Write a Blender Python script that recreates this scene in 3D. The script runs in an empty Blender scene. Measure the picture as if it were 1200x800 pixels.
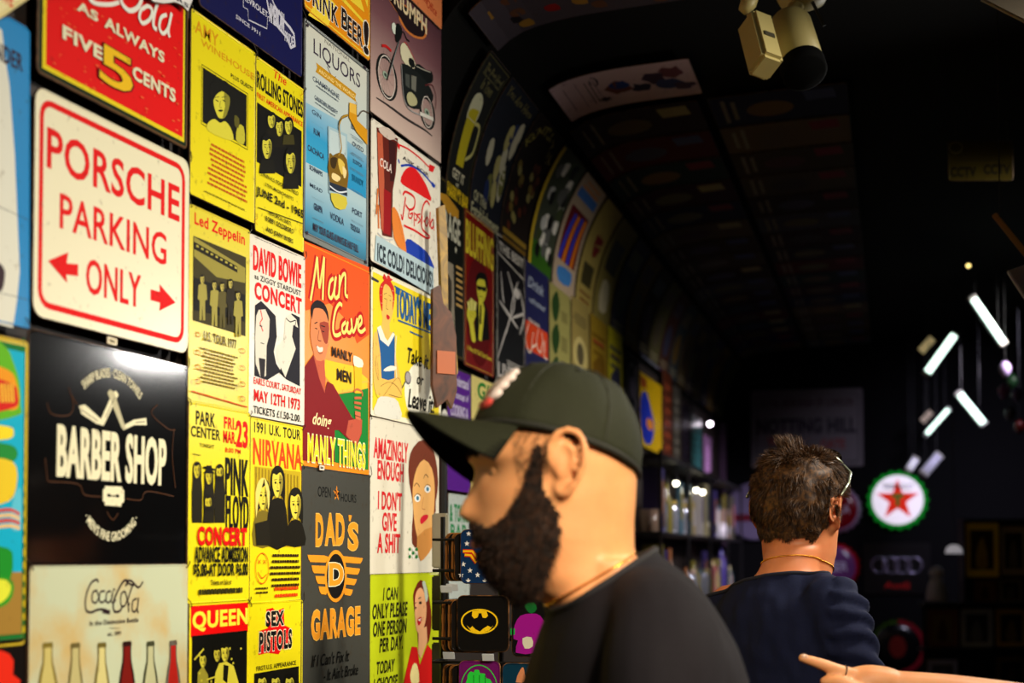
import bpy, bmesh, math, random
import numpy as np
from mathutils import Vector, Matrix, noise as mnoise
from mathutils.geometry import tessellate_polygon

random.seed(11)
SC = bpy.context.scene
COL = SC.collection

# ------------------------------------------------------------------ camera
F = 1667.0                       # 50 mm lens on a 36 mm frame, in pixels of the 1200 px frame
YAW, PITCH, SHIFT = math.atan(534 / F), math.radians(2.0), 192.0
EYE = Vector((0, 0, 1.6))
FWD = Vector((-math.sin(YAW) * math.cos(PITCH), math.cos(YAW) * math.cos(PITCH), math.sin(PITCH)))
RGT = Vector((math.cos(YAW), math.sin(YAW), 0))
UPV = RGT.cross(FWD)
cd = bpy.data.cameras.new('camera'); cam = bpy.data.objects.new('camera', cd); COL.objects.link(cam)
cd.lens = 50; cd.sensor_width = 36; cd.shift_y = SHIFT / 1200
cd.clip_start = 0.02; cd.clip_end = 100
cam.matrix_world = Matrix(((RGT.x, UPV.x, -FWD.x, EYE.x), (RGT.y, UPV.y, -FWD.y, EYE.y), (RGT.z, UPV.z, -FWD.z, EYE.z), (0, 0, 0, 1)))
cd.dof.use_dof = True; cd.dof.focus_distance = 2.65; cd.dof.aperture_fstop = 3.1; cd.dof.aperture_blades = 0
SC.camera = cam

def ray(x, y): return RGT * (x - 600) + UPV * (400 - y + SHIFT) + FWD * F
def P3(x, y, Z): return EYE + ray(x, y) * (Z / F)          # a point Z metres in front of the lens

# ------------------------------------------------------------------ world and light
W = bpy.data.worlds.new('world'); SC.world = W; W.use_nodes = True
W.node_tree.nodes['Background'].inputs[0].default_value = (0.5, 0.45, 0.5, 1)
W.node_tree.nodes['Background'].inputs[1].default_value = 0.004
SC.view_settings.view_transform = 'Standard'; SC.view_settings.look = 'None'
SC.view_settings.exposure = 0.0; SC.view_settings.gamma = 1.0; SC.view_settings.use_curve_mapping = False

def area(name, loc, target, power, size, color, spread=160, sy=None):
    l = bpy.data.lights.new(name, 'AREA'); l.energy = power; l.size = size; l.color = color
    if sy: l.shape = 'RECTANGLE'; l.size_y = sy
    l.spread = math.radians(spread)
    o = bpy.data.objects.new(name, l); COL.objects.link(o); o.location = loc
    o.rotation_euler = (Vector(target) - Vector(loc)).to_track_quat('-Z', 'Y').to_euler()
    return o
area('ceiling_or_fill_lamp', (0.75, 2.95, 2.78), (-1.15, 2.3, 1.5), 12.5, 0.35, (1.0, 0.93, 0.80), 90)
area('ceiling_or_fill_lamp', (0.95, 0.75, 2.80), (-1.0, 1.5, 1.6), 8.5, 0.35, (1.0, 0.90, 0.74), 100)
area('side_lamp', (0.60, 4.70, 2.37), (-1.15, 2.0, 1.75), 4.0, 0.26, (1.0, 0.97, 0.92), 85, 0.12)
area('ceiling_or_fill_lamp', (0.60, 4.6, 2.72), (-1.3, 4.6, 1.5), 8, 0.30, (1.0, 0.93, 0.78), 72)
area('ceiling_or_fill_lamp', (0.45, 6.3, 2.70), (-1.4, 6.9, 1.5), 7, 0.30, (0.95, 0.88, 0.9), 66)
area('ceiling_or_fill_lamp', (0.0, 8.0, 2.70), (-1.4, 8.6, 1.5), 6, 0.30, (0.9, 0.82, 1.0), 62)
area('ceiling_or_fill_lamp', (0.35, 7.6, 2.75), (0.1, 9.4, 1.6), 3.2, 0.30, (0.8, 0.75, 1.0), 80)
area('ceiling_or_fill_lamp', (0.95, -0.1, 2.75), (-0.5, 1.75, 1.55), 5, 0.25, (1.0, 0.84, 0.62), 42)  # unseen fill light added to brighten the capped man's neck

# ------------------------------------------------------------------ materials
def lin(c):
    c = c / 255.0
    return c / 12.92 if c <= 0.04045 else ((c + 0.055) / 1.055) ** 2.4
def rgb(c): return (lin(c[0]), lin(c[1]), lin(c[2]), 1)
_M = {}
def mat(c, rough=0.42, metal=0.0, spec=0.5, wear=0.0, kind='', emit=0, coat=0.0):
    """plain or worn surface of one colour"""
    key = (tuple(c), rough, metal, spec, wear, kind, emit, coat)
    if key in _M: return _M[key]
    m = bpy.data.materials.new('surface'); m.use_nodes = True
    nt = m.node_tree; N = nt.nodes; Lk = nt.links; b = N['Principled BSDF']
    b.inputs['Base Color'].default_value = rgb(c); b.inputs['Roughness'].default_value = rough
    b.inputs['Metallic'].default_value = metal; b.inputs['Specular IOR Level'].default_value = spec
    b.inputs['Coat Weight'].default_value = coat; b.inputs['Coat Roughness'].default_value = 0.15
    if emit:
        b.inputs['Emission Color'].default_value = rgb(c); b.inputs['Emission Strength'].default_value = emit
    if wear or kind:
        tc = N.new('ShaderNodeTexCoord'); nz = N.new('ShaderNodeTexNoise'); rp = N.new('ShaderNodeValToRGB'); mx = N.new('ShaderNodeMix')
        mx.data_type = 'RGBA'
        Lk.new(tc.outputs['Object'], nz.inputs['Vector']); Lk.new(nz.outputs['Fac'], rp.inputs['Fac'])
        Lk.new(rp.outputs['Color'], mx.inputs['Factor']); Lk.new(mx.outputs['Result'], b.inputs['Base Color'])
        mx.inputs['A'].default_value = rgb(c)
        if kind == 'stain':                        # yellowed enamel with pale blotches
            nz.inputs['Scale'].default_value = 9; nz.inputs['Detail'].default_value = 6
            rp.color_ramp.elements[0].position = 0.45; rp.color_ramp.elements[1].position = 0.75
            mx.inputs['B'].default_value = rgb((206, 160, 62))
        elif kind == 'wood':
            nz.inputs['Scale'].default_value = 14; nz.inputs['Distortion'].default_value = 2; nz.inputs['Detail'].default_value = 8
            rp.color_ramp.elements[0].position = 0.35; rp.color_ramp.elements[1].position = 0.7
            mx.inputs['B'].default_value = rgb(tuple(v * 0.5 for v in c))
        elif kind == 'cloth':
            nz.inputs['Scale'].default_value = 260; nz.inputs['Detail'].default_value = 3
            mx.inputs['B'].default_value = rgb(tuple(v * 0.72 for v in c))
            bp = N.new('ShaderNodeBump'); bp.inputs['Strength'].default_value = 0.25; bp.inputs['Distance'].default_value = 0.001
            Lk.new(nz.outputs['Fac'], bp.inputs['Height']); Lk.new(bp.outputs['Normal'], b.inputs['Normal'])
        elif kind == 'rust':
            nz.inputs['Scale'].default_value = 60; nz.inputs['Detail'].default_value = 8
            rp.color_ramp.elements[0].position = 0.4; rp.color_ramp.elements[1].position = 0.62
            mx.inputs['B'].default_value = rgb((38, 20, 10))
        else:                                      # small scuffs down to rusty metal, thin tonal drift
            nz.inputs['Scale'].default_value = 55; nz.inputs['Detail'].default_value = 9; nz.inputs['Roughness'].default_value = 0.65
            rp.color_ramp.elements[0].position = 0.66 - wear * 0.12; rp.color_ramp.elements[1].position = 0.74 - wear * 0.05
            mx.inputs['B'].default_value = rgb(tuple(v * 0.55 + w * 0.25 for v, w in zip(c, (110, 70, 30))))
    _M[key] = m
    return m
def gradient(stops, axis=1, lo=-0.2, hi=0.2, rough=0.25):
    """printed vertical colour blend of a sign, fixed to the sign"""
    m = bpy.data.materials.new('printed_blend'); m.use_nodes = True
    nt = m.node_tree; N = nt.nodes; b = N['Principled BSDF']; b.inputs['Roughness'].default_value = rough
    tc = N.new('ShaderNodeTexCoord'); sp = N.new('ShaderNodeSeparateXYZ'); mr = N.new('ShaderNodeMapRange'); rp = N.new('ShaderNodeValToRGB')
    nt.links.new(tc.outputs['Object'], sp.inputs[0]); nt.links.new(sp.outputs[axis], mr.inputs[0])
    mr.inputs[1].default_value = lo; mr.inputs[2].default_value = hi
    nt.links.new(mr.outputs[0], rp.inputs[0]); nt.links.new(rp.outputs[0], b.inputs['Base Color'])
    e = rp.color_ramp.elements
    while len(e) < len(stops): e.new(0.5)
    for k, (p, c) in enumerate(stops): e[k].position = p; e[k].color = rgb(c)
    return m

# ------------------------------------------------------------------ object helpers
def props(o, label=None, cat=None, group=None, kind=None):
    if label: o['label'] = label
    if cat: o['category'] = cat
    if group: o['group'] = group
    if kind: o['kind'] = kind
    return o
def mesh_obj(name, V, Fc, mats, parent=None, mi=None, smooth=False):
    me = bpy.data.meshes.new(name); me.from_pydata([tuple(v) for v in V], [], [tuple(f) for f in Fc])
    if not isinstance(mats, (list, tuple)): mats = [mats]
    for m in mats: me.materials.append(m)
    if mi is not None: me.polygons.foreach_set('material_index', np.array(mi, dtype=np.int32))
    if smooth: me.polygons.foreach_set('use_smooth', np.ones(len(me.polygons), dtype=bool))
    me.update()
    o = bpy.data.objects.new(name, me); COL.objects.link(o)
    if parent: o.parent = parent
    return o
def bm_obj(name, bm, m, parent=None, smooth=False, M=None):
    me = bpy.data.meshes.new(name)
    bmesh.ops.recalc_face_normals(bm, faces=bm.faces); bm.to_mesh(me); bm.free()
    for x in (m if isinstance(m, (list, tuple)) else [m]): me.materials.append(x)
    if smooth: me.polygons.foreach_set('use_smooth', np.ones(len(me.polygons), dtype=bool))
    o = bpy.data.objects.new(name, me); COL.objects.link(o)
    if M is not None: o.matrix_world = M
    if parent: o.parent = parent
    return o
def empty(name, M): 
    o = bpy.data.objects.new(name, None); COL.objects.link(o); o.empty_display_size = 0.05
    o.matrix_world = M if isinstance(M, Matrix) else Matrix.Translation(M)
    return o
def bm_box(bm, c, s, R=None, bev=0.0):
    r = bmesh.ops.create_cube(bm, size=1.0)
    T = Matrix.Translation(Vector(c)) @ (R.to_4x4() if R else Matrix.Identity(4)) @ Matrix.Diagonal((s[0], s[1], s[2], 1))
    bmesh.ops.transform(bm, matrix=T, verts=r['verts'])
    if bev:
        ed = list({e for v in r['verts'] for e in v.link_edges})
        bmesh.ops.bevel(bm, geom=ed, offset=bev, segments=2, affect='EDGES', clamp_overlap=True)
def bm_tube(bm, pts, rad, n=8, cap=True):
    """round bar through pts; rad is a number or one number per point"""
    pts = [Vector(p) for p in pts]; rads = rad if isinstance(rad, (list, tuple)) else [rad] * len(pts)
    rings = []; prev = None
    for i, p in enumerate(pts):
        d = (pts[min(i + 1, len(pts) - 1)] - pts[max(i - 1, 0)])
        if d.length < 1e-9: d = Vector((0, 0, 1))
        d.normalize()
        a = Vector((0, 0, 1)) if abs(d.z) < 0.9 else Vector((1, 0, 0))
        if prev is not None: a = prev
        x = (a - d * a.dot(d))
        if x.length < 1e-6: x = d.orthogonal()
        x.normalize(); y = d.cross(x); prev = x
        rings.append([bm.verts.new(p + (x * math.cos(t) + y * math.sin(t)) * rads[i]) for t in [2 * math.pi * k / n for k in range(n)]])
    for a, b in zip(rings[:-1], rings[1:]):
        for k in range(n): bm.faces.new((a[k], a[(k + 1) % n], b[(k + 1) % n], b[k]))
    if cap:
        bm.faces.new(rings[0][::-1]); bm.faces.new(rings[-1])
def bm_lathe(bm, prof, n=24, M=None, cap=True):
    """prof: (radius, z) pairs"""
    rings = [[bm.verts.new(((M @ Vector((r * math.cos(t), r * math.sin(t), z))) if M else Vector((r * math.cos(t), r * math.sin(t), z)))) for t in [2 * math.pi * k / n for k in range(n)]] for r, z in prof]
    for a, b in zip(rings[:-1], rings[1:]):
        for k in range(n): bm.faces.new((a[k], a[(k + 1) % n], b[(k + 1) % n], b[k]))
    if cap: bm.faces.new(rings[0][::-1]); bm.faces.new(rings[-1])
def smooth_pts(pts, sub=5, closed=False):
    """Catmull-Rom through the points"""
    P = [np.array(p, float) for p in pts]; n = len(P); out = []
    if n < 3: return [tuple(p) for p in P]
    for i in range(n if closed else n - 1):
        g = (lambda k: P[k % n]) if closed else (lambda k: P[max(0, min(n - 1, k))])
        a, b, c, d = g(i - 1), g(i), g(i + 1), g(i + 2)
        for k in range(sub):
            t = k / sub
            out.append(tuple(0.5 * ((2 * b) + (c - a) * t + (2 * a - 5 * b + 4 * c - d) * t * t + (3 * b - a - 3 * c + d) * t ** 3)))
    if not closed: out.append(tuple(P[-1]))
    return out

# ------------------------------------------------------------------ lettering (the built-in typeface)
_T = {}
def glyphs(s, bold, shear, space):
    key = (s, bold, shear, space)
    if key in _T: return _T[key]
    def make(off):
        cu = bpy.data.curves.new('t', 'FONT'); cu.body = s; cu.offset = off; cu.shear = shear; cu.space_character = space
        cu.resolution_u = 3; cu.fill_mode = 'FRONT'
        o = bpy.data.objects.new('t', cu); me = o.to_mesh()
        V = np.array([v.co[:2] for v in me.vertices]); me.calc_loop_triangles()
        T = [tuple(t.vertices) for t in me.loop_triangles]
        o.to_mesh_clear(); bpy.data.objects.remove(o); bpy.data.curves.remove(cu)
        return V, T
    V, T = make(bold)
    B = V if not bold else make(0)[0]
    if len(B) == 0: B = np.array([[0, 0], [1, 1]])
    lo, hi = B.min(0), B.max(0)
    _T[key] = ((V - lo) / np.maximum(hi - lo, 1e-6), T, (hi - lo))
    return _T[key]

# ------------------------------------------------------------------ planes that carry signs
class Plane:
    def __init__(s, O, X, N): s.O, s.X, s.N = Vector(O), Vector(X).normalized(), Vector(N).normalized()
    def hit(s, p, off=0.0):
        d = ray(*p); O = s.O + s.N * off
        return EYE + d * ((O - EYE).dot(s.N) / d.dot(s.N))
A2 = math.atan(534 / F) - math.atan(445 / F)
WALL1 = Plane((-1.151, 0, 0), (0, 1, 0), (1, 0, 0))
TX = Vector((math.cos(A2), math.sin(A2), 0)); TY = Vector((-math.sin(A2), math.cos(A2), 0))     # across and along the tunnel
WALL2 = Plane(TX * -1.075, TY, TX)
END = Plane(TY * 9.42, TX, -TY)

class Sign:
    """a printed tin sheet: panel mesh at top level, its printing as children"""
    def __init__(s, name, label, cat, plane, TL, BR, color, group=None, thick=0.003, off=0.009, rad=0.008,
                 outline=None, rim=(92, 62, 34), tilt=(0, 0), wear=0.5, rough=0.3, spec=0.12, uv=False, panelmat=None, ties=True, size=None, M=None):
        s.plane, s.off, s.uvmode, s.thick = plane, off, uv, thick
        up = Vector((0, 0, 1))
        if M is None:
            a, b = plane.hit(TL, off), plane.hit(BR, off); c = (a + b) / 2
            s.w = (b - a).dot(plane.X); s.h = (a - b).dot(up); X, N = plane.X, plane.N
        else: s.w, s.h = size
        s.M = M if M is not None else Matrix(((X.x, up.x, N.x, c.x), (X.y, up.y, N.y, c.y), (X.z, up.z, N.z, c.z), (0, 0, 0, 1)))
        s.Mi = s.M.inverted()
        w2, h2 = s.w / 2, s.h / 2
        if outline: pts = [s.P(p) for p in outline]
        else:
            pts = []; r = min(rad, w2 * 0.9)
            for cx, cy, a0 in ((w2 - r, h2 - r, 0), (-w2 + r, h2 - r, 90), (-w2 + r, -h2 + r, 180), (w2 - r, -h2 + r, 270)):
                for k in range(5):
                    t = math.radians(a0 + k * 22.5); pts.append((cx + r * math.cos(t), cy + r * math.sin(t)))
        area2 = sum(pts[i][0] * pts[(i + 1) % len(pts)][1] - pts[(i + 1) % len(pts)][0] * pts[i][1] for i in range(len(pts)))
        if area2 < 0: pts = pts[::-1]
        n = len(pts)
        cx = sum(p[0] for p in pts) / n; cy = sum(p[1] for p in pts) / n
        def inset(d):
            out = []
            for i in range(n):
                p0, p1, p2 = np.array(pts[i - 1]), np.array(pts[i]), np.array(pts[(i + 1) % n])
                e1, e2 = p1 - p0, p2 - p1
                e1 = e1 / (np.linalg.norm(e1) + 1e-9); e2 = e2 / (np.linalg.norm(e2) + 1e-9)
                nn = np.array((-e1[1] - e2[1], e1[0] + e2[0])); nn = nn / (np.linalg.norm(nn) + 1e-9)
                out.append(tuple(p1 + nn * d))
            return out
        V = []; Fc = []; mi = []
        for ring, z in ((pts, 0), (pts, thick * 0.7), (inset(0.0012), thick), (inset(0.0026), thick), (inset(0.004), thick * 0.8)):
            V += [(p[0], p[1], z) for p in ring]
        for r_ in range(4):
            for k in range(n):
                Fc.append((r_ * n + k, r_ * n + (k + 1) % n, (r_ + 1) * n + (k + 1) % n, (r_ + 1) * n + k)); mi.append(1 if r_ < 2 else 0)
        Fc.append(tuple(range(4 * n, 5 * n))); mi.append(0)
        Fc.append(tuple(range(n - 1, -1, -1))); mi.append(1)
        pm = panelmat or mat(color, rough=rough, spec=spec, wear=wear, coat=0.0)
        s.o = mesh_obj(name, V, Fc, [pm, mat(rim, 0.6, 0.3, kind='rust')], None, mi)
        tl = Matrix.Rotation(math.radians(tilt[0]), 4, 'X') @ Matrix.Rotation(math.radians(tilt[1]), 4, 'Y')
        s.o.matrix_world = s.M @ tl
        props(s.o, label, cat, group)
        s.z = thick * 0.8 + 0.0002; s.L = {}
        if ties and not outline:
            for sx, sy in ((-1, 1), (1, 1)):
                if random.random() < 0.25: continue
                bm = bmesh.new(); x, y = sx * (w2 - 0.006), sy * (h2 - 0.006)
                bm_tube(bm, [(x, y, thick * 0.5), (x, y, thick + 0.002), (x + sx * 0.006, y + 0.007, thick + 0.003), (x + sx * 0.012, y + 0.016 * random.uniform(.6, 1.4), thick * 0.5)], 0.0007, 5)
                bm_obj('wire_tie', bm, mat((60, 54, 44), 0.4, 0.6), s.o)
    def P(s, p):
        if s.uvmode: return ((p[0] - 0.5) * s.w, (0.5 - p[1]) * s.h)
        q = s.Mi @ s.plane.hit(p, s.off); return (q.x, q.y)
    def _add(s, name, V2, Fc, c):
        m = c if isinstance(c, bpy.types.Material) else mat(c, rough=0.5, spec=0.05, wear=0.35)
        L = s.L.setdefault(name, dict(V=[], F=[], m=[], mi=[]))
        if m not in L['m']: L['m'].append(m)
        k = L['m'].index(m); b = len(L['V'])
        L['V'] += [(v[0], v[1], s.z) for v in V2]; L['F'] += [tuple(i + b for i in f) for f in Fc]; L['mi'] += [k] * len(Fc)
        s.z += 0.00003
    def poly(s, pts, c, name='picture', smooth=0, loc=False):
        if smooth: pts = smooth_pts(pts, smooth, True)
        V = list(pts) if loc else [s.P(p) for p in pts]
        T = tessellate_polygon([[Vector((v[0], v[1], 0)) for v in V]])
        s._add(name, V, T, c)
    def rect(s, TL, BR, c, name='picture'):
        a, b = s.P(TL), s.P(BR)
        s._add(name, [(a[0], b[1]), (b[0], b[1]), (b[0], a[1]), (a[0], a[1])], [(0, 1, 2, 3)], c)
    def ell(s, TL, BR, c, name='picture', n=20, ring=0.0, a0=0, a1=360):
        a, b = s.P(TL), s.P(BR); cx, cy = (a[0] + b[0]) / 2, (a[1] + b[1]) / 2; rx, ry = (b[0] - a[0]) / 2, (a[1] - b[1]) / 2
        A = [math.radians(a0 + (a1 - a0) * k / n) for k in range(n + 1)]
        o = [(cx + rx * math.cos(t), cy + ry * math.sin(t)) for t in A]
        if ring:
            i = [(cx + (rx - ring) * math.cos(t), cy + (ry - ring) * math.sin(t)) for t in A]
            s._add(name, o + i, [(k, k + 1, n + 2 + k, n + 1 + k) for k in range(n)], c)
        else: s._add(name, o[:-1] if a1 - a0 == 360 else o, [tuple(range(n if a1 - a0 == 360 else n + 1))], c)
    def frame(s, TL, BR, c, t=0.002, r=0.0, name='border'):
        a, b = s.P(TL), s.P(BR)
        def loop(d):
            out = []; rr = max(r - d, 0.0004)
            for cx, cy, a0 in ((b[0] - d - rr, a[1] - d - rr, 0), (a[0] + d + rr, a[1] - d - rr, 90), (a[0] + d + rr, b[1] + d + rr, 180), (b[0] - d - rr, b[1] + d + rr, 270)):
                for k in range(5):
                    q = math.radians(a0 + k * 22.5); out.append((cx + rr * math.cos(q), cy + rr * math.sin(q)))
            return out
        o, i = loop(0), loop(t); n = len(o)
        s._add(name, o + i, [(k, (k + 1) % n, n + (k + 1) % n, n + k) for k in range(n)], c)
    def stroke(s, pts, w, c, name='picture', sub=5, taper=False, loc=False):
        """ribbon; w in metres"""
        Q = smooth_pts([p if loc else s.P(p) for p in pts], sub) if sub else [p if loc else s.P(p) for p in pts]
        V = []; n = len(Q)
        for i, q in enumerate(Q):
            a, b = Q[max(0, i - 1)], Q[min(n - 1, i + 1)]; dx, dy = b[0] - a[0], b[1] - a[1]; L = math.hypot(dx, dy) or 1
            ww = w / 2 * (0.35 + 0.65 * math.sin(math.pi * (i + 0.5) / n) if taper else 1)
            V += [(q[0] - dy / L * ww, q[1] + dx / L * ww), (q[0] + dy / L * ww, q[1] - dx / L * ww)]
        s._add(name, V, [(2 * i, 2 * i + 1, 2 * i + 3, 2 * i + 2) for i in range(n - 1)], c)
    def text(s, t, TL, BR, c, bold=0.02, shear=0, space=1.0, name='lettering', out=None, ow=0.05, sh=None):
        if s.plane is WALL1 and TL[1] > 655:                                   # below eye level the rows climb to the right
            d = (TL[1] - 650) / (1134 - TL[0]) * (BR[0] - TL[0]); TL, BR = (TL[0], TL[1] + d), (BR[0], BR[1] - d)
        a, b = s.P(TL), s.P(BR)
        if not s.uvmode:                                                         # keep the smallest rows readable
            pz = (s.plane.hit(TL) - EYE).dot(FWD) / F
            if a[1] - b[1] < 4.4 * pz: b = (b[0], a[1] - 4.4 * pz)
        nw, nh = glyphs(t, 0, shear, space)[2]
        q = ((b[0] - a[0]) / max(a[1] - b[1], 1e-4)) / max(nw / max(nh, 1e-4), 1e-4)          # below 1: condensed, so the stems need more weight
        bold = round(bold * 0.62 + 0.005, 3); ow *= 0.66; ex = 0.06 * max(0.0, 1 - q) * (a[1] - b[1]); space = round(1.0 + 2.2 * max(bold, ow if out else 0), 2); s.nt = getattr(s, 'nt', 0) + 1; name = name + '#%d' % s.nt
        if sh:  # drop shadow
            V, T, _ = glyphs(t, bold, shear, space)
            s._add(name, [(a[0] + v[0] * (b[0] - a[0]) + 0.001, b[1] + v[1] * (a[1] - b[1]) - 0.001) for v in V], T, sh)
        if out:
            V, T, _ = glyphs(t, ow, shear, space)
            s._add(name, [(a[0] + v[0] * (b[0] - a[0]), b[1] + v[1] * (a[1] - b[1])) for v in V], T, out)
        V, T, _ = glyphs(t, bold, shear, space)
        for sh_ in ((-ex / 2, 0, ex / 2) if ex > 1e-5 else (0,)):
            s._add(name, [(a[0] + v[0] * (b[0] - a[0]) + sh_, b[1] + v[1] * (a[1] - b[1])) for v in V], T, c)
    def arc(s, t, C, r, span, hgt, c, up=True, bold=0.02, name='lettering', space=1.0, mid=0.0):
        """text on an arc; r and hgt in metres, span in degrees"""
        cx, cy = s.P(C); V, T, _ = glyphs(t, bold, 0, space); out = []; s.nt = getattr(s, 'nt', 0) + 1; name = name + '#%d' % s.nt
        for v in V:
            A = math.radians((v[0] - 0.5) * span + mid); R = r + v[1] * hgt if up else r - v[1] * hgt
            out.append((cx + R * math.sin(A), cy + R * math.cos(A)) if up else (cx + R * math.sin(A), cy - R * math.cos(A)))
        s._add(name, out, T, c)
    def fine(s, TL, BR, rows, c, fill=0.45, name='fine_print', center=True):
        """rows of lettering too small to read: short dashes"""
        a, b = s.P(TL), s.P(BR); V = []; Fc = []; w = b[0] - a[0]; hh = (a[1] - b[1]) / rows
        for r in range(rows):
            L = w * random.uniform(0.72, 1.0); x = a[0] + ((w - L) / 2 if center else 0); e = x + L; y = a[1] - hh * (r + 0.5 - fill / 2)
            while x < e - 0.001:
                q = min(random.uniform(0.004, 0.012), e - x); k = len(V)
                V += [(x, y - hh * fill), (x + q, y - hh * fill), (x + q, y), (x, y)]; Fc.append((k, k + 1, k + 2, k + 3)); x += q + 0.0018
        s._add(name, V, Fc, c)
    def star(s, C, r, c, rin=0.4, n=5, name='star', sx=1.0, rot=90):
        cx, cy = s.P(C)
        V = [(cx + sx * (r if k % 2 == 0 else r * rin) * math.cos(math.radians(rot + k * 180 / n)), cy + (r if k % 2 == 0 else r * rin) * math.sin(math.radians(rot + k * 180 / n))) for k in range(2 * n)]
        s.poly(V, c, name, loc=True)
    def done(s, bend=None):
        for nm, L in s.L.items():
            q = mesh_obj(nm.split('#')[0], L['V'], L['F'], L['m'], s.o, L['mi'])
            if nm.split('#')[0] in ('fine_print', 'speckles', 'spokes', 'stripe'): q['kind'] = 'stuff'
        return s.o
def portrait(S, c, x, y, rx, ry, lt, dk, hair=1.0, hat=False, beard=False, turn=0.0):
    """small printed head: hair, face with a shaded side, features"""
    mid = tuple(int(a * .62 + b * .38) for a, b in zip(lt, dk))
    S.poly(c((x - rx * 1.3, y + ry * (.2 + hair * .7)), (x - rx * 1.35, y - ry * .3), (x - rx * .9, y - ry * 1.05), (x, y - ry * 1.3), (x + rx * .9, y - ry * 1.05), (x + rx * 1.35, y - ry * .3), (x + rx * 1.3, y + ry * (.2 + hair * .7)), (x + rx * .7, y + ry * .9), (x - rx * .7, y + ry * .9)), dk, 'photo', 3)
    S.poly(c((x - rx, y - ry * .2), (x - rx * .85, y - ry * .72), (x - rx * .2, y - ry * .62), (x + rx * .5, y - ry * .8), (x + rx * .95, y - ry * .3), (x + rx * .9, y + ry * .3), (x + rx * .45, y + ry * .9), (x, y + ry), (x - rx * .45, y + ry * .9), (x - rx * .9, y + ry * .3)), lt, 'photo', 3)
    S.poly(c((x + rx * .35, y - ry * .7), (x + rx * .95, y - ry * .3), (x + rx * .9, y + ry * .3), (x + rx * .45, y + ry * .9), (x + rx * .1, y + ry * .97), (x + rx * .4, y + ry * .3), (x + rx * .3, y - ry * .1)), mid, 'photo', 2)
    for d in (-.42, .42):
        S.ell(c((x + (d + turn) * rx - rx * .2, y - ry * .16))[0], c((x + (d + turn) * rx + rx * .2, y + ry * .04))[0], dk, 'photo', 8)
        S.stroke(c((x + (d + turn) * rx - rx * .28, y - ry * .26), (x + (d + turn) * rx + rx * .28, y - ry * .30)), .0009, dk, 'photo', 0)
    S.stroke(c((x + turn * rx, y - ry * .05), (x + (turn - .12) * rx, y + ry * .32), (x + (turn + .14) * rx, y + ry * .34)), .0008, dk, 'photo', 2)
    S.poly(c((x + (turn - .32) * rx, y + ry * .52), (x + turn * rx, y + ry * .47), (x + (turn + .32) * rx, y + ry * .52), (x + turn * rx, y + ry * .62)), dk, 'photo', 2)
    if hat: S.poly(c((x - rx * 1.9, y - ry * .55), (x - rx, y - ry * .8), (x - rx * .8, y - ry * 1.6), (x + rx * .8, y - ry * 1.6), (x + rx, y - ry * .8), (x + rx * 1.9, y - ry * .5), (x, y - ry * .45)), dk, 'photo')
    if beard: S.poly(c((x - rx * .9, y + ry * .25), (x - rx * .4, y + ry * .4), (x + rx * .4, y + ry * .4), (x + rx * .9, y + ry * .25), (x + rx * .5, y + ry * 1.1), (x - rx * .5, y + ry * 1.1)), dk, 'photo')
def crop(x0, y0, k): return lambda *p: [(x0 + a / k, y0 + b / k) for a, b in p]
# ------------------------------------------------------------------ the shop shell
def TP(w, y, z): return TX * w + TY * y + Vector((0, 0, z))     # tunnel coordinates: across, along, up
DARKW = mat((30, 22, 17), 0.7, kind='rust'); BLACKW = mat((14, 12, 12), 0.8); CEILM = mat((12, 11, 9), 0.95, spec=0.1)
def structure(name, V, Fc, m): return props(mesh_obj(name, V, Fc, m), kind='structure')
def slab(name, c, sx, sy, m, z0, z1, t=0.0):
    """upright box from tunnel corner points c0..c1 with thickness"""
    bm = bmesh.new(); p0, p1 = c; d = (p1 - p0).normalized(); nrm = Vector((d.y, -d.x, 0)) * t
    V = [p0, p1, p1 + nrm, p0 + nrm]
    lo = [bm.verts.new((v.x, v.y, z0)) for v in V]; hi = [bm.verts.new((v.x, v.y, z1)) for v in V]
    bm.faces.new(lo); bm.faces.new(hi)
    for k in range(4): bm.faces.new((lo[k], lo[(k + 1) % 4], hi[(k + 1) % 4], hi[k]))
    return props(bm_obj(name, bm, m), kind='structure')
YE = 3.075                                                     # where the near sign wall stops
slab('wall_left', (Vector((-1.163, -1.6, 0)), Vector((-1.163, YE, 0))), 0, 0, DARKW, 0.0, 3.35, -0.22)
slab('wall_left_far', (TP(-1.087, 3.09, 0), TP(-1.087, 9.43, 0)), 0, 0, DARKW, 0.0, 2.62, -0.15)
slab('wall_back', (TP(-1.087, 9.43, 0), TP(1.6, 9.43, 0)), 0, 0, mat((5, 4, 8), 0.8, spec=0.2), 0.0, 3.35, -0.15)
slab('wall_right', (TP(1.3, 9.43, 0), TP(1.3, -1.6, 0)), 0, 0, BLACKW, 0.0, 3.35, -0.15)
structure('floor', [(-1.6, -1.7, 0), (2.2, -1.7, 0), (2.2, 10.0, 0), (-1.9, 10.0, 0)], [(0, 1, 2, 3)], mat((38, 33, 29), 0.6, kind='cloth'))
structure('ceiling', [(-1.6, -1.7, 3.35), (-1.6, 3.1, 3.35), (2.2, 3.1, 3.35), (2.2, -1.7, 3.35)], [(0, 1, 2, 3)], CEILM)
VPROF = smooth_pts([(-1.075, 2.46), (-1.062, 2.60), (-1.015, 2.75), (-0.93, 2.875), (-0.80, 2.925), (-0.516, 2.945), (-0.1, 2.96), (0.35, 2.95), (0.8, 2.9), (1.12, 2.78), (1.26, 2.62), (1.3, 2.46)], 8)
VPN = [np.array(p) for p in VPROF]
VS = [0.0]
for a, b in zip(VPN[:-1], VPN[1:]): VS.append(VS[-1] + float(np.linalg.norm(b - a)))
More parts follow.
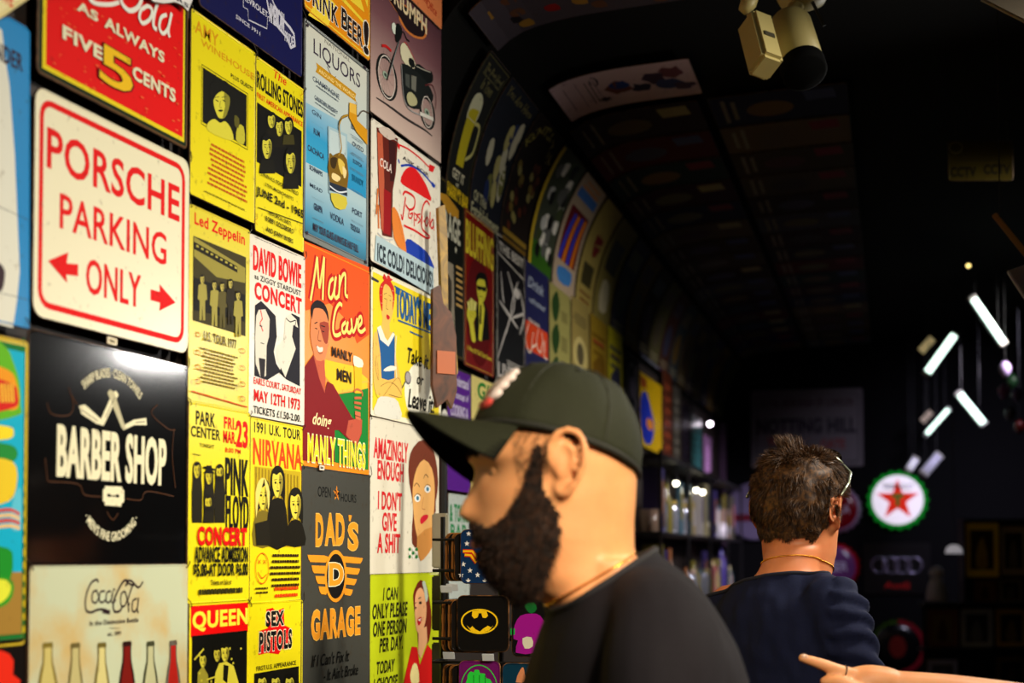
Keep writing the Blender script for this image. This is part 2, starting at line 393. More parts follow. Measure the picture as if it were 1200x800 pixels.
def vault_at(s, n=0.0):
    """(across, up) at arc length s from the spring line, n metres inside the vault"""
    s = max(0.0, min(VS[-1] - 1e-4, s)); k = max(i for i in range(len(VS)) if VS[i] <= s); k = min(k, len(VPN) - 2)
    t = (s - VS[k]) / (VS[k + 1] - VS[k]); p = VPN[k] * (1 - t) + VPN[k + 1] * t
    a, b = VPN[max(0, k - 1)], VPN[min(len(VPN) - 1, k + 2)]; d = (b - a) / np.linalg.norm(b - a)
    return p[0] + d[1] * n, p[1] - d[0] * n, d
V = []; Fc = []
for i, s_ in enumerate(VS):
    w, z, d = vault_at(s_, -0.012)
    V += [TP(w, 3.09, z), TP(w, 9.45, z), TP(w, 3.09, 3.4)]
for i in range(len(VS) - 1):
    a, b = 3 * i, 3 * i + 3
    Fc += [(a, b, b + 1, a + 1), (a, a + 2, b + 2, b)]
structure('ceiling_vault', V, Fc, CEILM)

# ------------------------------------------------------------------ the near wall of signs
W1 = WALL1
YEL = (232, 216, 22); RED = (220, 10, 10); INK = (11, 10, 7); CRM = (232, 226, 190); WHT = (236, 234, 222)
POST = 'yellow concert poster signs on the near wall'

# -- fragments at the left edge
S = Sign('metal_sign', 'cream sign corner with red lettering tilted above the blue sign', 'sign', W1, (-60, -60), (38, 16), (226, 212, 150), off=0.022,
         outline=[(-60, -90), (34, -90), (37, -4), (0, 22), (-60, 60)], ties=False)
S.poly([(-50, -80), (22, -70), (24, -4), (0, 13), (-50, 44)], (240, 226, 170)); S.text('WE', (0, -14), (13, 9), RED, 0.03, shear=0.1); S.done()
S = Sign('metal_sign', 'blue and white sign with a curved white field at the far left edge', 'sign', W1, (-70, -20), (33, 386), (8, 130, 196), rad=0.012,
         outline=[(-70, -10), (0, 20), (8, 19), (29, 31), (33.5, 38), (32.5, 386), (-70, 362)], ties=False)
S.poly([(-60, -4), (0, 35), (5, 75), (9, 100), (15, 180), (21, 318), (18, 350), (13, 384), (-60, 366)], (222, 222, 208), 'white_field')
S.text('NDER', (-8, 48), (24, 84), (52, 44, 60), 0.03); S.poly([(-20, 300), (1, 312), (3, 328), (-2, 342), (-20, 340)], (60, 44, 50), 'picture', 3)
S.stroke([(-60, 218), (12, 249), (33, 259)], 0.0008, (60, 70, 80), 'seam'); S.stroke([(-60, 330), (10, 346), (32, 352)], 0.0008, (60, 70, 80), 'seam')
S.done()
S = Sign('metal_sign', 'turquoise tropical cocktail sign with dashed green border at the left edge', 'sign', W1, (-90, 372), (27.5, 756), (196, 170, 30), ties=False)
S.rect((-90, 380), (24, 750), (26, 112, 48), 'border')
for k in range(24): S.rect((24.2, 396 + k * 15), (26.6, 403 + k * 15), (20, 92, 40), 'border')
S.rect((-90, 388), (22, 742), (18, 170, 205))
c = crop(0, 370, 2.58)
S.poly(c((-60, 60), (10, 95), (30, 130), (52, 200), (56, 270), (50, 300), (-60, 300)), (96, 176, 30), smooth=3)
S.poly(c((-60, 150), (20, 165), (44, 205), (50, 262), (30, 285), (-60, 262)), (230, 150, 28), smooth=3)
S.poly(c((-60, 190), (30, 205), (46, 240), (40, 275), (-60, 290)), (206, 34, 26), smooth=3)
for k in range(5): S.stroke(c((-6 + 9 * k, 205), (-2 + 9 * k, 262)), 0.003, (238, 206, 60))
S.poly(c((-60, 330), (20, 335), (34, 352), (20, 372), (-60, 372)), (236, 214, 40), smooth=3)
S.poly(c((-60, 385), (26, 390), (46, 420), (20, 445), (-60, 440)), (34, 136, 56), smooth=3)
S.poly(c((-60, 440), (30, 440), (44, 500), (20, 560), (-60, 560)), (228, 196, 40), smooth=3)
S.poly(c((30, 560), (54, 520), (56, 640), (24, 640)), (90, 190, 214), smooth=3)
for k in range(4): S.stroke(c((-20, 590 + 16 * k), (24, 586 + 16 * k), (52, 600 + 14 * k)), 0.004, ((206, 60, 30), (236, 190, 120))[k % 2])
S.rect((-90, 672), (22, 742), (158, 122, 52)); c = crop(0, 640, 5)
S.poly(c((-200, 0), (30, 10), (60, 90), (50, 170), (10, 200), (-200, 180)), (30, 140, 40), smooth=3)
S.poly(c((-100, 190), (20, 180), (65, 230), (40, 320), (-40, 350)), (46, 150, 36), smooth=3); S.poly(c((-100, 200), (10, 195), (48, 235), (26, 300), (-40, 330)), (222, 226, 60), smooth=3)
S.done()
S = Sign('metal_sign', 'black sign with a red shape in the bottom left corner', 'sign', W1, (-90, 757), (27, 900), (20, 14, 12), ties=False)
S.poly([(-80, 762), (0, 762), (9, 766), (14, 774), (13, 790), (22, 797), (10, 830), (-80, 850)], (226, 44, 24)); S.done()

# -- column of large square signs
S = Sign('metal_sign', 'red sign offering a drink for five cents, yellow numeral 5', 'sign', W1, (44, -150), (217.5, 176), (96, 66, 36), wear=0.9)
S.frame((46, -146), (216, 172), (22, 40, 14), 0.012, 0.004); S.rect((50, -136), (214, 167), (228, 206, 20), 'field'); S.rect((54, -132), (212, 161), (224, 8, 6), 'field')
for k in range(60):
    x, y = random.uniform(58, 208), random.uniform(-20, 80) + 0
    y += (x - 54) * 0.5; r = random.uniform(0.8, 2.4)
    S.ell((x - r, y - r), (x + r, y + r * 1.2), (236, 96, 50), 'speckles', 7)
S.text('AS', (88, 1), (111, 26), CRM, 0.045); S.text('ALWAYS', (120, 19), (189, 74), CRM, 0.045); S.text('FIVE', (71, 30), (116.5, 71), CRM, 0.05)
S.text('CENTS', (153, 77), (202, 120), CRM, 0.05); S.text('5', (115, 50), (151, 113), (236, 190, 24), 0.015, out=(90, 10, 6), ow=0.05)
c = crop(0, 0, 4); WS = WHT                                         # the script word, stroke by stroke
for pts, w in (([(430, -60), (400, -20), (430, 15), (500, 22), (545, 12)], .006), ([(600, -60), (560, -40), (556, 10), (590, 50), (628, 40), (650, 0), (640, -30)], .007), ([(650, 40), (640, 80), (656, 110), (690, 90), (700, 50), (680, 30), (652, 44)], .006),
               ([(745, -40), (712, 60), (706, 120), (722, 140)], .0065), ([(768, 70), (742, 84), (734, 130), (752, 158), (776, 130), (790, 66)], .006), ([(792, 62), (776, 140), (782, 176)], .006)):
    S.stroke(c(*pts), w, WS, 'script')
S.done()
S = Sign('metal_sign', 'white pennant ribbon sign edge hanging over the red five cents sign', 'sign', W1, (166, -50), (224, 14), (232, 230, 226), off=0.020,
         outline=[(160, -60), (171, -4), (178, 3), (190, 5), (203, 3.5), (212, 7), (218.5, 14), (224.5, 0), (228, -40)], ties=False)
S.text('ORS', (194, -12), (219, 3), (36, 28, 60), 0.04); S.done()
S = Sign('metal_sign', 'white square parking sign with red lettering and two arrows', 'sign', W1, (40, 98), (217.5, 416), (234, 228, 196), rad=0.02, wear=0.3, tilt=(0.0, -0.5))
S.frame((46, 112), (212.5, 404), RED, 0.0085, 0.024)
S.text('PORSCHE', (55, 149), (207, 259.5), RED, 0.022); S.text('PARKING', (69.5, 226), (192, 311), RED, 0.012); S.text('ONLY', (100, 302), (162, 361), RED, 0.012)
c = crop(0, 180, 3.333)
S.poly(c((184, 418), (262, 385), (256, 428), (300, 432), (300, 478), (254, 472), (258, 505)), RED, 'arrow#1')
S.poly(c((676, 582), (614, 510), (616, 540), (580, 530), (580, 572), (616, 582), (614, 614)), RED, 'arrow#2'); S.done()
S = Sign('metal_sign', 'black barber shop sign with crossed razors and white lettering', 'sign', W1, (31, 384), (215.5, 661), (9, 9, 10), rad=0.006, wear=0.0, rough=0.09, spec=0.5, tilt=(0.4, 0.0))
S.text('BARBER SHOP', (66, 498), (192, 568), CRM, 0.03)
c = crop(0, 370, 2.579); BR1 = (74, 44, 24)
for pts in ([(235, 262), (240, 290), (296, 326), (306, 318)], ): pass
S.poly(c((232, 272), (250, 268), (300, 312), (308, 332), (286, 326), (240, 296)), CRM, 'razor'); S.poly(c((296, 318), (308, 330), (352, 238), (344, 226), (334, 232)), CRM, 'razor')
S.poly(c((436, 308), (438, 330), (400, 330), (366, 346), (370, 330), (398, 314)), CRM, 'razor'); S.poly(c((376, 344), (362, 340), (318, 232), (326, 222), (338, 230)), (190, 184, 150), 'razor')
for q in (((240, 284), (290, 318)), ((404, 322), (432, 320)), ((312, 308), (342, 244))): S.stroke(c(*q), 0.0012, (40, 40, 30), 'razor')
ky = (S.P((125, 430))[1] - S.P((125, 530))[1]) / 100
S.arc('SHARP BLADES · CLEAN TOWELS', (129, 532), 90 * ky, 78, 10 * ky, CRM, True, 0.02)
S.arc("· MEN'S FINE GROOMING ·", (130, 562), 72 * ky, 100, 11 * ky, CRM, False, 0.02)
S.poly(c((312, 514), (364, 516), (364, 524), (370, 526), (370, 562), (363, 566), (362, 576), (312, 572), (312, 562), (306, 560), (306, 524), (312, 522)), CRM, 'razor_blade')
S.ell(c((318, 536))[0], c((330, 548))[0], INK, 'razor_blade', 8); S.ell(c((344, 538))[0], c((356, 550))[0], INK, 'razor_blade', 8); S.stroke(c((320, 543), (354, 545)), 0.002, INK, 'razor_blade', 0)
for q in (((135, 262), (150, 296), (200, 300), (215, 270), (200, 215)), ((470, 268), (452, 296), (500, 340), (524, 345)), ((140, 500), (230, 508), (250, 540), (300, 546)), ((375, 552), (420, 556), (440, 530), (520, 545)), ((520, 340), (515, 420), (525, 520)), ((130, 430), (138, 500)), ((318, 592), (336, 616), (352, 596)), ((206, 236), (226, 268))):
    S.stroke(c(*q), 0.0016, BR1, 'flourish')
S.done()
S = Sign('metal_sign', 'aged cream sign showing a row of six drink bottles', 'sign', W1, (32, 662), (216.5, 930), (196, 204, 172), rad=0.008, wear=0, panelmat=mat((196, 204, 172), 0.3, kind='stain', coat=0.2))
c = crop(0, 640, 5); SI = (44, 30, 34)
for pts, w in (([(566, 212), (556, 194), (520, 220), (492, 300), (494, 372), (524, 386), (560, 372), (600, 370), (634, 384)], .0035), ([(560, 256), (534, 270), (530, 318), (552, 330), (568, 296), (556, 262)], .003),
               ([(606, 262), (578, 268), (572, 316), (590, 328), (610, 312)], .003), ([(640, 262), (616, 272), (612, 320), (628, 328), (646, 300), (650, 262)], .003), ([(650, 262), (642, 320), (656, 330), (668, 310)], .0026),
               ([(652, 252), (664, 254)], .003), ([(724, 232), (740, 206), (716, 202), (680, 260), (654, 330), (660, 380), (692, 378), (706, 350)], .0038), ([(722, 262), (700, 280), (698, 340), (718, 350), (734, 310), (722, 264)], .003),
               ([(750, 340), (738, 320), (762, 240), (772, 226), (752, 222), (730, 204), (760, 202), (800, 240), (828, 206)], .0032), ([(740, 330), (744, 384)], .003), ([(790, 306), (768, 320), (764, 372), (780, 382), (796, 350), (800, 300)], .003), ([(802, 300), (794, 372), (802, 386)], .0028), ([(590, 378), (634, 386)], .006)):
    S.stroke(c(*pts), w, SI, 'script')
S.text('In the Distinctive Bottle', (103, 723.5), (160, 732.5), SI, 0.02); S.text('est. 1899', (124, 739), (139.5, 745), SI, 0.02); S.stroke([(126, 735.5), (138, 736)], 0.0006, SI, 'script', 0)
BC = [((120, 104, 40), (196, 182, 110)), ((104, 92, 50), (186, 176, 120)), ((104, 92, 40), (206, 196, 130)), ((40, 16, 12), (116, 22, 14)), ((60, 62, 40), (184, 184, 142)), ((96, 90, 80), (170, 30, 22))]
for (x, y0), (dk, lt), nw, bw in zip(((53.6, 752), (86, 752.5), (117, 752), (146.5, 750.5), (174, 750.5), (200.6, 749.5)), BC, (5.5, 5, 4.6, 4.8, 4.2, 4), (11.5, 9, 9, 9.5, 9, 8.5)):
    sh = [(x - nw, y0 + 1), (x + nw, y0), (x + nw, y0 + 16), (x + nw * 1.1, y0 + 24), (x + bw * .8, y0 + 36), (x + bw, y0 + 50), (x + bw, 918), (x - bw, 918), (x - bw, y0 + 50), (x - bw * .8, y0 + 36), (x - nw * 1.1, y0 + 24), (x - nw, y0 + 16)]
    S.poly(sh, dk, 'bottle_picture')
    S.poly([(x + (px - x) * 0.72, py + (2 if py < 800 else -2)) for px, py in sh], lt, 'bottle_picture')
    S.rect((x - nw * 1.1, y0 + 3), (x + nw * 1.1, y0 + 6), dk, 'bottle_picture')
S.done()

# -- two columns of poster signs
def poster(label, TL, BR, col=YEL, **k): return Sign('metal_sign', label, 'sign', W1, TL, BR, col, group=None, rad=0.006, wear=0.55, **k)
S = poster('yellow poster sign with orange title above a portrait of a dark haired woman', (222, 8), (297, 263)); OR = (216, 150, 16)
S.text('AMY', (227, 22), (254, 56), OR, 0.01); S.text('WINEHOUSE', (234, 45), (296, 94), OR, 0.01); S.text('PLUS GUESTS', (269, 86), (294.5, 107), INK, 0.03)
S.frame((234.5, 75), (288.5, 176), INK, 0.0012); S.rect((236, 79), (287, 172), (16, 16, 10), 'photo')
c = crop(210, 0, 2.667); LF = (214, 206, 60)
portrait(S, c, 128, 318, 26, 52, LF, (16, 16, 10), 1.1, turn=-.15); S.poly(c((92, 262), (130, 250), (168, 290), (170, 330), (150, 300), (128, 285), (108, 300), (92, 330)), (16, 16, 10), 'photo', 2)
S.poly(c((84, 385), (104, 372), (122, 384), (140, 380), (160, 410), (158, 440), (86, 410)), LF, 'photo', 3); S.poly(c((178, 392), (196, 396), (200, 440), (190, 452), (172, 436)), (190, 184, 52), 'photo', 2); S.poly(c((168, 360), (182, 372), (180, 400), (168, 392)), (90, 86, 30), 'photo', 2)
S.fine((240, 163), (289, 240), 9, (196, 92, 20)); S.fine((232, 220), (290, 250), 3, (110, 90, 14)); S.done()
S = poster('yellow poster sign announcing a June 1965 concert by four young men', (297.5, 64), (355, 297), tilt=(0, 0.6))
S.text('The', (319, 81), (334, 101), RED, 0.01, shear=0.2); S.text('ROLLING STONES', (299, 83), (353.5, 138), INK, 0.03); S.text('FIRST AMERICAN APPEARANCE', (299, 108), (353.5, 149), RED, 0.02)
S.rect((299, 120), (352, 219), (10, 9, 5), 'photo'); c = crop(210, 0, 2.667)
for x, y, rx, ry in ((309, 400, 13, 30), (283, 378, 13, 26), (337, 396, 13, 28), (268, 462, 17, 40), (343, 506, 17, 42)):
    S.poly(c((x - rx * 1.5, y + ry * 2.0), (x - rx * 1.2, y + ry * .9), (x + rx * 1.2, y + ry * .9), (x + rx * 1.5, y + ry * 2.0)), random.choice([(60, 56, 20), (20, 18, 8)]), 'photo'); portrait(S, c, x, y, rx * .9, ry * .85, (206, 198, 62), (12, 12, 8), .5)
S.text('LYNN H.S. FOOTBALL FIELD', (303, 201), (347.5, 228), INK, 0.01); S.text('LYNN, MASSACHUSETTS', (308, 214), (341.5, 233.5), INK, 0.01); S.text('JUNE 2nd - 1965', (297.5, 218), (353.5, 258.5), INK, 0.03)
S.stroke([(299, 243), (353.5, 262)], .0012, INK, 'border', 0); S.text('WITH SPECIAL GUESTS', (312, 247), (338.5, 260), INK, 0.01); S.text('BOBBY GOLDSBORO', (308.5, 253), (341.5, 274), INK, 0.03); S.text('AND JONNY RIVERS', (309, 265.5), (341, 287), INK, 0.03)
for p in ((296.5, 250), (350, 262), (351, 104)): S.stroke([(p[0], p[1]), (p[0] + 2, p[1] + 5), (p[0] - 1, p[1] + 9), (p[0] + 2, p[1] + 14)], .001, (200, 120, 16), 'flourish')
S.done()
S = poster('yellow poster sign with a red title over a band photo and 1977 tour dates', (219.5, 237), (290, 485), (220, 204, 50))
S.text('Led Zeppelin', (226.5, 249), (285, 291), RED, 0.03); S.rect((224.7, 276), (286, 394), (60, 54, 24), 'photo'); c = crop(210, 230, 2.857)
S.poly(c((44, 135), (216, 240), (216, 290), (120, 270), (44, 200)), (150, 140, 60), 'photo'); S.poly(c((42, 150), (190, 235), (190, 256), (42, 175)), (30, 26, 14), 'photo')
for k in range(9): S.rect(c((52 + 16 * k, 162 + 9 * k))[0], c((60 + 16 * k, 172 + 9 * k))[0], (180, 168, 70), 'photo')
S.poly(c((42, 270), (216, 330), (216, 420), (42, 380)), (20, 18, 10), 'photo')
for x, h0 in ((72, 265), (112, 285), (138, 290), (165, 280), (190, 320)):
    bc = random.choice([(160, 150, 70), (90, 82, 38), (40, 34, 16)])
    S.poly(c((x - 13, h0 + 32), (x, h0 + 26), (x + 13, h0 + 32), (x + 16, h0 + 80), (x + 9, h0 + 84), (x + 9, h0 + 150), (x + 2, h0 + 150), (x, h0 + 100), (x - 3, h0 + 150), (x - 10, h0 + 150), (x - 9, h0 + 84), (x - 16, h0 + 78)), bc, 'photo'); portrait(S, c, x, h0 + 14, 7, 14, (196, 182, 88), (24, 20, 10), 1.2)
S.text('U.S. TOUR 1977', (236, 387.5), (274, 409), (90, 70, 20), 0.02); S.fine((231, 405), (276, 458), 10, (120, 92, 24))
for y in (392, 413, 430, 447): S.ell((225.5, y - 4), (232, y + 4), (206, 110, 24), 'emblem', 10, 0.0014)
for y in (411, 431, 450, 467): S.ell((278, y - 4), (284.5, y + 4), (206, 110, 24), 'emblem', 10, 0.0014)
S.stroke([(221, 458), (287, 477)], .0016, RED, 'border', 0); S.done()
S = poster('white poster sign with red lettering for a 1973 London concert', (291, 272), (354.5, 499.5), (226, 220, 204), tilt=(0, -0.5))
S.fine((294, 277), (350, 300), 1, (90, 80, 70)); S.text('DAVID BOWIE', (296, 287.5), (350.5, 337), RED, 0.04); S.text('as ZIGGY STARDUST', (297, 320), (350.5, 347), INK, 0.02); S.text('CONCERT', (297.5, 330), (351, 368), RED, 0.05); c = crop(210, 230, 2.857)
S.poly(c((250, 365), (270, 350), (292, 372), (318, 400), (322, 470), (312, 520), (320, 560), (352, 612), (398, 636), (398, 405), (372, 392), (360, 400), (348, 460), (350, 500), (340, 560), (330, 590), (290, 615), (248, 600)), (28, 26, 34), 'photo')
S.poly(c((254, 400), (262, 380), (284, 378), (298, 410), (296, 470), (288, 500), (286, 600), (270, 612), (252, 560), (250, 470)), (222, 216, 200), 'photo'); S.stroke(c((268, 380), (274, 410), (266, 424), (276, 452)), .003, RED, 'photo', 0)
S.poly(c((350, 408), (368, 394), (386, 412), (392, 440), (376, 430), (372, 470), (384, 510), (350, 606), (322, 545), (320, 505), (345, 480)), (226, 220, 204), 'photo'); S.stroke(c((352, 408), (366, 420), (384, 416), (380, 440)), .002, INK, 'photo')
S.ell(c((264, 430))[0], c((274, 438))[0], INK, 'photo', 8); S.stroke(c((268, 490), (280, 494)), .0014, INK, 'photo', 0); S.poly(c((262, 540), (284, 545), (280, 612), (268, 608)), (40, 36, 40), 'photo')
S.text('EARLS COURT, SATURDAY', (296, 441.5), (350.5, 463.5), RED, 0.015); S.text('MAY 12TH 1973', (296.5, 456), (349, 480.5), RED, 0.03); S.text('TICKETS £1.50-2.00.', (295.5, 475), (350, 494.5), INK, 0.01); S.done()
S = poster('yellow poster sign for a park concert with five dollar advance admission', (219, 469), (290.5, 704)); c = crop(210, 460, 2.35)
S.text('PARK', (228, 481), (250, 500.5), INK, 0.03); S.text('CENTER', (222, 498.5), (256, 516), INK, 0.03); S.text('TONIGHT', (232, 519), (249, 525.5), INK, 0.02); S.text('FRI.', (261, 488.5), (274.5, 503.5), RED, 0.05); S.text('MAR.', (260, 504.7), (274.7, 520), RED, 0.05); S.text('23', (275.5, 493), (288, 524.5), RED, 0.04); S.text('8:00 PM', (262, 524), (280, 532), RED, 0.02)
S.text('PINK', (262.5, 536.5), (288.5, 581), INK, 0.015); S.text('FLOYD', (263, 580.5), (289, 620), INK, 0.015)
for x, y, ht in ((44, 215, False), (106, 222, False), (76, 232, True), (74, 305, False)):
    S.poly(c((x - 15, y + 60), (x - 12, y + 20), (x, y + 14), (x + 12, y + 20), (x + 15, y + 62), (x + 14, min(y + 150, 358)), (x - 14, min(y + 150, 358))), (30, 26, 12), 'photo'); portrait(S, c, x, y, 9, 20, (206, 192, 44), (22, 18, 8), 1.5, hat=ht, beard=not ht and x > 60)
S.stroke(c((60, 205), (92, 212)), .003, INK, 'photo', 0); S.stroke(c((30, 168), (52, 172)), .001, INK, 'photo', 0)
S.text('CONCERT', (229, 617.5), (286, 638.5), RED, 0.06); S.text('ADVANCE ADMISSION', (225.5, 640.5), (287.5, 658), INK, 0.03); S.text('$5.00-AT DOOR $6.00', (224, 660), (287.5, 676), INK, 0.05); S.text('Tickets on Sale at', (244, 678.5), (268, 685), INK, 0.01); S.fine((222, 687), (288, 697), 1, (50, 46, 10)); S.done()
S = poster('yellow poster sign for a 1991 tour with three faces and a smiley', (291, 487.5), (353.5, 703.5), tilt=(0, 0.4)); RO = (226, 70, 14)
S.text('1991 U.K. TOUR', (296, 494), (350.5, 515.5), INK, 0.03); S.text('NIRVANA', (295, 513.5), (352, 550.5), RO, 0.03); S.rect((296, 546), (350.8, 641), (196, 168, 24), 'photo')
for k in range(14): S.rect((297 + 3.8 * k, 547 + k * .8), (298.2 + 3.8 * k, 636), (150, 124, 16), 'photo')
for x, y, dark in ((226, 285, 0), (266, 250, 1), (316, 310, 1)):
    hc = (40, 32, 10) if dark else (236, 214, 110)
    S.poly(c((x - 28, 420), (x - 26, y + 70), (x - 12, y + 42), (x + 12, y + 42), (x + 24, y + 70), (x + 26, 420)), (24, 20, 8) if dark else (120, 104, 30), 'photo', 2); portrait(S, c, x, y, 15, 38, (230, 210, 70), (24, 20, 8), 1.6)
    if not dark: S.poly(c((x - 20, y + 60), (x - 22, y - 10), (x - 12, y - 44), (x + 2, y - 50), (x - 6, y - 20), (x - 13, y + 10)), hc, 'photo', 2); S.poly(c((x + 14, y + 60), (x + 18, y - 10), (x + 10, y - 40), (x + 2, y - 50), (x + 8, y - 16), (x + 12, y + 10)), hc, 'photo', 2)
S.poly(c((202, 360), (240, 350), (246, 420), (206, 420)), (30, 26, 14), 'photo')
S.ell(c((203, 440))[0], c((241, 526))[0], RO, 'smiley', 22, 0.0016); S.stroke(c((210, 494), (222, 510), (234, 500)), .0016, RO, 'smiley')
for x in (214, 229):
    S.stroke(c((x - 4, 460), (x + 4, 470)), .0012, RO, 'smiley', 0); S.stroke(c((x + 4, 460), (x - 4, 471)), .0012, RO, 'smiley', 0)
S.fine((314, 647), (350, 688), 6, (60, 40, 8)); S.fine((296, 687), (312, 696), 2, (60, 40, 8)); S.fine((316, 686), (350, 700), 2, RO); S.done()
S = poster('yellow poster sign with a red banner title and a stage photo, bottom row', (219.5, 706), (289.5, 900)); S.rect((222, 710), (288.8, 740), RED, 'field'); S.text('QUEEN', (224.5, 713), (288, 738), (240, 224, 60), 0.05)
S.rect((223, 745), (287, 870), (14, 14, 10), 'photo'); c = crop(210, 460, 2.35); YL = (206, 196, 60)
S.poly(c((90, 830), (96, 770), (106, 745), (126, 740), (146, 752), (160, 800), (164, 830)), YL, 'photo'); S.poly(c((118, 748), (132, 752), (128, 800), (116, 790)), (20, 20, 12), 'photo'); portrait(S, c, 122, 718, 11, 22, YL, (20, 18, 10), .9); portrait(S, c, 100, 722, 9, 18, (190, 178, 56), (16, 14, 8), 1.1)
S.poly(c((44, 830), (46, 770), (60, 752), (74, 776), (78, 830)), (150, 142, 46), 'photo'); portrait(S, c, 60, 738, 9, 18, YL, (16, 14, 8), 1.3); S.stroke(c((36, 735), (62, 705)), .003, YL, 'photo', 0); S.stroke(c((70, 790), (110, 776)), .0022, YL, 'photo', 0)
for k in range(14): x, y = random.uniform(36, 180), random.uniform(690, 830); S.ell(c((x, y))[0], c((x + 5, y + 6))[0], YL, 'photo', 6)
S.done()
S = poster('yellow poster sign with a jagged red and black logo, bottom row', (290, 706), (352.5, 890)); PK = (226, 30, 60)
S.poly(c((236, 596), (254, 592), (262, 602), (284, 592), (286, 640), (306, 650), (302, 700), (278, 706), (270, 720), (240, 716), (214, 722), (216, 656), (240, 648)), RED, 'logo')
S.text('SEX', (310.5, 716), (330, 733), INK, 0.08, out=CRM, ow=0.14); S.text('PISTOLS', (302.5, 738), (340, 762), INK, 0.06, out=CRM, ow=0.12)
S.text('FIRST U.S. APPEARANCE', (298.5, 774), (345, 785.5), INK, 0.03); S.rect((296, 789), (348, 870), (20, 18, 10), 'photo')
for x in (225, 262, 300): portrait(S, c, x, 805, 12, 26, (206, 196, 62), (16, 14, 8), .4)
S.done()
# -- right hand columns of the near wall
NAVY = (22, 24, 78)
S = Sign('metal_sign', 'navy blue car club sign with white outlined emblem and ribbon above the yellow posters', 'sign', W1, (233, -170), (352.5, 92), NAVY, rad=0.008, wear=0.7)
c = crop(210, 0, 2.667); PW = (206, 206, 220)
S.stroke(c((176, -40), (196, -20), (196, 22), (210, 30), (212, 62), (270, 90), (272, 52), (290, 58)), .002, PW, 'emblem', 0)
S.text('CHEVROLET', (278, -12), (312, 21), PW, 0.03); S.text('SINCE 1911', (275, 17), (303, 41), PW, 0.02)
S.poly(c((262, -30), (276, -34), (292, 10), (318, 54), (344, 84), (356, 104), (360, 146), (344, 154), (330, 120), (300, 84), (276, 44)), PW, 'ribbon'); 
S.poly(c((266, -24), (276, -24), (292, 18), (316, 60), (340, 90), (352, 108), (355, 138), (346, 144), (334, 116), (304, 80), (280, 40)), (40, 40, 84), 'ribbon')
for w, p, q in (('AMERICAN', (314, 3), (331, 38)), ('PRIDE', (332, 36), (342, 55))): S.text(w, p, q, PW, 0.02)
S.done()
S = Sign('metal_sign', 'orange beer sign with yellow rays and black lettering at the top of the wall', 'sign', W1, (355.5, -150), (432, 73), (240, 150, 22), rad=0.010, wear=0.5, off=0.012)
S.frame((356, -145), (431.5, 69), (246, 210, 60), 0.003, 0.008); c = crop(350, 0, 6.156)
for q in (((60, 110), (200, 195), (260, 40), (230, 0), (120, 0)), ((300, 0), (330, 0), (470, 160), (480, 190)), ((360, 0), (440, 0), (466, 90)), ((470, 0), (490, 0), (488, 60))): S.poly(c(*q), (250, 220, 60), 'rays')
S.text('DRINK', (355, -24), (394, 30), (30, 18, 16), 0.03, out=(240, 232, 214), ow=0.085); S.text('B', (399, 9), (405.5, 37), (30, 18, 16), 0.03, out=(240, 232, 214), ow=0.085); S.text('EER', (406, 19), (423, 55), (30, 18, 16), 0.03, out=(240, 232, 214), ow=0.085); S.text('!', (425.5, 25), (429.5, 64), (30, 18, 16), 0.04, out=(240, 232, 214), ow=0.085); S.done()

GR = gradient([(0.0, (18, 84, 112)), (0.10, (66, 150, 186)), (0.30, (178, 206, 214)), (0.60, (196, 214, 214)), (1.0, (222, 222, 206))])
S = Sign('metal_sign', 'framed white to blue liquor chart with a whisky glass being filled', 'sign', W1, (355, 20), (430, 315), (120, 124, 120), rad=0.004, wear=0.2, rim=(90, 92, 92))
S.rect((357, 27), (427.5, 306), GR); S.frame((356.5, 25), (428, 308), (44, 48, 60), 0.0012, 0.002); LQ = (58, 48, 66); c = crop(350, 120, 4)
S.poly(c((28, 0), (190, 90), (190, 330), (130, 332), (28, 280)), gradient([(0, (60, 170, 214)), (0.35, (52, 160, 210)), (0.8, (170, 206, 220)), (1, (214, 222, 214))], lo=-0.06, hi=0.10), 'blue_band')
S.poly(c((222, 180), (312, 250), (310, 452), (222, 400)), gradient([(0, (34, 150, 204)), (0.4, (60, 160, 206)), (1, (200, 214, 214))], lo=-0.06, hi=0.07), 'blue_band')
k = crop(350, 0, 6.156)
S.text('NATIONAL', (379, 45.5), (409, 71.5), (120, 116, 110), 0.0); S.text('LIQUORS', (366, 44.5), (420.5, 107), LQ, -0.005)
S.stroke(k((196, 480), (214, 520), (240, 560), (258, 552)), .002, LQ, 'lettering')
S.poly(k((116, 452), (405, 676), (398, 706), (408, 738), (112, 518), (124, 488)), (200, 146, 24), 'banner'); S.text('AROUND THE WORLD', (372, 80), (414, 115), (246, 224, 150), 0.01)
for t, a, b in (('CHAMPAGNE', (365, 88.5), (396, 117)), ('CANADIAN WHISKEY', (367, 111), (394, 131)), ('GIN', (364, 127.5), (374.5, 140)), ('RUM', (366, 150), (373, 161)), ('CACHACA', (359, 169), (378, 187.5)), ('SCHNAPPS', (361, 193), (376, 207)), ('MEAD', (361.5, 214), (376, 226)), ('GRAPPA', (366, 237.5), (376, 250.5)),
                ('VODKA', (385, 248), (401, 264.5)), ('BOURBON', (410, 145), (421, 158)), ('OUZO', (411, 165), (424, 179)), ('SCOTCH', (412, 186), (422, 196)), ('BRANDY', (411, 204), (424, 219)), ('PORT', (411, 243), (422.5, 256)), ('TEQUILA', (409, 262), (420, 275))):
    S.text(t, a, b, (48, 62, 88) if t != 'BRANDY' else (24, 110, 150), 0.0 if t in ('GIN', 'MEAD', 'OUZO', 'PORT', 'VODKA', 'CHAMPAGNE') else 0.02)
S.text('MAY YOUR GLASS ALWAYS BE HALF FULL', (365, 261), (418, 296), LQ, 0.02)
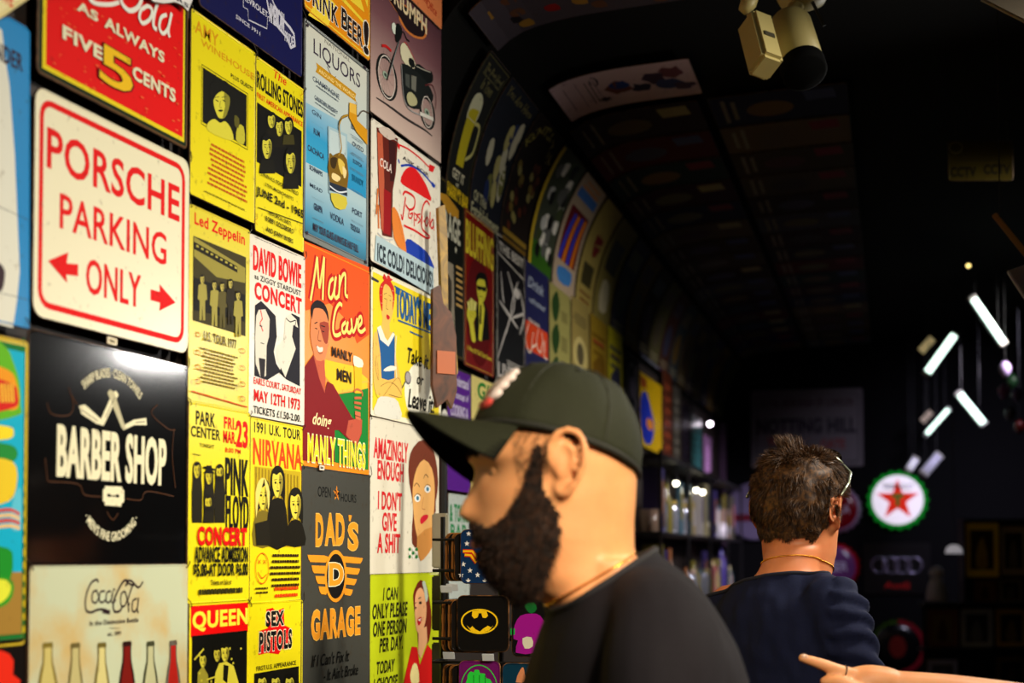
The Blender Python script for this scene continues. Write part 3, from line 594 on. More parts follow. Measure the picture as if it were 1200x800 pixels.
for y, x0, x1 in ((102, 367, 396), (121, 366, 392), (142, 362, 378), (163, 362, 378), (189, 361, 377), (209, 360, 377), (229, 362, 378), (253, 363, 378)): S.fine((x0, y), (x1, y + 10), 2, (110, 122, 132), 0.25)
for y in (160, 180, 198, 222, 258, 277): S.fine((408, y), (425, y + 7), 2, (110, 130, 146), 0.25)
S.poly(c((128, 110), (218, 150), (218, 470), (132, 424)), (160, 190, 200), 'glass'); S.poly(c((136, 126), (210, 160), (210, 262), (134, 238)), (190, 208, 210), 'glass')
S.poly(c((134, 240), (150, 250), (180, 236), (216, 268), (218, 400), (134, 372)), (122, 92, 22), 'glass', 2)
for q in (((140, 262), (170, 262), (160, 310), (142, 300)), ((176, 262), (206, 290), (196, 340), (180, 310)), ((150, 330), (186, 352), (172, 372), (146, 356)), ((196, 300), (214, 320), (210, 352), (200, 350))): S.poly(c(*q), random.choice([(222, 190, 80), (60, 44, 14), (236, 214, 150), (190, 140, 40)]), 'glass', 3)
S.poly(c((134, 372), (216, 402), (218, 440), (134, 412)), (34, 44, 62), 'glass'); S.stroke(c((136, 392), (176, 420), (216, 418)), .003, (214, 222, 230), 'glass'); S.poly(c((140, 424), (214, 446), (208, 500), (160, 492)), (206, 190, 60), 'glass', 2)
S.stroke(c((176, 250), (190, 220), (186, 170), (180, 110), (196, 70), (222, 60)), .004, (170, 130, 40), 'glass'); S.stroke(c((218, 66), (180, 90), (178, 160), (184, 240)), .0012, (90, 60, 10), 'glass')
S.poly(c((228, 0), (262, 12), (264, 84), (312, 130), (312, 200), (262, 140), (226, 70)), (214, 150, 20), 'bottle_picture'); S.poly(c((228, 0), (262, 14), (262, 60), (228, 44)), (232, 184, 70), 'bottle_picture'); S.stroke(c((262, 0), (264, 66), (290, 40), (318, 50)), .002, (70, 44, 8), 'bottle_picture')
for p in ((357.5, 27), (425, 76), (426, 304), (357, 270)): S.ell((p[0] - .6, p[1]), (p[0] + 1.6, p[1] + 6), (60, 50, 60), 'corner_ornament', 8)
S.done()

S = Sign('metal_sign', 'orange man cave sign with a smiling man in a maroon shirt raising a beer', 'sign', W1, (355, 282), (430.5, 557), (242, 140, 24), rad=0.004, wear=0.3,
         panelmat=None, tilt=(0, -0.4)); k = crop(350, 280, 5.714); c = crop(350, 410, 5.333)
S.poly(k((30, 10), (460, 190), (460, 640), (380, 700), (330, 560), (200, 430), (40, 480), (24, 400)), (236, 84, 22), smooth=0)
S.poly(c((160, 60), (330, 100), (420, 180), (420, 240), (240, 270), (150, 150)), (246, 200, 40))
S.poly(c((240, 275), (330, 262), (425, 238), (425, 750), (215, 700), (215, 485), (330, 430)), (18, 126, 44))
S.stroke(c((230, 262), (310, 250), (380, 205), (425, 196)), .004, (250, 190, 70))
ML = [[(72, 412), (96, 260), (116, 120)], [(116, 120), (122, 240), (130, 330)], [(130, 330), (146, 230), (162, 120)], [(162, 120), (156, 280), (152, 408)],
      [(222, 262), (200, 290), (192, 370), (208, 396), (226, 350), (236, 260)], [(240, 250), (228, 360), (240, 396), (256, 380)], [(264, 240), (262, 330), (256, 392)], [(260, 330), (280, 250), (300, 236), (302, 300), (302, 370), (318, 386)],
      [(280, 446), (262, 434), (236, 480), (220, 580), (228, 638), (252, 644), (272, 630)], [(304, 556), (282, 580), (282, 618), (300, 622), (316, 560)], [(318, 552), (312, 610), (330, 628), (344, 600)], [(340, 530), (350, 620), (368, 590), (380, 530)], [(384, 590), (408, 560), (404, 520), (388, 540), (386, 600), (406, 622), (434, 600)]]
for q in ML: S.stroke(k(*q), .021, (190, 12, 12), 'lettering')
for q in ML: S.stroke(k(*q), .0074, (250, 226, 120), 'lettering')
SK = (222, 134, 84)
S.poly(c((18, 120), (84, 30), (120, 160), (156, 250), (170, 196), (205, 215), (320, 420), (350, 440), (384, 430), (382, 520), (352, 600), (285, 545), (240, 500), (215, 500), (215, 700), (18, 690)), (128, 18, 22), 'picture'); S.poly(c((300, 440), (350, 430), (384, 436), (380, 520), (352, 590), (300, 550), (284, 530)), (190, 84, 60), 'picture')
S.poly(c((84, 34), (130, 70), (150, 60), (158, 180), (154, 270), (120, 180)), (196, 90, 62), 'picture')
S.poly(k((78, 470), (96, 440), (160, 445), (184, 500), (190, 600), (188, 690), (166, 800), (110, 812), (86, 740), (70, 660), (70, 600)), SK, 'face', 2)
S.poly(k((72, 470), (84, 430), (116, 408), (158, 430), (186, 490), (190, 560), (176, 510), (150, 470), (104, 462), (88, 480), (80, 540)), (28, 14, 18), 'face', 2)
S.poly(k((130, 560), (188, 560), (190, 640), (180, 700), (160, 690), (140, 620)), (160, 64, 44), 'face', 2); S.stroke(k((96, 566), (116, 556)), .002, INK, 'face', 0); S.stroke(k((140, 580), (166, 588)), .002, INK, 'face', 0)
S.ell(k((98, 592))[0], k((116, 606))[0], INK, 'face', 8); S.ell(k((142, 612))[0], k((162, 626))[0], INK, 'face', 8); S.stroke(k((126, 610), (118, 672), (140, 682)), .0016, (110, 40, 30), 'face')
S.poly(k((108, 712), (130, 726), (150, 724), (148, 752), (124, 756), (112, 738)), (240, 232, 214), 'face', 2); S.stroke(k((106, 708), (126, 764), (150, 760)), .0012, (120, 20, 20), 'face')
S.poly(c((330, 40), (385, 70), (382, 110), (380, 270), (338, 270), (336, 130)), (240, 190, 30), 'beer_glass'); S.poly(c((328, 44), (340, 36), (384, 62), (386, 108), (334, 98)), (246, 238, 214), 'beer_glass', 2)
for q in (((332, 262), (350, 246), (382, 262), (384, 290)), ((336, 300), (380, 300)), ((334, 328), (378, 336)), ((336, 356), (374, 366))): S.stroke(c(*q), .0048, (196, 104, 60), 'hand_picture')
S.poly(c((338, 380), (372, 390), (374, 440), (342, 430)), (206, 110, 70), 'hand_picture'); S.stroke(c((338, 408), (374, 420)), .0014, INK, 'hand_picture', 0)
S.text('MANLY', (387, 406), (410, 424), (40, 20, 14), 0.04); S.text('MEN', (393, 432), (409, 449), (40, 20, 14), 0.04)
S.text('doing', (364.5, 483), (386, 505), (250, 226, 170), 0.03, shear=0.35); S.text('MANLY THINGS', (359, 509), (425, 549), (246, 220, 40), 0.03, out=(250, 244, 190), ow=0.09); S.done()
S = Sign('price_tag', 'small white price tag below the man cave sign', 'tag', W1, (373.5, 544), (380, 552), (232, 226, 206), off=0.0145, thick=0.001, rad=0.001, wear=0, ties=False); S.fine((374.5, 546), (379, 550), 2, (110, 100, 90)); S.done()
S = Sign('price_tag', 'small white price tag below the parking sign', 'tag', W1, (124.5, 393), (137, 406), (226, 214, 176), off=0.0145, thick=0.001, rad=0.001, wear=0, ties=False); S.fine((126, 396), (135, 403), 2, (150, 140, 110)); S.done()

S = Sign('metal_sign', 'dark grey garage sign with orange wings around a round black letter D badge', 'sign', W1, (352, 545), (431.5, 835), (66, 66, 60), rad=0.005, wear=0.8); c = crop(350, 540, 3.077); GO = (234, 150, 34)
S.text('OPEN', (371, 569.5), (386, 583), INK, 0.0); S.text('HOURS', (398, 578), (416, 589), INK, 0.0); S.star((393, 578), 0.0155, GO); S.star((393, 578), 0.012, (200, 110, 24), 0.4); S.text('24', (390.5, 574), (396.5, 582), INK, 0.02)
for t, q in (('D', (((58, 196), (82, 302)))), ('A', ((93, 194), (124, 298))), ('D', ((131, 196), (158, 298))), ('S', ((176, 226), (206, 318))), ):
    S.text(t, c(q[0])[0], c(q[1])[0], GO, 0.05, out=(246, 190, 90), ow=0.085)
for i, (y0, y1, xl, xr) in enumerate(((338, 366, 26, 226), (376, 406, 40, 216), (414, 444, 54, 204), (452, 482, 66, 190))):
    S.poly(c((xl, y0), (xl + 60, y0 + 2), (104, y0 + 8), (92, y1), (xl + 10, y1 - 2), (xl + 4, y1 - 12)), GO, 'wing'); S.poly(c((xr, y0 + 12), (150, y0 + 4), (160, y1), (xr - 10, y1 + 4), (xr - 4, y1 - 4)), GO, 'wing')
S.poly(c((174, 194), (186, 196), (181, 218), (175, 216)), GO, 'lettering#ap')
S.ell(c((88, 320))[0], c((167, 506))[0], GO, 'badge', 28); S.ell(c((95, 334))[0], c((160, 494))[0], (20, 18, 16), 'badge', 28); S.text('D', c((107, 372))[0], c((152, 444))[0], GO, 0.07, out=CRM, ow=0.12); S.rect(c((104, 374))[0], c((118, 384))[0], GO, 'badge'); S.rect(c((104, 428))[0], c((118, 440))[0], GO, 'badge')
S.text('GARAGE', c((41, 530))[0], c((214, 634))[0], GO, 0.06, out=(246, 190, 90), ow=0.095)
S.text("If I Can't Fix It", c((40, 680))[0], c((176, 740))[0], INK, 0.0, shear=0.25); S.text("- It Ain't Broke", c((84, 730))[0], c((208, 790))[0], INK, 0.0, shear=0.25); S.done()

S = Sign('metal_sign', 'peach sign corner with red script at the top right of the near wall', 'sign', W1, (455, -110), (516.5, 36), (238, 138, 84), off=0.014); c = crop(430, 0, 5)
S.text('Office', (499, -2), (510.5, 20), (190, 50, 30), 0.0, shear=0.3); S.text('the', (492, -12), (500, 6), (190, 50, 30), 0.0, shear=0.3); S.done()
GT = gradient([(0.0, (214, 190, 176)), (0.25, (186, 156, 148)), (0.55, (126, 84, 90)), (0.85, (76, 38, 52)), (1.0, (60, 30, 44))])
S = Sign('metal_sign', 'dusky purple sign with a side view of a classic black motorcycle', 'sign', W1, (433, -90), (515.5, 192), (170, 140, 136), rad=0.004, wear=0.2, panelmat=GT); c = crop(430, 0, 5); BK = (16, 20, 20)
S.poly(c((112, -20), (150, 0), (220, 30), (290, 100), (340, 150), (346, 200), (322, 230), (270, 220), (220, 180), (184, 120), (180, 90), (160, 60)), (206, 120, 56), 'logo', 2); S.poly(c((112, -24), (150, -4), (216, 36), (286, 108), (330, 160), (334, 196), (316, 216), (270, 206), (224, 168), (192, 110), (150, 40)), (34, 22, 26), 'logo', 2)
S.text('TRIUMPH', (453, -22), (498.5, 40), (236, 214, 170), 0.04)
def wheel(x0, y0, x1, y1, hub):
    S.ell(c((x0, y0))[0], c((x1, y1))[0], BK, 'tyre_picture#%d' % x0, 30, 0.010); S.ell(c((x0 + 14, y0 + 18))[0], c((x1 - 14, y1 - 18))[0], (216, 206, 196), 'tyre_picture#%d' % x0, 30, 0.0025)
    cx, cy = hub
    for q in range(14):
        t = q * math.pi / 7; S.stroke(c((cx, cy), (cx + (x1 - x0) * .40 * math.cos(t), cy + (y1 - y0) * .42 * math.sin(t))), .0006, (90, 84, 84), 'spokes', 0)
    S.ell(c((cx - 16, cy - 34))[0], c((cx + 14, cy + 32))[0], (150, 170, 150), 'hub_picture', 14); S.ell(c((cx - 8, cy - 18))[0], c((cx + 8, cy + 16))[0], (50, 60, 56), 'hub_picture', 12)
S.stroke(c((48, 572), (120, 620), (230, 700), (330, 760), (376, 798)), .006, (50, 44, 44), 'ground_shadow', taper=True)
wheel(46, 268, 172, 632, (100, 440)); wheel(300, 520, 392, 790, (344, 660))
S.stroke(c((78, 268), (104, 272), (134, 300)), .006, (190, 30, 30), 'motorcycle'); S.stroke(c((184, 170), (176, 250), (134, 370), (108, 470)), .005, BK, 'motorcycle'); S.stroke(c((192, 200), (160, 300), (122, 440)), .002, (130, 140, 140), 'motorcycle', 0)
S.ell(c((136, 122))[0], c((164, 212))[0], (220, 228, 214), 'motorcycle', 14); S.poly(c((160, 150), (176, 138), (196, 170), (190, 226), (164, 250), (156, 210)), BK, 'motorcycle', 2); S.stroke(c((190, 190), (206, 190), (222, 226), (240, 244)), .003, BK, 'motorcycle')
S.poly(c((186, 276), (206, 250), (236, 290), (272, 368), (270, 400), (240, 396), (196, 350)), (216, 210, 176), 'fuel_tank', 2); S.poly(c((236, 340), (262, 350), (272, 390), (252, 398), (236, 372)), BK, 'fuel_tank', 2); S.stroke(c((206, 248), (226, 262), (270, 350)), .0016, (196, 60, 50), 'fuel_tank')
S.poly(c((276, 380), (300, 378), (336, 410), (370, 420), (378, 470), (350, 490), (290, 440), (270, 410)), BK, 'motorcycle', 2); S.stroke(c((280, 388), (320, 408), (362, 424)), .0018, (180, 176, 160), 'motorcycle')
S.poly(c((196, 372), (270, 410), (340, 480), (380, 560), (366, 600), (350, 560), (320, 560), (300, 640), (230, 620), (206, 560), (196, 470)), (24, 28, 28), 'motorcycle', 2)
S.poly(c((226, 550), (250, 540), (282, 580), (280, 616), (244, 620), (226, 590)), (176, 172, 130), 'engine', 2); S.poly(c((214, 430), (240, 440), (240, 520), (216, 500)), (70, 74, 70), 'engine'); S.poly(c((250, 440), (280, 450), (276, 540), (250, 520)), (110, 110, 100), 'engine')
S.stroke(c((192, 380), (200, 520), (214, 600), (250, 650), (320, 680)), .003, (150, 150, 150), 'exhaust'); S.stroke(c((300, 664), (380, 700)), .008, (214, 210, 200), 'exhaust', 0); S.stroke(c((330, 500), (372, 500), (394, 560), (392, 640)), .003, (90, 30, 34), 'motorcycle'); S.done()

S = Sign('metal_sign', 'white cola sign with a tall glass and a red, white and blue bottle cap', 'sign', W1, (433, 136), (514.5, 346), (232, 226, 208), rad=0.010, wear=0.7, off=0.013); c = crop(430, 130, 3.636); PR = (218, 24, 26); PB = (24, 60, 170)
S.poly(c((152, 590), (166, 545), (200, 560), (250, 600), (272, 640), (276, 680), (160, 620)), PB, 'bottle_cap_print#b', 2)
S.poly(c((138, 300), (150, 262), (176, 238), (206, 250), (240, 300), (262, 350), (268, 384), (210, 350), (160, 322)), PR, 'bottle_cap_print', 2)
S.stroke(c((140, 234), (180, 232), (230, 262), (282, 322)), .005, PB, 'ribbon'); S.stroke(c((126, 142), (170, 162), (220, 200), (262, 240), (284, 240)), .004, PR, 'ribbon'); S.stroke(c((126, 140), (134, 160)), .010, PR, 'ribbon', 0); S.poly(c((262, 226), (286, 238), (276, 262), (258, 254)), PR, 'ribbon'); S.stroke(c((128, 206), (134, 222)), .006, PB, 'ribbon', 0); S.poly(c((272, 300), (288, 318), (282, 330), (270, 318)), PB, 'ribbon')
S.text('ASK FOR', (470.5, 182), (501, 207), (40, 36, 44), 0.03)
for pts, w in (([(148, 358), (160, 344), (196, 368), (196, 410), (176, 420), (160, 400)], .004), ([(160, 366), (152, 420), (146, 462), (140, 440)], .004), ([(176, 420), (172, 450), (184, 456), (190, 436), (178, 440)], .0028), ([(196, 430), (196, 492)], .003), ([(196, 436), (208, 446), (204, 466), (196, 460)], .0028), ([(222, 440), (208, 444), (222, 464), (212, 478)], .0028), ([(230, 446), (228, 484)], .003),
               ([(236, 468), (240, 470)], .003), ([(262, 400), (250, 384), (236, 400), (228, 440), (230, 500), (262, 534), (246, 540), (200, 510), (152, 488)], .0036), ([(252, 450), (242, 470), (248, 490), (258, 470), (252, 452)], .003), ([(264, 430), (262, 494)], .003), ([(276, 460), (266, 480), (270, 500), (278, 490), (278, 462), (280, 510)], .003)):
    S.stroke(c(*pts), w * 1.35, PR, 'script')
S.poly(c((36, 70), (126, 118), (118, 260), (104, 340), (102, 540), (60, 530), (46, 400), (40, 240)), (96, 30, 20), 'cola_glass'); S.poly(c((38, 90), (60, 100), (68, 300), (66, 520), (54, 500), (44, 300)), (190, 90, 60), 'cola_glass'); S.poly(c((66, 330), (96, 350), (94, 530), (64, 520)), (150, 16, 22), 'cola_glass'); S.poly(c((86, 120), (118, 136), (110, 300), (92, 300)), (60, 20, 20), 'cola_glass')
S.ell(c((36, 66))[0], c((126, 132))[0], (214, 210, 200), 'cola_glass', 20, 0.0014); S.poly(c((46, 70), (84, 72), (120, 110), (90, 124), (50, 92)), (206, 190, 176), 'cola_glass', 2); S.text('COLA', (443.5, 184), (457, 203), (236, 220, 210), 0.02, shear=0.2)
S.stroke(c((40, 520), (70, 546), (104, 548)), .003, (200, 200, 200), 'cola_glass')
for q in (((40, 330), (34, 440)), ((42, 400), (44, 500))): S.stroke(c(*q), .006, (224, 120, 50), 'hand_picture', 0)
S.poly(c((100, 412), (124, 430), (146, 500), (162, 600), (140, 590), (108, 540)), (228, 130, 50), 'hand_picture', 2); S.stroke(c((124, 440), (150, 560)), .001, (150, 70, 30), 'hand_picture', 0)
S.poly(c((32, 528), (276, 668), (280, 790), (24, 636)), (178, 200, 206), 'strip'); S.text('ICE COLD! DELICIOUS!', (440.5, 285.5), (505, 337), (26, 40, 50), 0.05); S.done()

S = Sign('metal_sign', "yellow daily menu sign with a woman in a blue dress and red headscarf", 'sign', W1, (433, 311), (515.5, 506), (240, 234, 206), rad=0.006, wear=0.5); S.rect((435.5, 318), (513, 499), (238, 214, 34), 'field'); c = crop(430, 310, 4.211); BL = (24, 90, 150)
S.poly(c((14, 56), (26, 62), (54, 80), (50, 90), (16, 74)), (50, 50, 60), 'picture')
S.poly(c((180, 590), (200, 530), (226, 492), (260, 480), (300, 520), (340, 500), (345, 640), (300, 740), (240, 770), (190, 700)), (238, 236, 216), 'plate_picture', 2)
SK2 = (240, 190, 90)
S.poly(c((24, 370), (40, 330), (64, 316), (120, 336), (130, 420), (160, 560), (166, 640), (130, 660), (60, 650), (28, 600)), SK2, 'picture', 2)
S.poly(c((44, 318), (72, 330), (96, 396), (124, 330), (132, 350), (130, 560), (100, 570), (66, 560), (60, 440)), BL, 'dress'); S.poly(c((44, 310), (62, 300), (84, 360), (96, 376), (122, 334), (132, 346), (100, 404), (60, 370)), (240, 236, 220), 'dress')
S.poly(c((78, 516), (110, 498), (140, 506), (130, 522), (82, 526)), (236, 232, 216), 'dress', 2); S.stroke(c((140, 350), (134, 440), (140, 560)), .003, (236, 232, 216), 'dress')
S.poly(c((66, 300), (72, 260), (104, 280), (106, 320), (96, 350), (80, 340)), SK2, 'face'); S.poly(c((64, 130), (80, 90), (110, 86), (126, 130), (128, 200), (116, 262), (96, 300), (74, 270), (62, 210)), SK2, 'face', 2)
S.poly(c((54, 140), (62, 96), (96, 70), (126, 110), (130, 170), (118, 230), (122, 160), (106, 112), (84, 96), (72, 130), (70, 230), (60, 200)), (206, 34, 24), 'headscarf', 2); S.poly(c((78, 44), (90, 62), (104, 40), (108, 66), (122, 74), (96, 92), (80, 80), (70, 66)), (206, 34, 24), 'headscarf')
for x, y in ((66, 110), (62, 150), (66, 190), (92, 66), (122, 130), (124, 180)): S.ell(c((x - 2, y - 3))[0], c((x + 2, y + 3))[0], CRM, 'headscarf', 6)
for q in (((78, 146), (90, 140)), ((100, 150), (112, 158)), ((78, 166), (90, 170)), ((104, 176), (112, 178)), ((92, 170), (88, 216), (98, 220))): S.stroke(c(*q), .001, INK, 'face', 2)
S.poly(c((90, 246), (102, 252), (106, 264), (96, 272), (90, 262)), (200, 20, 24), 'face', 2)
for q in (((24, 370), (22, 480), (28, 600), (60, 660), (140, 560), (166, 600)), ((60, 600), (100, 580), (140, 600), (166, 654), (100, 640)), ((40, 450), (34, 500), (50, 570), (44, 480))): S.stroke(c(*q), .0009, (90, 60, 30), 'outline')
S.poly(c((40, 680), (60, 650), (130, 660), (154, 700), (158, 764), (30, 740)), (222, 220, 206), 'apron', 2)
S.stroke(c((165, 610), (186, 570)), .003, (60, 60, 60), 'spoon', 0); S.ell(c((180, 520))[0], c((210, 596))[0], (96, 92, 96), 'spoon', 14); S.ell(c((184, 528))[0], c((206, 586))[0], (168, 160, 160), 'spoon', 14)
S.text("TODAY'S MENU", (462.5, 337), (512.5, 391), BL, 0.03, out=(20, 40, 70), ow=0.045); S.stroke(c((128, 106), (212, 152)), .003, BL, 'rule', 0); S.stroke(c((146, 274), (345, 352)), .0035, BL, 'rule', 0); S.stroke(c((204, 330), (268, 358)), .003, BL, 'rule', 0)
S.text('Take it', (476, 407), (500.5, 433), INK, 0.02, shear=0.3); S.text('or', (487, 441), (494.5, 452), INK, 0.02, shear=0.3); S.text('Leave it!', (476.5, 455), (508, 485), INK, 0.02, shear=0.3); S.done()

S = Sign('metal_sign', 'white humorous sign with red lettering beside a woman with raised eyebrow', 'sign', W1, (432, 487), (514, 673), (226, 220, 200), rad=0.006, wear=0.4, rough=0.2, tilt=(0.9, -0.8)); c = crop(430, 485, 4.1)
for t, a, b in (('AMAZINGLY', (30, 112), (187, 234)), ('ENOUGH', (49, 222), (168, 326)), ("I DON'T", (53, 368), (162, 464)), ('GIVE', (74, 474), (139, 562)), ('A SHIT', (53, 574), (156, 666))): S.text(t, c(a)[0], c(b)[0], (212, 34, 40), 0.03)
HR = (110, 50, 30)
S.poly(c((192, 230), (212, 160), (262, 120), (310, 180), (330, 330), (320, 420), (314, 500), (240, 560), (238, 640), (214, 620), (212, 540), (216, 440), (196, 330)), HR, 'hair_picture', 2)
S.poly(c((214, 330), (230, 260), (262, 218), (300, 262), (314, 350), (312, 470), (300, 560), (262, 620), (236, 590), (220, 500), (212, 400)), (226, 170, 100), 'face', 2); S.poly(c((236, 590), (310, 540), (316, 620), (266, 700), (246, 690)), (206, 140, 70), 'face', 2)
for q in (((218, 346), (230, 332), (244, 350)), ((262, 310), (270, 290), (284, 304))): S.stroke(c(*q), .002, (50, 20, 10), 'face')
for x, y in ((234, 404), (280, 360)): S.ell(c((x - 14, y - 20))[0], c((x + 14, y + 20))[0], (236, 234, 226), 'face', 12); S.ell(c((x - 6, y - 12))[0], c((x + 8, y + 12))[0], (60, 120, 150), 'face', 10); S.stroke(c((x - 15, y - 6), (x, y - 22), (x + 15, y - 12)), .0012, INK, 'face')
S.stroke(c((262, 400), (256, 450), (270, 458)), .0014, (170, 90, 50), 'face'); S.poly(c((248, 506), (262, 486), (284, 484), (282, 502), (262, 524), (252, 526)), (206, 30, 50), 'face', 2)
for kx in range(3):
    for ky_ in range(3): S.ell(c((196 + 16 * kx, 640 + 18 * ky_))[0], c((208 + 16 * kx, 658 + 18 * ky_))[0], ((40, 120, 60), (230, 230, 220))[(kx + ky_) % 2], 'earring', 8)
S.done()
S = Sign('metal_sign', 'lime yellow humorous sign with slanted black lettering and a laughing woman in red', 'sign', W1, (432, 672.5), (512.5, 880), (190, 204, 30), rad=0.006, wear=0.4); c = crop(430, 660, 5.71)
for t, a, b in (('I CAN', (100, 160), (200, 245)), ('ONLY PLEASE', (30, 258), (264, 366)), ('ONE PERSON', (34, 372), (258, 484)), ('PER DAY.', (76, 484), (230, 590)), ('TODAY', (58, 640), (176, 738)), ('I CHOOSE', (36, 744), (196, 850))): S.text(t, c(a)[0], c(b)[0], (34, 34, 16), 0.04, shear=0.2)
S.poly(c((300, 220), (316, 160), (350, 110), (390, 150), (412, 250), (424, 360), (416, 470), (396, 540), (380, 420), (340, 560), (330, 470), (312, 340)), (110, 34, 20), 'hair_picture', 2)
S.poly(c((312, 250), (322, 190), (350, 160), (376, 200), (390, 300), (380, 400), (352, 470), (324, 450), (312, 350)), (232, 170, 120), 'face', 2); S.poly(c((336, 450), (390, 420), (396, 520), (350, 640), (334, 600)), (228, 170, 120), 'face')
S.stroke(c((312, 270), (320, 260)), .002, INK, 'face', 0); S.stroke(c((334, 236), (352, 226)), .002, INK, 'face', 0); S.ell(c((312, 288))[0], c((322, 306))[0], INK, 'face', 8); S.ell(c((338, 254))[0], c((358, 272))[0], INK, 'face', 8)
S.poly(c((328, 372), (356, 358), (350, 400), (334, 414)), (190, 20, 30), 'face', 2); S.poly(c((332, 376), (352, 366), (346, 388)), (240, 236, 220), 'face')
S.poly(c((222, 860), (290, 556), (326, 560), (344, 680), (396, 540), (440, 600), (458, 800), (450, 900), (222, 900)), (206, 28, 26), 'blouse'); S.poly(c((282, 720), (306, 666), (330, 690), (340, 790), (300, 820), (280, 770)), (236, 220, 150), 'hand_picture', 2); S.poly(c((360, 130), (378, 120), (400, 220), (384, 260), (372, 180)), (190, 200, 180), 'hair_picture', 2); S.done()
# ------------------------------------------------------------------ the far part of the left wall and the vault
W2 = WALL2
def far(label, TL, BR, col, **k): return Sign('metal_sign', label, 'sign', W2, TL, BR, col, rad=0.006, wear=0.5, ties=False, **k)
S = far('black garage sign with a yellow arched frame just past the near wall end', (505, 196), (543, 424), (20, 22, 18)); c = crop(500, 200, 5.71)
S.poly(c((20, 110), (96, 150), (130, 160), (208, 268), (206, 322), (140, 290), (96, 200), (20, 170)), (206, 150, 40)); S.frame((512, 205), (542, 421), (120, 100, 40), 0.002)
S.text('GARAGE', (508, 236), (538, 288), (206, 204, 180), 0.03); S.star((533, 293), 0.012, (206, 204, 180))
for k in range(7): S.poly(c((190, 630 + 42 * k), (232, 655 + 42 * k), (232, 672 + 42 * k), (190, 648 + 42 * k)), (200, 160, 90), 'stripe')
S.poly([(514, 300), (530, 310), (532, 400), (516, 395)], (150, 140, 120)); S.poly([(518, 320), (528, 330), (526, 380), (518, 372)], (60, 54, 44), smooth=2); S.done()
S = far('dark red poker sign showing a man in sunglasses holding a fan of cards', (543, 242), (577.5, 443), (126, 12, 14)); c = crop(500, 200, 5.71)
S.frame((544.5, 246), (576.5, 440), (214, 190, 60), 0.0014); S.ell((545, 291), (575, 436), (96, 8, 12)); S.text('BLUFFING', (545, 256), (577, 318), (224, 204, 50), 0.02)
c = crop(500, 340, 5); BY = (220, 212, 60)
DK = (10, 10, 6)
S.poly(c((282, 300), (276, 200), (284, 110), (300, 60), (330, 70), (352, 120), (362, 290)), DK, 'suit_picture'); S.poly(c((298, 60), (324, 74), (334, 110), (326, 200), (316, 300), (298, 290), (302, 180)), BY, 'shirt_picture'); S.poly(c((308, 84), (316, 88), (314, 200), (304, 196)), DK, 'tie_picture')
S.poly(c((288, -50), (294, -78), (322, -82), (342, -50), (346, 0), (334, 52), (316, 76), (300, 58), (290, 10)), BY, 'face_picture', 3); S.poly(c((282, -40), (284, -84), (306, -106), (336, -96), (350, -56), (348, -10), (340, -20), (334, -58), (300, -66), (290, -50)), DK, 'hair_picture', 2)
S.poly(c((288, -30), (312, -22), (342, -18), (342, 6), (326, 8), (314, -6), (306, 2), (292, -4)), DK, 'sunglasses_picture'); S.stroke(c((300, 34), (322, 40)), .0016, DK, 'face_picture', 0); S.stroke(c((304, 6), (298, 20), (306, 24)), .001, DK, 'face_picture', 0)
S.poly(c((234, 100), (252, 92), (276, 110), (284, 150), (268, 190), (282, 296), (258, 296), (244, 200), (230, 150)), BY, 'hand_picture', 2)
for k in range(5): S.poly(c((228 + 11 * k, 64 - 10 * (k if k < 3 else 4 - k)), (242 + 11 * k, 70 - 8 * (k if k < 3 else 4 - k)), (254 + 7 * k, 120), (240 + 7 * k, 116)), (206, 200, 90) if k % 2 else (232, 226, 130), 'cards_picture')
for k in range(4): S.stroke(c((244 + 9 * k, 120), (250 + 8 * k, 160)), .0010, DK, 'hand_picture', 0)
S.text('A Way Of Talk That Counts', (546, 404), (575, 425), (226, 204, 60), 0.03); S.done()
S = far('black and white sign of a dancing singer behind the cap', (581, 270), (614.5, 470), (24, 22, 26), rim=(150, 150, 140)); S.frame((582, 273), (613.5, 466), (206, 200, 190), 0.0028)
S.text('THE BEST', (584, 282), (612, 315), (206, 200, 190), 0.04); S.stroke([(582, 295), (613, 328)], .004, (206, 200, 190), 'border', 0); LG = (200, 194, 190)
for q in ([(586, 318), (588, 345), (590, 355)], [(594, 318), (602, 352), (598, 372)], [(606, 330), (600, 350), (596, 375), (588, 400), (582, 420)], [(608, 340), (613, 370), (608, 392)], [(584, 352), (596, 370), (606, 385)], [(600, 372), (612, 368)]): S.stroke(q, .011, LG, 'picture', taper=True)
S.ell((601, 335), (608, 352), LG); S.fine((592, 420), (612, 440), 3, LG); S.text('LIVE', (583, 424), (600, 448), LG, 0.05); S.done()
S = far('sign split into blue upper and orange red lower halves with white script', (614.5, 303), (641.5, 468), (36, 38, 84)); c = crop(600, 180, 2.963)
S.rect((615, 374), (641, 422), (206, 66, 30), 'field'); S.text('Drink', (618, 322), (636, 348), (160, 170, 190), 0.02, shear=0.3); S.text('refreshed', (619, 346), (638, 366), (160, 170, 190), 0.02, shear=0.3)
for q in ([(56, 590), (44, 640), (58, 690), (72, 660)], [(72, 620), (66, 670), (84, 660)], [(88, 610), (82, 660), (96, 690), (104, 650)], [(100, 620), (112, 690)], [(112, 650), (108, 700), (120, 716)]): S.stroke(c(*q), .006, (226, 210, 196), 'script')
S.text('Drink', (619, 372), (632, 384), (226, 210, 196), 0.02); S.done()
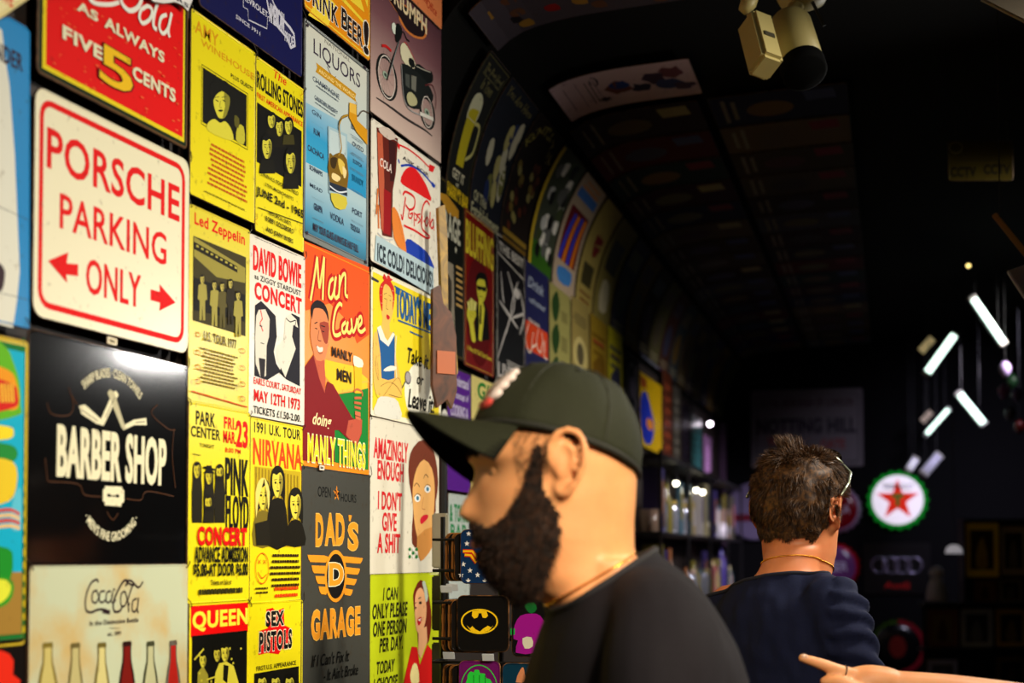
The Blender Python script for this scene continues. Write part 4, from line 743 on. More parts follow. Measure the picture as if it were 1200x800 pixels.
for TL, BR, col, sh, lab in (((643, 329), (667.5, 476), (150, 144, 84), (36, 62, 30), 'cream herbal sign with dark green shapes behind the cap'), ((669, 345), (689.5, 492), (150, 132, 74), (84, 76, 54), 'faded tan sign with a pale oval portrait'),
                             ((691, 365), (711, 505), (150, 122, 34), (110, 80, 20), 'brownish yellow sign with faint lettering beside the bright yellow one'), ((712, 380), (729, 515), (206, 196, 30), (60, 60, 90), 'bright yellow narrow sign with a small figure at its foot')):
    S = far(lab, TL, BR, col); x0, y0, x1, y1 = TL[0], TL[1], BR[0], BR[1]; d = (x1 - x0)
    if 'herbal' in lab:
        for k in range(3): S.poly([(x0 + 3, y0 + 22 + 38 * k), (x0 + 9, y0 + 12 + 38 * k), (x0 + 12, y0 + 30 + 38 * k), (x0 + 8, y0 + 48 + 38 * k), (x0 + 4, y0 + 40 + 38 * k)], sh, smooth=3); S.rect((x0 + 14, y0 + 34 + 30 * k), (x0 + 21, y0 + 52 + 34 * k), (120, 114, 66))
    elif 'oval' in lab: S.ell((x0 + 2, y0 + 44), (x1 - 2, y0 + 100), (186, 170, 110)); S.ell((x0 + 6, y0 + 54), (x1 - 6, y0 + 86), sh); S.fine((x0 + 2, y0 + 18), (x1 - 2, y0 + 44), 3, sh)
    else: S.fine((x0 + 2, y0 + 20), (x1 - 2, y0 + 60), 3, sh); S.poly([(x0 + 3, y0 + 60), (x1 - 3, y0 + 58), (x1 - 4, y0 + 110), (x0 + 5, y0 + 120)], sh, smooth=2); S.rect((x0 + 3, y0 + 34), (x1 - 4, y0 + 40), (150, 60, 40))
    S.done()
S = far('black sign with a white oval emblem', (731, 410), (747.5, 526), (24, 22, 28)); S.ell((734, 420), (745.5, 488), (180, 172, 180), ring=0.012); S.ell((737, 438), (743, 470), (140, 130, 150)); S.done()
S = far('yellow sign with a blue figure under a blue title board', (749, 434), (775, 533), (206, 168, 14)); S.poly([(750, 468), (756, 458), (762, 478), (766, 500), (762, 520), (752, 512)], (30, 50, 170), smooth=3); S.ell((757, 488), (765, 506), (214, 130, 40)); S.rect((750, 440), (757, 456), (150, 70, 30)); S.done()
S = far('blue title board with pale lettering hung above the yellow sign', (748, 411), (774.5, 434), (22, 40, 104)); S.fine((750, 416), (772, 432), 1, (190, 200, 220), 0.6); S.done()
for i, (x0, x1, y0, y1, col, lab) in enumerate(((776, 787, 432, 545, (92, 44, 26), 'narrow rust brown sign on the far wall'), (788, 797, 450, 548, (88, 84, 74), 'narrow grey sign on the far wall'), (798, 808, 470, 552, (40, 34, 46), 'narrow dark plum sign on the far wall'),
                             (809, 822, 484, 560, (52, 98, 96), 'teal sign on the far wall'), (824, 833, 508, 566, (150, 110, 150), 'pale pink sign near the far corner'))):
    S = far(lab, (x0, y0), (x1, y1), col); S.fine((x0 + 2, y0 + 12), (x1 - 1, y1 - 12), 6, tuple(min(255, v * 1.7) for v in col), 0.4); S.done()
# row of signs under the first far row, partly behind the man
S = far('purple cooking and gardening joke sign left of the cap', (523, 428), (550, 578), (92, 30, 146))
for t, a, b in (('I understand', (530, 438), (548, 457)), ('the concept of', (527, 456), (547.5, 474)), ('COOKING &', (527, 472), (547, 493)), ('CLEANING', (527, 490), (547, 510))): S.text(t, a, b, (214, 204, 230), 0.03)
S.ell((516, 478), (524, 506), (226, 224, 214)); S.done()
S = far('cream gin sign with green lettering partly behind the cap badge', (551, 438), (588, 600), (232, 216, 132)); S.text('GIN', (559, 447), (583, 475), (30, 130, 50), 0.04); S.done()
S = far('white sign with green lettering and a bright glare behind the nose', (524, 577), (549, 700), (196, 206, 200), rough=0.12); S.text('& TONIC', (526, 590), (548, 612), (20, 130, 70), 0.03); S.text('BAR', (527, 614), (546, 632), (20, 130, 70), 0.03); S.done()

for k, (cc, nm) in enumerate((((150, 40, 34), 'brick red'), ((190, 176, 130), 'pale straw'), ((40, 70, 60), 'bottle green'), ((180, 140, 40), 'mustard'), ((60, 60, 90), 'slate blue'), ((120, 90, 60), 'leather brown'))):
    x0 = 588 + 24 * k; y0 = 480 + 14 * k; S = far('%s sign low on the far wall behind the man in the cap' % nm, (x0, y0), (x0 + 23, y0 + 110), cc); S.fine((x0 + 3, y0 + 20), (x0 + 20, y0 + 50), 3, CRM); S.ell((x0 + 5, y0 + 55), (x0 + 18, y0 + 90), tuple(v * .5 for v in cc)); S.done()
# the signs bent round the vault
class VSign(Sign):
    def __init__(s, label, y0, y1, s0, s1, col, **k):
        cy, cs = (y0 + y1) / 2, (s0 + s1) / 2
        w, z, d = vault_at(cs, 0.008); X = TY; Y = (TX * d[0] + Vector((0, 0, d[1]))).normalized(); N = X.cross(Y); c = TP(w, cy, z)
        M = Matrix(((X.x, Y.x, N.x, c.x), (X.y, Y.y, N.y, c.y), (X.z, Y.z, N.z, c.z), (0, 0, 0, 1)))
        k.setdefault('wear', 0.6); k.setdefault('spec', 0.08); k.setdefault('rough', 0.7)
        super().__init__('metal_sign', label, 'sign', W2, None, None, col, size=(y1 - y0, s1 - s0), M=M, uv=True, ties=False, **k); s.cy, s.cs = cy, cs
    def done(s, bend=None):
        super().done(); Mi = s.M.inverted()
        for o in [s.o] + list(s.o.children):
            bm = bmesh.new(); bm.from_mesh(o.data)
            for q in range(1, 12):
                y = -s.h / 2 + s.h * q / 12
                bmesh.ops.bisect_plane(bm, geom=bm.verts[:] + bm.edges[:] + bm.faces[:], plane_co=(0, y, 0), plane_no=(0, 1, 0))
            for v in bm.verts:
                w, z, d = vault_at(s.cs + v.co.y, 0.006 + v.co.z); v.co = Mi @ TP(w, s.cy + v.co.x, z)
            bm.to_mesh(o.data); bm.free()
        return s.o
R1 = (0.022, 0.42)
def ycol(px): # tunnel distance of a pixel column on the far wall at the spring line
    return (W2.hit((px, 360)) ).dot(TY)
V_ = VSign('black bar sign with a full beer mug curving up the arch', ycol(517), ycol(543.5), *R1, (16, 17, 12)); GB = (176, 168, 80)
V_.frame((0.03, 0.02), (0.97, 0.985), (96, 88, 34), 0.002); V_.text('The Best Head', (0.16, 0.06), (0.9, 0.14), (110, 104, 60), 0.02, shear=0.2); V_.text('In Town', (0.3, 0.15), (0.75, 0.22), (110, 104, 60), 0.02, shear=0.2)
V_.poly([(0.28, 0.36), (0.62, 0.33), (0.6, 0.72), (0.3, 0.73)], (206, 190, 24)); V_.poly([(0.24, 0.38), (0.26, 0.28), (0.42, 0.24), (0.6, 0.27), (0.66, 0.34), (0.6, 0.42), (0.3, 0.44)], (222, 220, 180), smooth=3)
V_.stroke([(0.62, 0.42), (0.84, 0.42), (0.86, 0.58), (0.62, 0.66)], .010, (206, 200, 120)); V_.text('GET IT', (0.22, 0.76), (0.72, 0.82), CRM, 0.03); V_.text('at', (0.4, 0.835), (0.52, 0.86), CRM, 0.0); V_.text("HARRY'S BAR", (0.06, 0.87), (0.97, 0.96), (236, 200, 24), 0.04); V_.done()
V_ = VSign('dark blue pub sign with tumbling beer glasses on the arch', ycol(545), ycol(580.5), *R1, (18, 22, 34)); V_.text('You Are Here', (0.1, 0.04), (0.9, 0.12), (120, 110, 60), 0.0, shear=0.2)
random.seed(5)
for k in range(14):
    x, y = random.uniform(0.2, 0.8), random.uniform(0.18, 0.7); V_.poly([(x, y), (x + .1, y - .03), (x + .16, y + .07), (x + .1, y + .16), (x + .02, y + .12)], random.choice([(186, 176, 110), (206, 200, 170), (150, 96, 40), (120, 120, 60), (30, 44, 90)]), smooth=2)
V_.text('Of This', (0.1, 0.78), (0.5, 0.85), (196, 192, 150), 0.02); V_.text('Establishment', (0.05, 0.87), (0.95, 0.96), (196, 192, 150), 0.02); V_.done()
V_ = VSign('black and brown sign with an olive band on the arch', ycol(582), ycol(613), *R1, (26, 16, 12)); V_.arc('KENTUCKY', (0.5, 0.42), 0.13, 120, 0.03, (150, 138, 60))
for k in range(26):
    x, y = random.uniform(0.1, 0.8), random.uniform(0.25, 0.8); V_.poly([(x, y), (x + .1, y + .02), (x + .08, y + .07), (x - .02, y + .05)], random.choice([(90, 40, 20), (120, 100, 40), (60, 20, 16), (150, 140, 80)]), smooth=2)
V_.rect((0.06, 0.86), (0.94, 0.90), (150, 120, 40)); V_.rect((0.06, 0.92), (0.94, 0.95), (120, 90, 30)); V_.done()
V_ = VSign('green and white cartoon style poster with a yellow edge on the arch', ycol(615), ycol(642), *R1, (60, 66, 54)); V_.rect((0, 0.02), (0.10, 0.97), (206, 176, 40)); V_.rect((0.1, 0.76), (0.97, 0.97), (50, 96, 26))
for k in range(34):
    x, y = random.uniform(0.15, 0.8), random.uniform(0.04, 0.8); V_.poly([(x, y), (x + .16, y - .02), (x + .14, y + .09), (x, y + .08)], random.choice([(190, 190, 190), (20, 18, 20), (90, 90, 90), (220, 216, 210), (60, 70, 40)]), smooth=2)
V_.done()
V_ = VSign('white comic sign with red and blue diagonal bands on the arch', ycol(643.5), ycol(669), *R1, (170, 150, 130)); V_.rect((0.12, 0.28), (0.9, 0.74), (96, 10, 22))
for k in range(4): V_.poly([(0.14 + .18 * k, 0.74), (0.24 + .18 * k, 0.74), (0.44 + .14 * k, 0.3), (0.34 + .14 * k, 0.3)], ((30, 60, 200), (220, 120, 30))[k % 2])
V_.rect((0.1, 0.12), (0.9, 0.2), (60, 110, 190)); V_.fine((0.1, 0.03), (0.9, 0.12), 2, (200, 120, 50)); V_.poly([(0.2, 0.80), (0.8, 0.78), (0.75, 0.9), (0.25, 0.92)], (60, 120, 190), smooth=2); V_.done()
V_ = VSign('cream sign with a dark red shield on the arch', ycol(671), ycol(690), *R1, (156, 138, 74)); V_.poly([(0.4, 0.3), (0.8, 0.3), (0.76, 0.45), (0.5, 0.5)], (110, 16, 20), smooth=2); V_.rect((0.2, 0.58), (0.8, 0.78), (60, 54, 30)); V_.fine((0.1, 0.82), (0.9, 0.95), 2, (120, 80, 40)); V_.done()
V_ = VSign('olive sign with dark panels on the arch', ycol(691.5), ycol(711), *R1, (128, 116, 60)); V_.rect((0.2, 0.2), (0.8, 0.5), (44, 40, 28)); V_.poly([(0.3, 0.6), (0.7, 0.6), (0.75, 0.85), (0.3, 0.88)], (190, 180, 150), smooth=2); V_.done()
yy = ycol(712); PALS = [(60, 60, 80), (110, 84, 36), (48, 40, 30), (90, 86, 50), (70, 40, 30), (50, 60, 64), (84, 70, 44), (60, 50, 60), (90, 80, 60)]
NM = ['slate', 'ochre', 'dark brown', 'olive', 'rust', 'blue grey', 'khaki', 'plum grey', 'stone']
ORD = ['first', 'second', 'third', 'fourth', 'fifth', 'sixth', 'seventh', 'eighth', 'ninth', 'tenth', 'eleventh', 'twelfth', 'thirteenth', 'fourteenth', 'fifteenth', 'sixteenth', 'seventeenth', 'eighteenth', 'nineteenth', 'twentieth'] + ['twenty ' + w for w in ('first', 'second', 'third', 'fourth', 'fifth', 'sixth', 'seventh', 'eighth', 'ninth')] + ['thirtieth'] + ['thirty ' + w for w in ('first', 'second', 'third', 'fourth', 'fifth', 'sixth', 'seventh', 'eighth', 'ninth')]
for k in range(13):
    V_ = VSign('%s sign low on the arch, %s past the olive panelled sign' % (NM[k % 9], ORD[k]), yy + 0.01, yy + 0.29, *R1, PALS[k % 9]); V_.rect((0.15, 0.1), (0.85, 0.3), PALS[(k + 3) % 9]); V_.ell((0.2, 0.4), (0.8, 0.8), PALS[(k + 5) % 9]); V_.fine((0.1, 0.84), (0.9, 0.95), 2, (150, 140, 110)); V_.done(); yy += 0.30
# second course, over the head of the arch
V_ = VSign('dark grey sign with red and yellow pictures nearest on the vault top', 3.12, 3.38, 0.43, 0.93, (66, 58, 66)); random.seed(8)
for k in range(20):
    x, y = random.uniform(0.08, 0.8), random.uniform(0.05, 0.9); V_.poly([(x, y), (x + .16, y - .01), (x + .14, y + .05), (x + .02, y + .06)], random.choice([(140, 20, 20), (150, 110, 40), (30, 26, 30), (96, 60, 40)]), smooth=2)
V_.done()
V_ = VSign('pale calendar sign with small print and a blue drawing on the vault', 3.78, 4.08, 0.475, 0.875, (196, 168, 172)); V_.fine((0.1, 0.68), (0.9, 0.96), 9, (40, 34, 40), 0.3); V_.ell((0.1, 0.66), (0.35, 0.72), (30, 30, 50), ring=0.006)
V_.star((0.75, 0.68), 0.025, (40, 36, 50), 0.5, 8)
for x, y, r, cc in ((.5, .55, .2, (110, 60, 50)), (.45, .54, .13, (30, 60, 130)), (.6, .4, .14, (40, 34, 60)), (.4, .28, .17, (60, 40, 60)), (.6, .2, .2, (50, 60, 100)), (.3, .14, .18, (110, 60, 66)), (.7, .1, .14, (70, 50, 70))):
    V_.poly([(x + r * math.cos(t) * random.uniform(.6, 1.1), y + r * .55 * math.sin(t) * random.uniform(.6, 1.2)) for t in [q * math.pi / 6 for q in range(12)]], cc)
V_.done()
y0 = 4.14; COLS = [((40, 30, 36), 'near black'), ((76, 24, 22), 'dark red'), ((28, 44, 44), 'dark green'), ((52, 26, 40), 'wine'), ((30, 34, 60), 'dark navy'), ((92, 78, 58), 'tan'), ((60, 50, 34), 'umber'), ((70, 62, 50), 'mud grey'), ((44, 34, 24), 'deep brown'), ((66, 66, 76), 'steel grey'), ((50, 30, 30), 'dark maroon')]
random.seed(21)
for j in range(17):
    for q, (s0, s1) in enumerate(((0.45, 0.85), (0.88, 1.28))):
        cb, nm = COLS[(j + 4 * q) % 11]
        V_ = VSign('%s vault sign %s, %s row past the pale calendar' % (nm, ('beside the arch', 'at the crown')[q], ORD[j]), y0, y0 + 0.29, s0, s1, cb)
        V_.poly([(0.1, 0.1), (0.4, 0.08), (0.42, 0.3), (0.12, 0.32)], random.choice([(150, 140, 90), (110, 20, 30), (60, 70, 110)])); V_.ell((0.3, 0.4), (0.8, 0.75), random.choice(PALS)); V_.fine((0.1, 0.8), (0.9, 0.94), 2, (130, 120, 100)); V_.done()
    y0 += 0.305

# ------------------------------------------------------------------ guitar neck shaped signs hung edge-on at the end of the near wall
def hung(name, label, x, y, z, pts, col, ang, t=0.012):
    """flat board hung from the wall end; pts are (out from wall, up) in metres"""
    bm = bmesh.new(); a = [bm.verts.new((p[0], -t / 2, p[1])) for p in pts]; b = [bm.verts.new((p[0], t / 2, p[1])) for p in pts]
    bm.faces.new(a); bm.faces.new(b[::-1])
    for k in range(len(pts)): bm.faces.new((a[k], a[(k + 1) % len(pts)], b[(k + 1) % len(pts)], b[k]))
    return bm_obj(name, bm, mat(col, 0.5, kind='wood'), None, M=Matrix.Translation((x, y, z)) @ Matrix.Rotation(ang, 4, 'Z'))
def at1(px, py, off): return W1.hit((px, py), off)
o = hung('hanging_sign', 'brown guitar shaped wooden sign hanging edge-on at the end of the wall', *at1(520, 425, 0.06)[:], [(-0.030, 0.16), (-0.012, 0.17), (-0.004, 0.13), (0.016, 0.11), (0.028, 0.06), (0.03, -0.06), (0.018, -0.10), (0.006, -0.08), (-0.018, -0.10), (-0.03, -0.05)], (118, 64, 30), 0.85)
props(o, 'brown guitar shaped wooden sign hanging edge-on at the end of the wall', 'sign')
bm = bmesh.new(); bm_box(bm, (0.002, -0.0075, 0.0), (0.045, 0.002, 0.05)); bm_obj('label_plate', bm, mat((206, 110, 60), 0.5), o)
o = hung('hanging_sign', '', *at1(517, 350, 0.05)[:], [(-0.012, 0.20), (0.006, 0.21), (0.014, 0.14), (0.016, -0.02), (0.04, -0.10), (0.045, -0.16), (0.02, -0.20), (-0.004, -0.17), (-0.002, 0.0)], (196, 150, 24), 1.05, 0.01)
props(o, 'yellow guitar shaped sign hanging behind the brown wooden one', 'sign')
# ------------------------------------------------------------------ rack of coasters standing by the wall
BKM = mat((14, 13, 13), 0.45, 0.6); CARD = mat((176, 118, 56), 0.7)
RM_Y = Vector((-0.15, 1, 0)).normalized()
def rack_at(px, py, Z): return P3(px, py, Z)
# panel plane faces the camera-ish: spanned by RGT (across) and world up, at Z ~ 2.55
RX = (RGT - TX * 0.0); RX = Vector((math.cos(YAW - 0.20), math.sin(YAW - 0.20), 0)); RN = Vector((RX.y, -RX.x, 0))
RO_ = P3(560, 680, 2.62)
RACK = Plane(RO_, RX, RN)
root = empty('wire_rack', Matrix(((RX.x, -RN.x, 0, RO_.x), (RX.y, -RN.y, 0, RO_.y), (0, 0, 1, 0.0), (0, 0, 0, 1)))); props(root, 'black wire display rack full of square coasters beside the near wall', 'display rack')
RI = root.matrix_world.inverted()
def rp(px, py, off=0.0): return RI @ RACK.hit((px, py), off)
def bars(name, segs, r, m=BKM):
    bm = bmesh.new()
    for s_ in segs: bm_tube(bm, s_, r, 6)
    return bm_obj(name, bm, m, root)
xl, xr = rp(508, 600).x, rp(662, 600).x
for x in (xl, (xl + xr) / 2 - 0.01, xr): 
    for dy in (0.07,): bars('upright', [[(x, dy, 0.0), (x, dy, rp(560, 604).z)]], 0.005)
for py in (632, 706, 776, 850, 930):
    z = rp(560, py).z
    bars('rail', [[(xl, 0.07, z), (xl, -0.005, z), (xr, -0.005, z), (xr, 0.07, z)]], 0.0025)
for py in (662, 742, 815):
    z = rp(560, py).z
    bars('shelf_wire', [[(xl, 0.07, z - .01), (xr, 0.07, z - .01)], [(xl, -0.005, z - .01), (xr, -0.005, z - .01)]] , 0.003)
bm = bmesh.new(); bm_box(bm, ((xl + xr) / 2, 0.08, 0.02), (xr - xl + 0.06, 0.26, 0.03), bev=0.006); bm_obj('base', bm, BKM, root)
class Coaster(Sign): pass
def coaster(label, TL, BR, col, off=0.012):
    S = Sign('coaster', label, 'coaster', RACK, TL, BR, col, thick=0.005, off=off, rad=0.012, wear=0.1, ties=False, rim=(150, 100, 50)); S.o['group'] = 'coasters on the wire rack'; return S
S = coaster('blue coaster with white stars and a yellow winged letter emblem', (540, 620), (589, 684), (16, 44, 84)); c = crop(500, 590, 3.81)
for x, y in ((190, 134), (222, 160), (182, 178), (254, 180), (166, 270), (196, 298), (230, 318), (188, 344), (262, 346), (156, 318), (290, 250), (310, 140)): S.star(c((x, y))[0], 0.0055, (226, 224, 226))
for d, col, w in ((0, (200, 50, 20), .0075), (0, (240, 190, 30), .0038)):
    S.stroke(c((164, 212), (206, 212), (228, 242), (236, 232), (250, 262), (266, 238)), w, col, 'emblem', 0); S.stroke(c((172, 228), (200, 230), (222, 262), (234, 248), (250, 276), (266, 250)), w, col, 'emblem', 0)
S.done()
S = coaster('black coaster with a yellow oval bat emblem', (536, 697), (597, 764), (16, 15, 15)); YB = (240, 200, 24)
S.ell(c((155, 468))[0], c((321, 582))[0], YB, 'emblem', 30); S.ell(c((162, 474))[0], c((314, 576))[0], (14, 13, 13), 'emblem', 30)
S.poly(c((206, 480), (204, 500), (214, 512), (228, 508), (234, 494), (235, 486), (240, 490), (246, 486), (248, 494), (252, 508), (266, 510), (276, 500), (270, 480), (240, 474)), YB, 'emblem'); S.poly(c((180, 542), (196, 556), (206, 546), (220, 560), (240, 570), (256, 556), (276, 544), (290, 552), (300, 544), (280, 566), (240, 579), (200, 568)), YB, 'emblem'); S.done()
S = coaster('black coaster with purple and green printed patch, right of the oval one', (600, 700), (648, 770), (16, 15, 16))
S.poly(c((420, 500), (470, 490), (510, 500), (540, 560), (516, 600), (490, 664), (400, 664), (410, 610), (384, 600), (396, 540)), (150, 20, 140), smooth=2); S.poly(c((440, 450), (480, 440), (494, 470), (470, 490), (450, 476)), (20, 100, 44), smooth=2); S.poly(c((430, 600), (470, 596), (476, 636), (440, 646)), (206, 204, 186), smooth=2); S.rect(c((376, 556))[0], c((396, 584))[0], (20, 150, 60)); S.done()
S = coaster('purple coaster with a green ring and green fist print', (538, 773), (587, 838), (98, 20, 92)); GG = (40, 196, 60)
S.ell((540, 778), (584, 838), GG, 'emblem', 28, 0.0016); S.poly(c((184, 780), (186, 762), (200, 748), (214, 754), (216, 742), (236, 742), (240, 756), (262, 758), (268, 778), (286, 784), (290, 820), (180, 826)), GG, 'emblem', 2)
for x in (212, 238, 264): S.stroke(c((x, 764), (x, 800)), .0012, (10, 60, 24), 'emblem', 0)
S.done()
S = coaster('petrol blue coaster with a small tan figure, bottom right of the rack', (589, 776), (640, 842), (12, 50, 72)); S.poly(c((420, 740), (434, 730), (440, 760), (452, 790), (400, 796)), (200, 130, 90), smooth=2); S.done()
# stacks of coasters behind each front one, seen edge-on at the left
for i, (x0, y0, x1, y1) in enumerate(((527, 622, 541, 682), (523, 700, 537, 766), (524, 776, 539, 836))):
    for k in range(4):
        S = Sign('coaster', 'plain brown backed coaster, %s from the front in the %s pocket' % (('second', 'third', 'fourth', 'fifth', 'last')[k], ('top', 'middle', 'bottom')[i]), 'coaster', RACK, (x0 + 6 + 0 * k, y0 + 2), (x0 + 62, y1 - 1), (118, 76, 36) if k % 2 else (20, 18, 18), thick=0.005, off=0.004 - 0.0075 * k, rad=0.012, wear=0.1, ties=False, rim=(170, 116, 56)); S.o['group'] = 'coasters on the wire rack'
        S.o.location += RX * (-0.006 * k) ; S.done()
# small clear price clips under the pockets
for i, (px, py) in enumerate(((523, 690), (526, 688), (518, 768), (560, 770))):
    bm = bmesh.new(); bm_box(bm, (0, 0, 0), (0.022, 0.002, 0.014), bev=0.0006); q = RACK.hit((px + 4 * i, py), 0.03)
    o = bm_obj('price_clip', bm, mat((190, 196, 204), 0.15), None, M=Matrix.Translation(q) @ Matrix.Rotation(YAW - 0.2, 4, 'Z') @ Matrix.Rotation(0.4, 4, 'X')); props(o, 'shiny clear price clip on a rack rail, %s' % ('under the starred coaster', 'beside the starred coaster clip', 'left under the bat coaster', 'under the bat coaster')[i], 'price clip', 'price clips on the rack')
# narrow dark stand holding grey frames at the wall end (its edge shows as a grey strip)
root2 = empty('card_stand', Matrix.Translation((at1(519, 600, 0.10).x, at1(519, 600, 0.10).y, 0))); props(root2, 'tall black card stand at the end of the near wall', 'card stand')
bm = bmesh.new(); bm_tube(bm, [(0, 0, 0), (0, 0, 1.84)], 0.009, 8); bm_obj('pole', bm, BKM, root2)
bm = bmesh.new(); bm_lathe(bm, [(0.10, 0.0), (0.10, 0.012), (0.02, 0.03)], 20); bm_obj('base', bm, BKM, root2)
for z, col in ((1.63, (150, 148, 130)), (1.50, (20, 20, 20)), (1.36, (46, 44, 40))):
    bm = bmesh.new(); bm_box(bm, (0.0, -0.014, z), (0.035, 0.014, 0.115), bev=0.003); bm_obj('card_pocket', bm, mat(col, 0.4), root2)

# ------------------------------------------------------------------ shelves with small goods against the far left wall
def shelf_pt(y, dw, z): return TP(-1.075 + dw, y, z)
root3 = empty('shelving_unit', shelf_pt(6.3, 0.16, 0.0)); props(root3, 'dark shelving unit with small goods against the far left wall', 'shelving unit')
def box_between(name, lo, hi, m, parent, bev=0.0, label=None):
    """box given by tunnel coordinates (along y, out from wall, up)"""
    bm = bmesh.new(); c = shelf_pt((lo[0] + hi[0]) / 2, (lo[1] + hi[1]) / 2, (lo[2] + hi[2]) / 2)
    bm_box(bm, (0, 0, 0), (hi[1] - lo[1], hi[0] - lo[0], hi[2] - lo[2]), bev=bev)
    o = bm_obj(name, bm, m, None, M=Matrix.Translation(c) @ Matrix.Rotation(A2, 4, 'Z'))
    if parent: o.parent = parent; o.matrix_parent_inverse = parent.matrix_world.inverted()
    return o
SHM = mat((20, 17, 20), 0.5); ZS = [1.36, 1.69, 2.02]
bpy.context.view_layer.update()
for z in ZS + [1.0, 0.5, 0.1]: box_between('shelf', (5.9, 0.0, z - 0.008), (9.2, 0.15, z + 0.008), SHM, root3, 0.003)
for y in (5.9, 6.75, 7.6, 8.4, 9.2):
    for d in (0.008, 0.142): box_between('upright', (y - 0.008, d - 0.006, 0.0), (y + 0.008, d + 0.006, 2.04), SHM, root3)
box_between('edge_trim', (9.24, 0.0, 0.0), (9.28, 0.04, 2.46), mat((84, 60, 84), 0.4), root3)
random.seed(3)
GOODS = [(176, 150, 70), (206, 196, 150), (150, 96, 60), (90, 86, 70), (196, 190, 190), (60, 96, 110), (180, 150, 130), (200, 120, 120), (70, 60, 120), (130, 120, 50)]
GN = ['ochre', 'cream', 'brown', 'grey', 'white', 'teal', 'beige', 'pink', 'violet', 'olive']
ZN = ['lower', 'upper']
for si, z0 in enumerate(ZS[:2]):
    y = 5.93; n = 0
    while y < 9.05:
        if any(abs(y + 0.05 - u) < 0.085 for u in (6.75, 7.6, 8.4)): y += 0.09; continue
        ci = random.randrange(10); col = GOODS[ci]; kind = random.choice(['box', 'box', 'bottle', 'mug', 'frame', 'glass']); w = random.uniform(0.07, 0.12); h = random.uniform(0.16, 0.29); n += 1
        pos = shelf_pt(y + w / 2, 0.075, z0 + 0.0085)
        side = ORD[n - 1] + ' from the near end'
        if kind in ('box', 'frame'):
            d = 0.08 if kind == 'box' else 0.02
            r = empty('gift_box' if kind == 'box' else 'picture_frame', Matrix.Translation(pos) @ Matrix.Rotation(A2, 4, 'Z')); bm = bmesh.new(); bm_box(bm, (0, 0, h / 2), (d, w, h), bev=0.003); bm_obj('body', bm, mat(col, 0.35), r)
            bm = bmesh.new(); bm_box(bm, (d / 2 + 0.001, 0, h * 0.55), (0.002, w * 0.7, h * 0.5)); bm_obj('front_print', bm, mat(GOODS[(ci + 4) % 10], 0.3), r)
            lab = '%s %s on the %s shelf, %s' % (GN[ci], 'gift box' if kind == 'box' else 'framed picture', ZN[si], side); cat = 'box' if kind == 'box' else 'picture'
        elif kind == 'bottle':
            r = empty('bottle', pos); bm = bmesh.new(); bm_lathe(bm, [(w * .4, 0), (w * .42, 0.01), (w * .42, h * .6), (w * .15, h * .8), (w * .13, h)], 16); bm_obj('body', bm, mat(col, 0.12, coat=0.5), r, True)
            bm = bmesh.new(); bm_lathe(bm, [(w * .16, h * .96), (w * .16, h * 1.05)], 12); bm_obj('cap', bm, mat((30, 26, 26), 0.3), r); lab = '%s bottle on the %s shelf, %s' % (GN[ci], ZN[si], side); cat = 'bottle'
        elif kind == 'mug':
            r = empty('mug', pos); bm = bmesh.new(); bm_lathe(bm, [(w * .4, 0), (w * .43, 0.004), (w * .43, 0.095), (w * .39, 0.095), (w * .38, 0.01)], 18); bm_obj('body', bm, mat(col, 0.15, coat=0.5), r, True)
            bm = bmesh.new(); bm_tube(bm, [(w * .40, 0, 0.075), (w * .62, 0, 0.07), (w * .62, 0, 0.03), (w * .40, 0, 0.02)], 0.006, 6); bm_obj('handle', bm, mat(col, 0.15), r, True); lab = '%s mug on the %s shelf, %s' % (GN[ci], ZN[si], side); cat = 'mug'
        else:
            r = empty('glass_jar', pos); bm = bmesh.new(); bm_lathe(bm, [(w * .34, 0), (w * .4, 0.01), (w * .4, 0.12), (w * .3, 0.14)], 16); bm_obj('body', bm, mat((206, 210, 224), 0.06, metal=0.7), r, True)
            bm = bmesh.new(); bm_lathe(bm, [(w * .33, 0.138), (w * .33, 0.155)], 16); bm_obj('lid', bm, mat(col, 0.3), r); lab = 'shiny jar with %s lid on the %s shelf, %s' % (GN[ci], ZN[si], side); cat = 'jar'
        props(r, lab, cat, 'goods on the far left shelves'); y += w + random.uniform(0.015, 0.04)
# small round shop light, and glowing balls that imitate glare over the shelf goods
def bulb(label, p, r, e, col=(255, 240, 255), parent_h=0.05):
    rt = empty('lamp_or_glare_ball', p); props(rt, label, 'lamp')
    bm = bmesh.new(); bmesh.ops.create_uvsphere(bm, u_segments=14, v_segments=8, radius=r); bm_obj('bulb', bm, mat(col, 0.3, emit=e), rt, True)
    bm = bmesh.new(); bm_lathe(bm, [(r * 0.9, r * .6), (r * 1.3, r * 1.1), (r * 0.7, r * 2.4)], 14); bm_obj('holder', bm, mat((40, 38, 40), 0.4, 0.5), rt, True)
    bm = bmesh.new(); bm_tube(bm, [(0, 0, r * 2.2), (0, 0, r * 2.2 + parent_h)], r * 0.25, 6); bm_obj('stem', bm, mat((40, 38, 40), 0.4, 0.5), rt)
bulb('small white spot lamp on the far left wall near the pole', shelf_pt(8.35, 0.05, 2.37), 0.014, 14)
for k, (px, py, lab) in enumerate(((781, 578, 'left'), (801, 581, 'middle'), (806, 580, 'right'))):
    q = shelf_pt((6.5, 7.2, 7.45)[k], 0.12, 1.93)
    bulb('%s of three small glowing balls imitating glare above the shelf goods' % {'left': 'leftmost', 'middle': 'middle', 'right': 'rightmost'}[lab], q, 0.012, 12, (255, 246, 214), 0.055)  # glare on the goods, built as small glowing balls
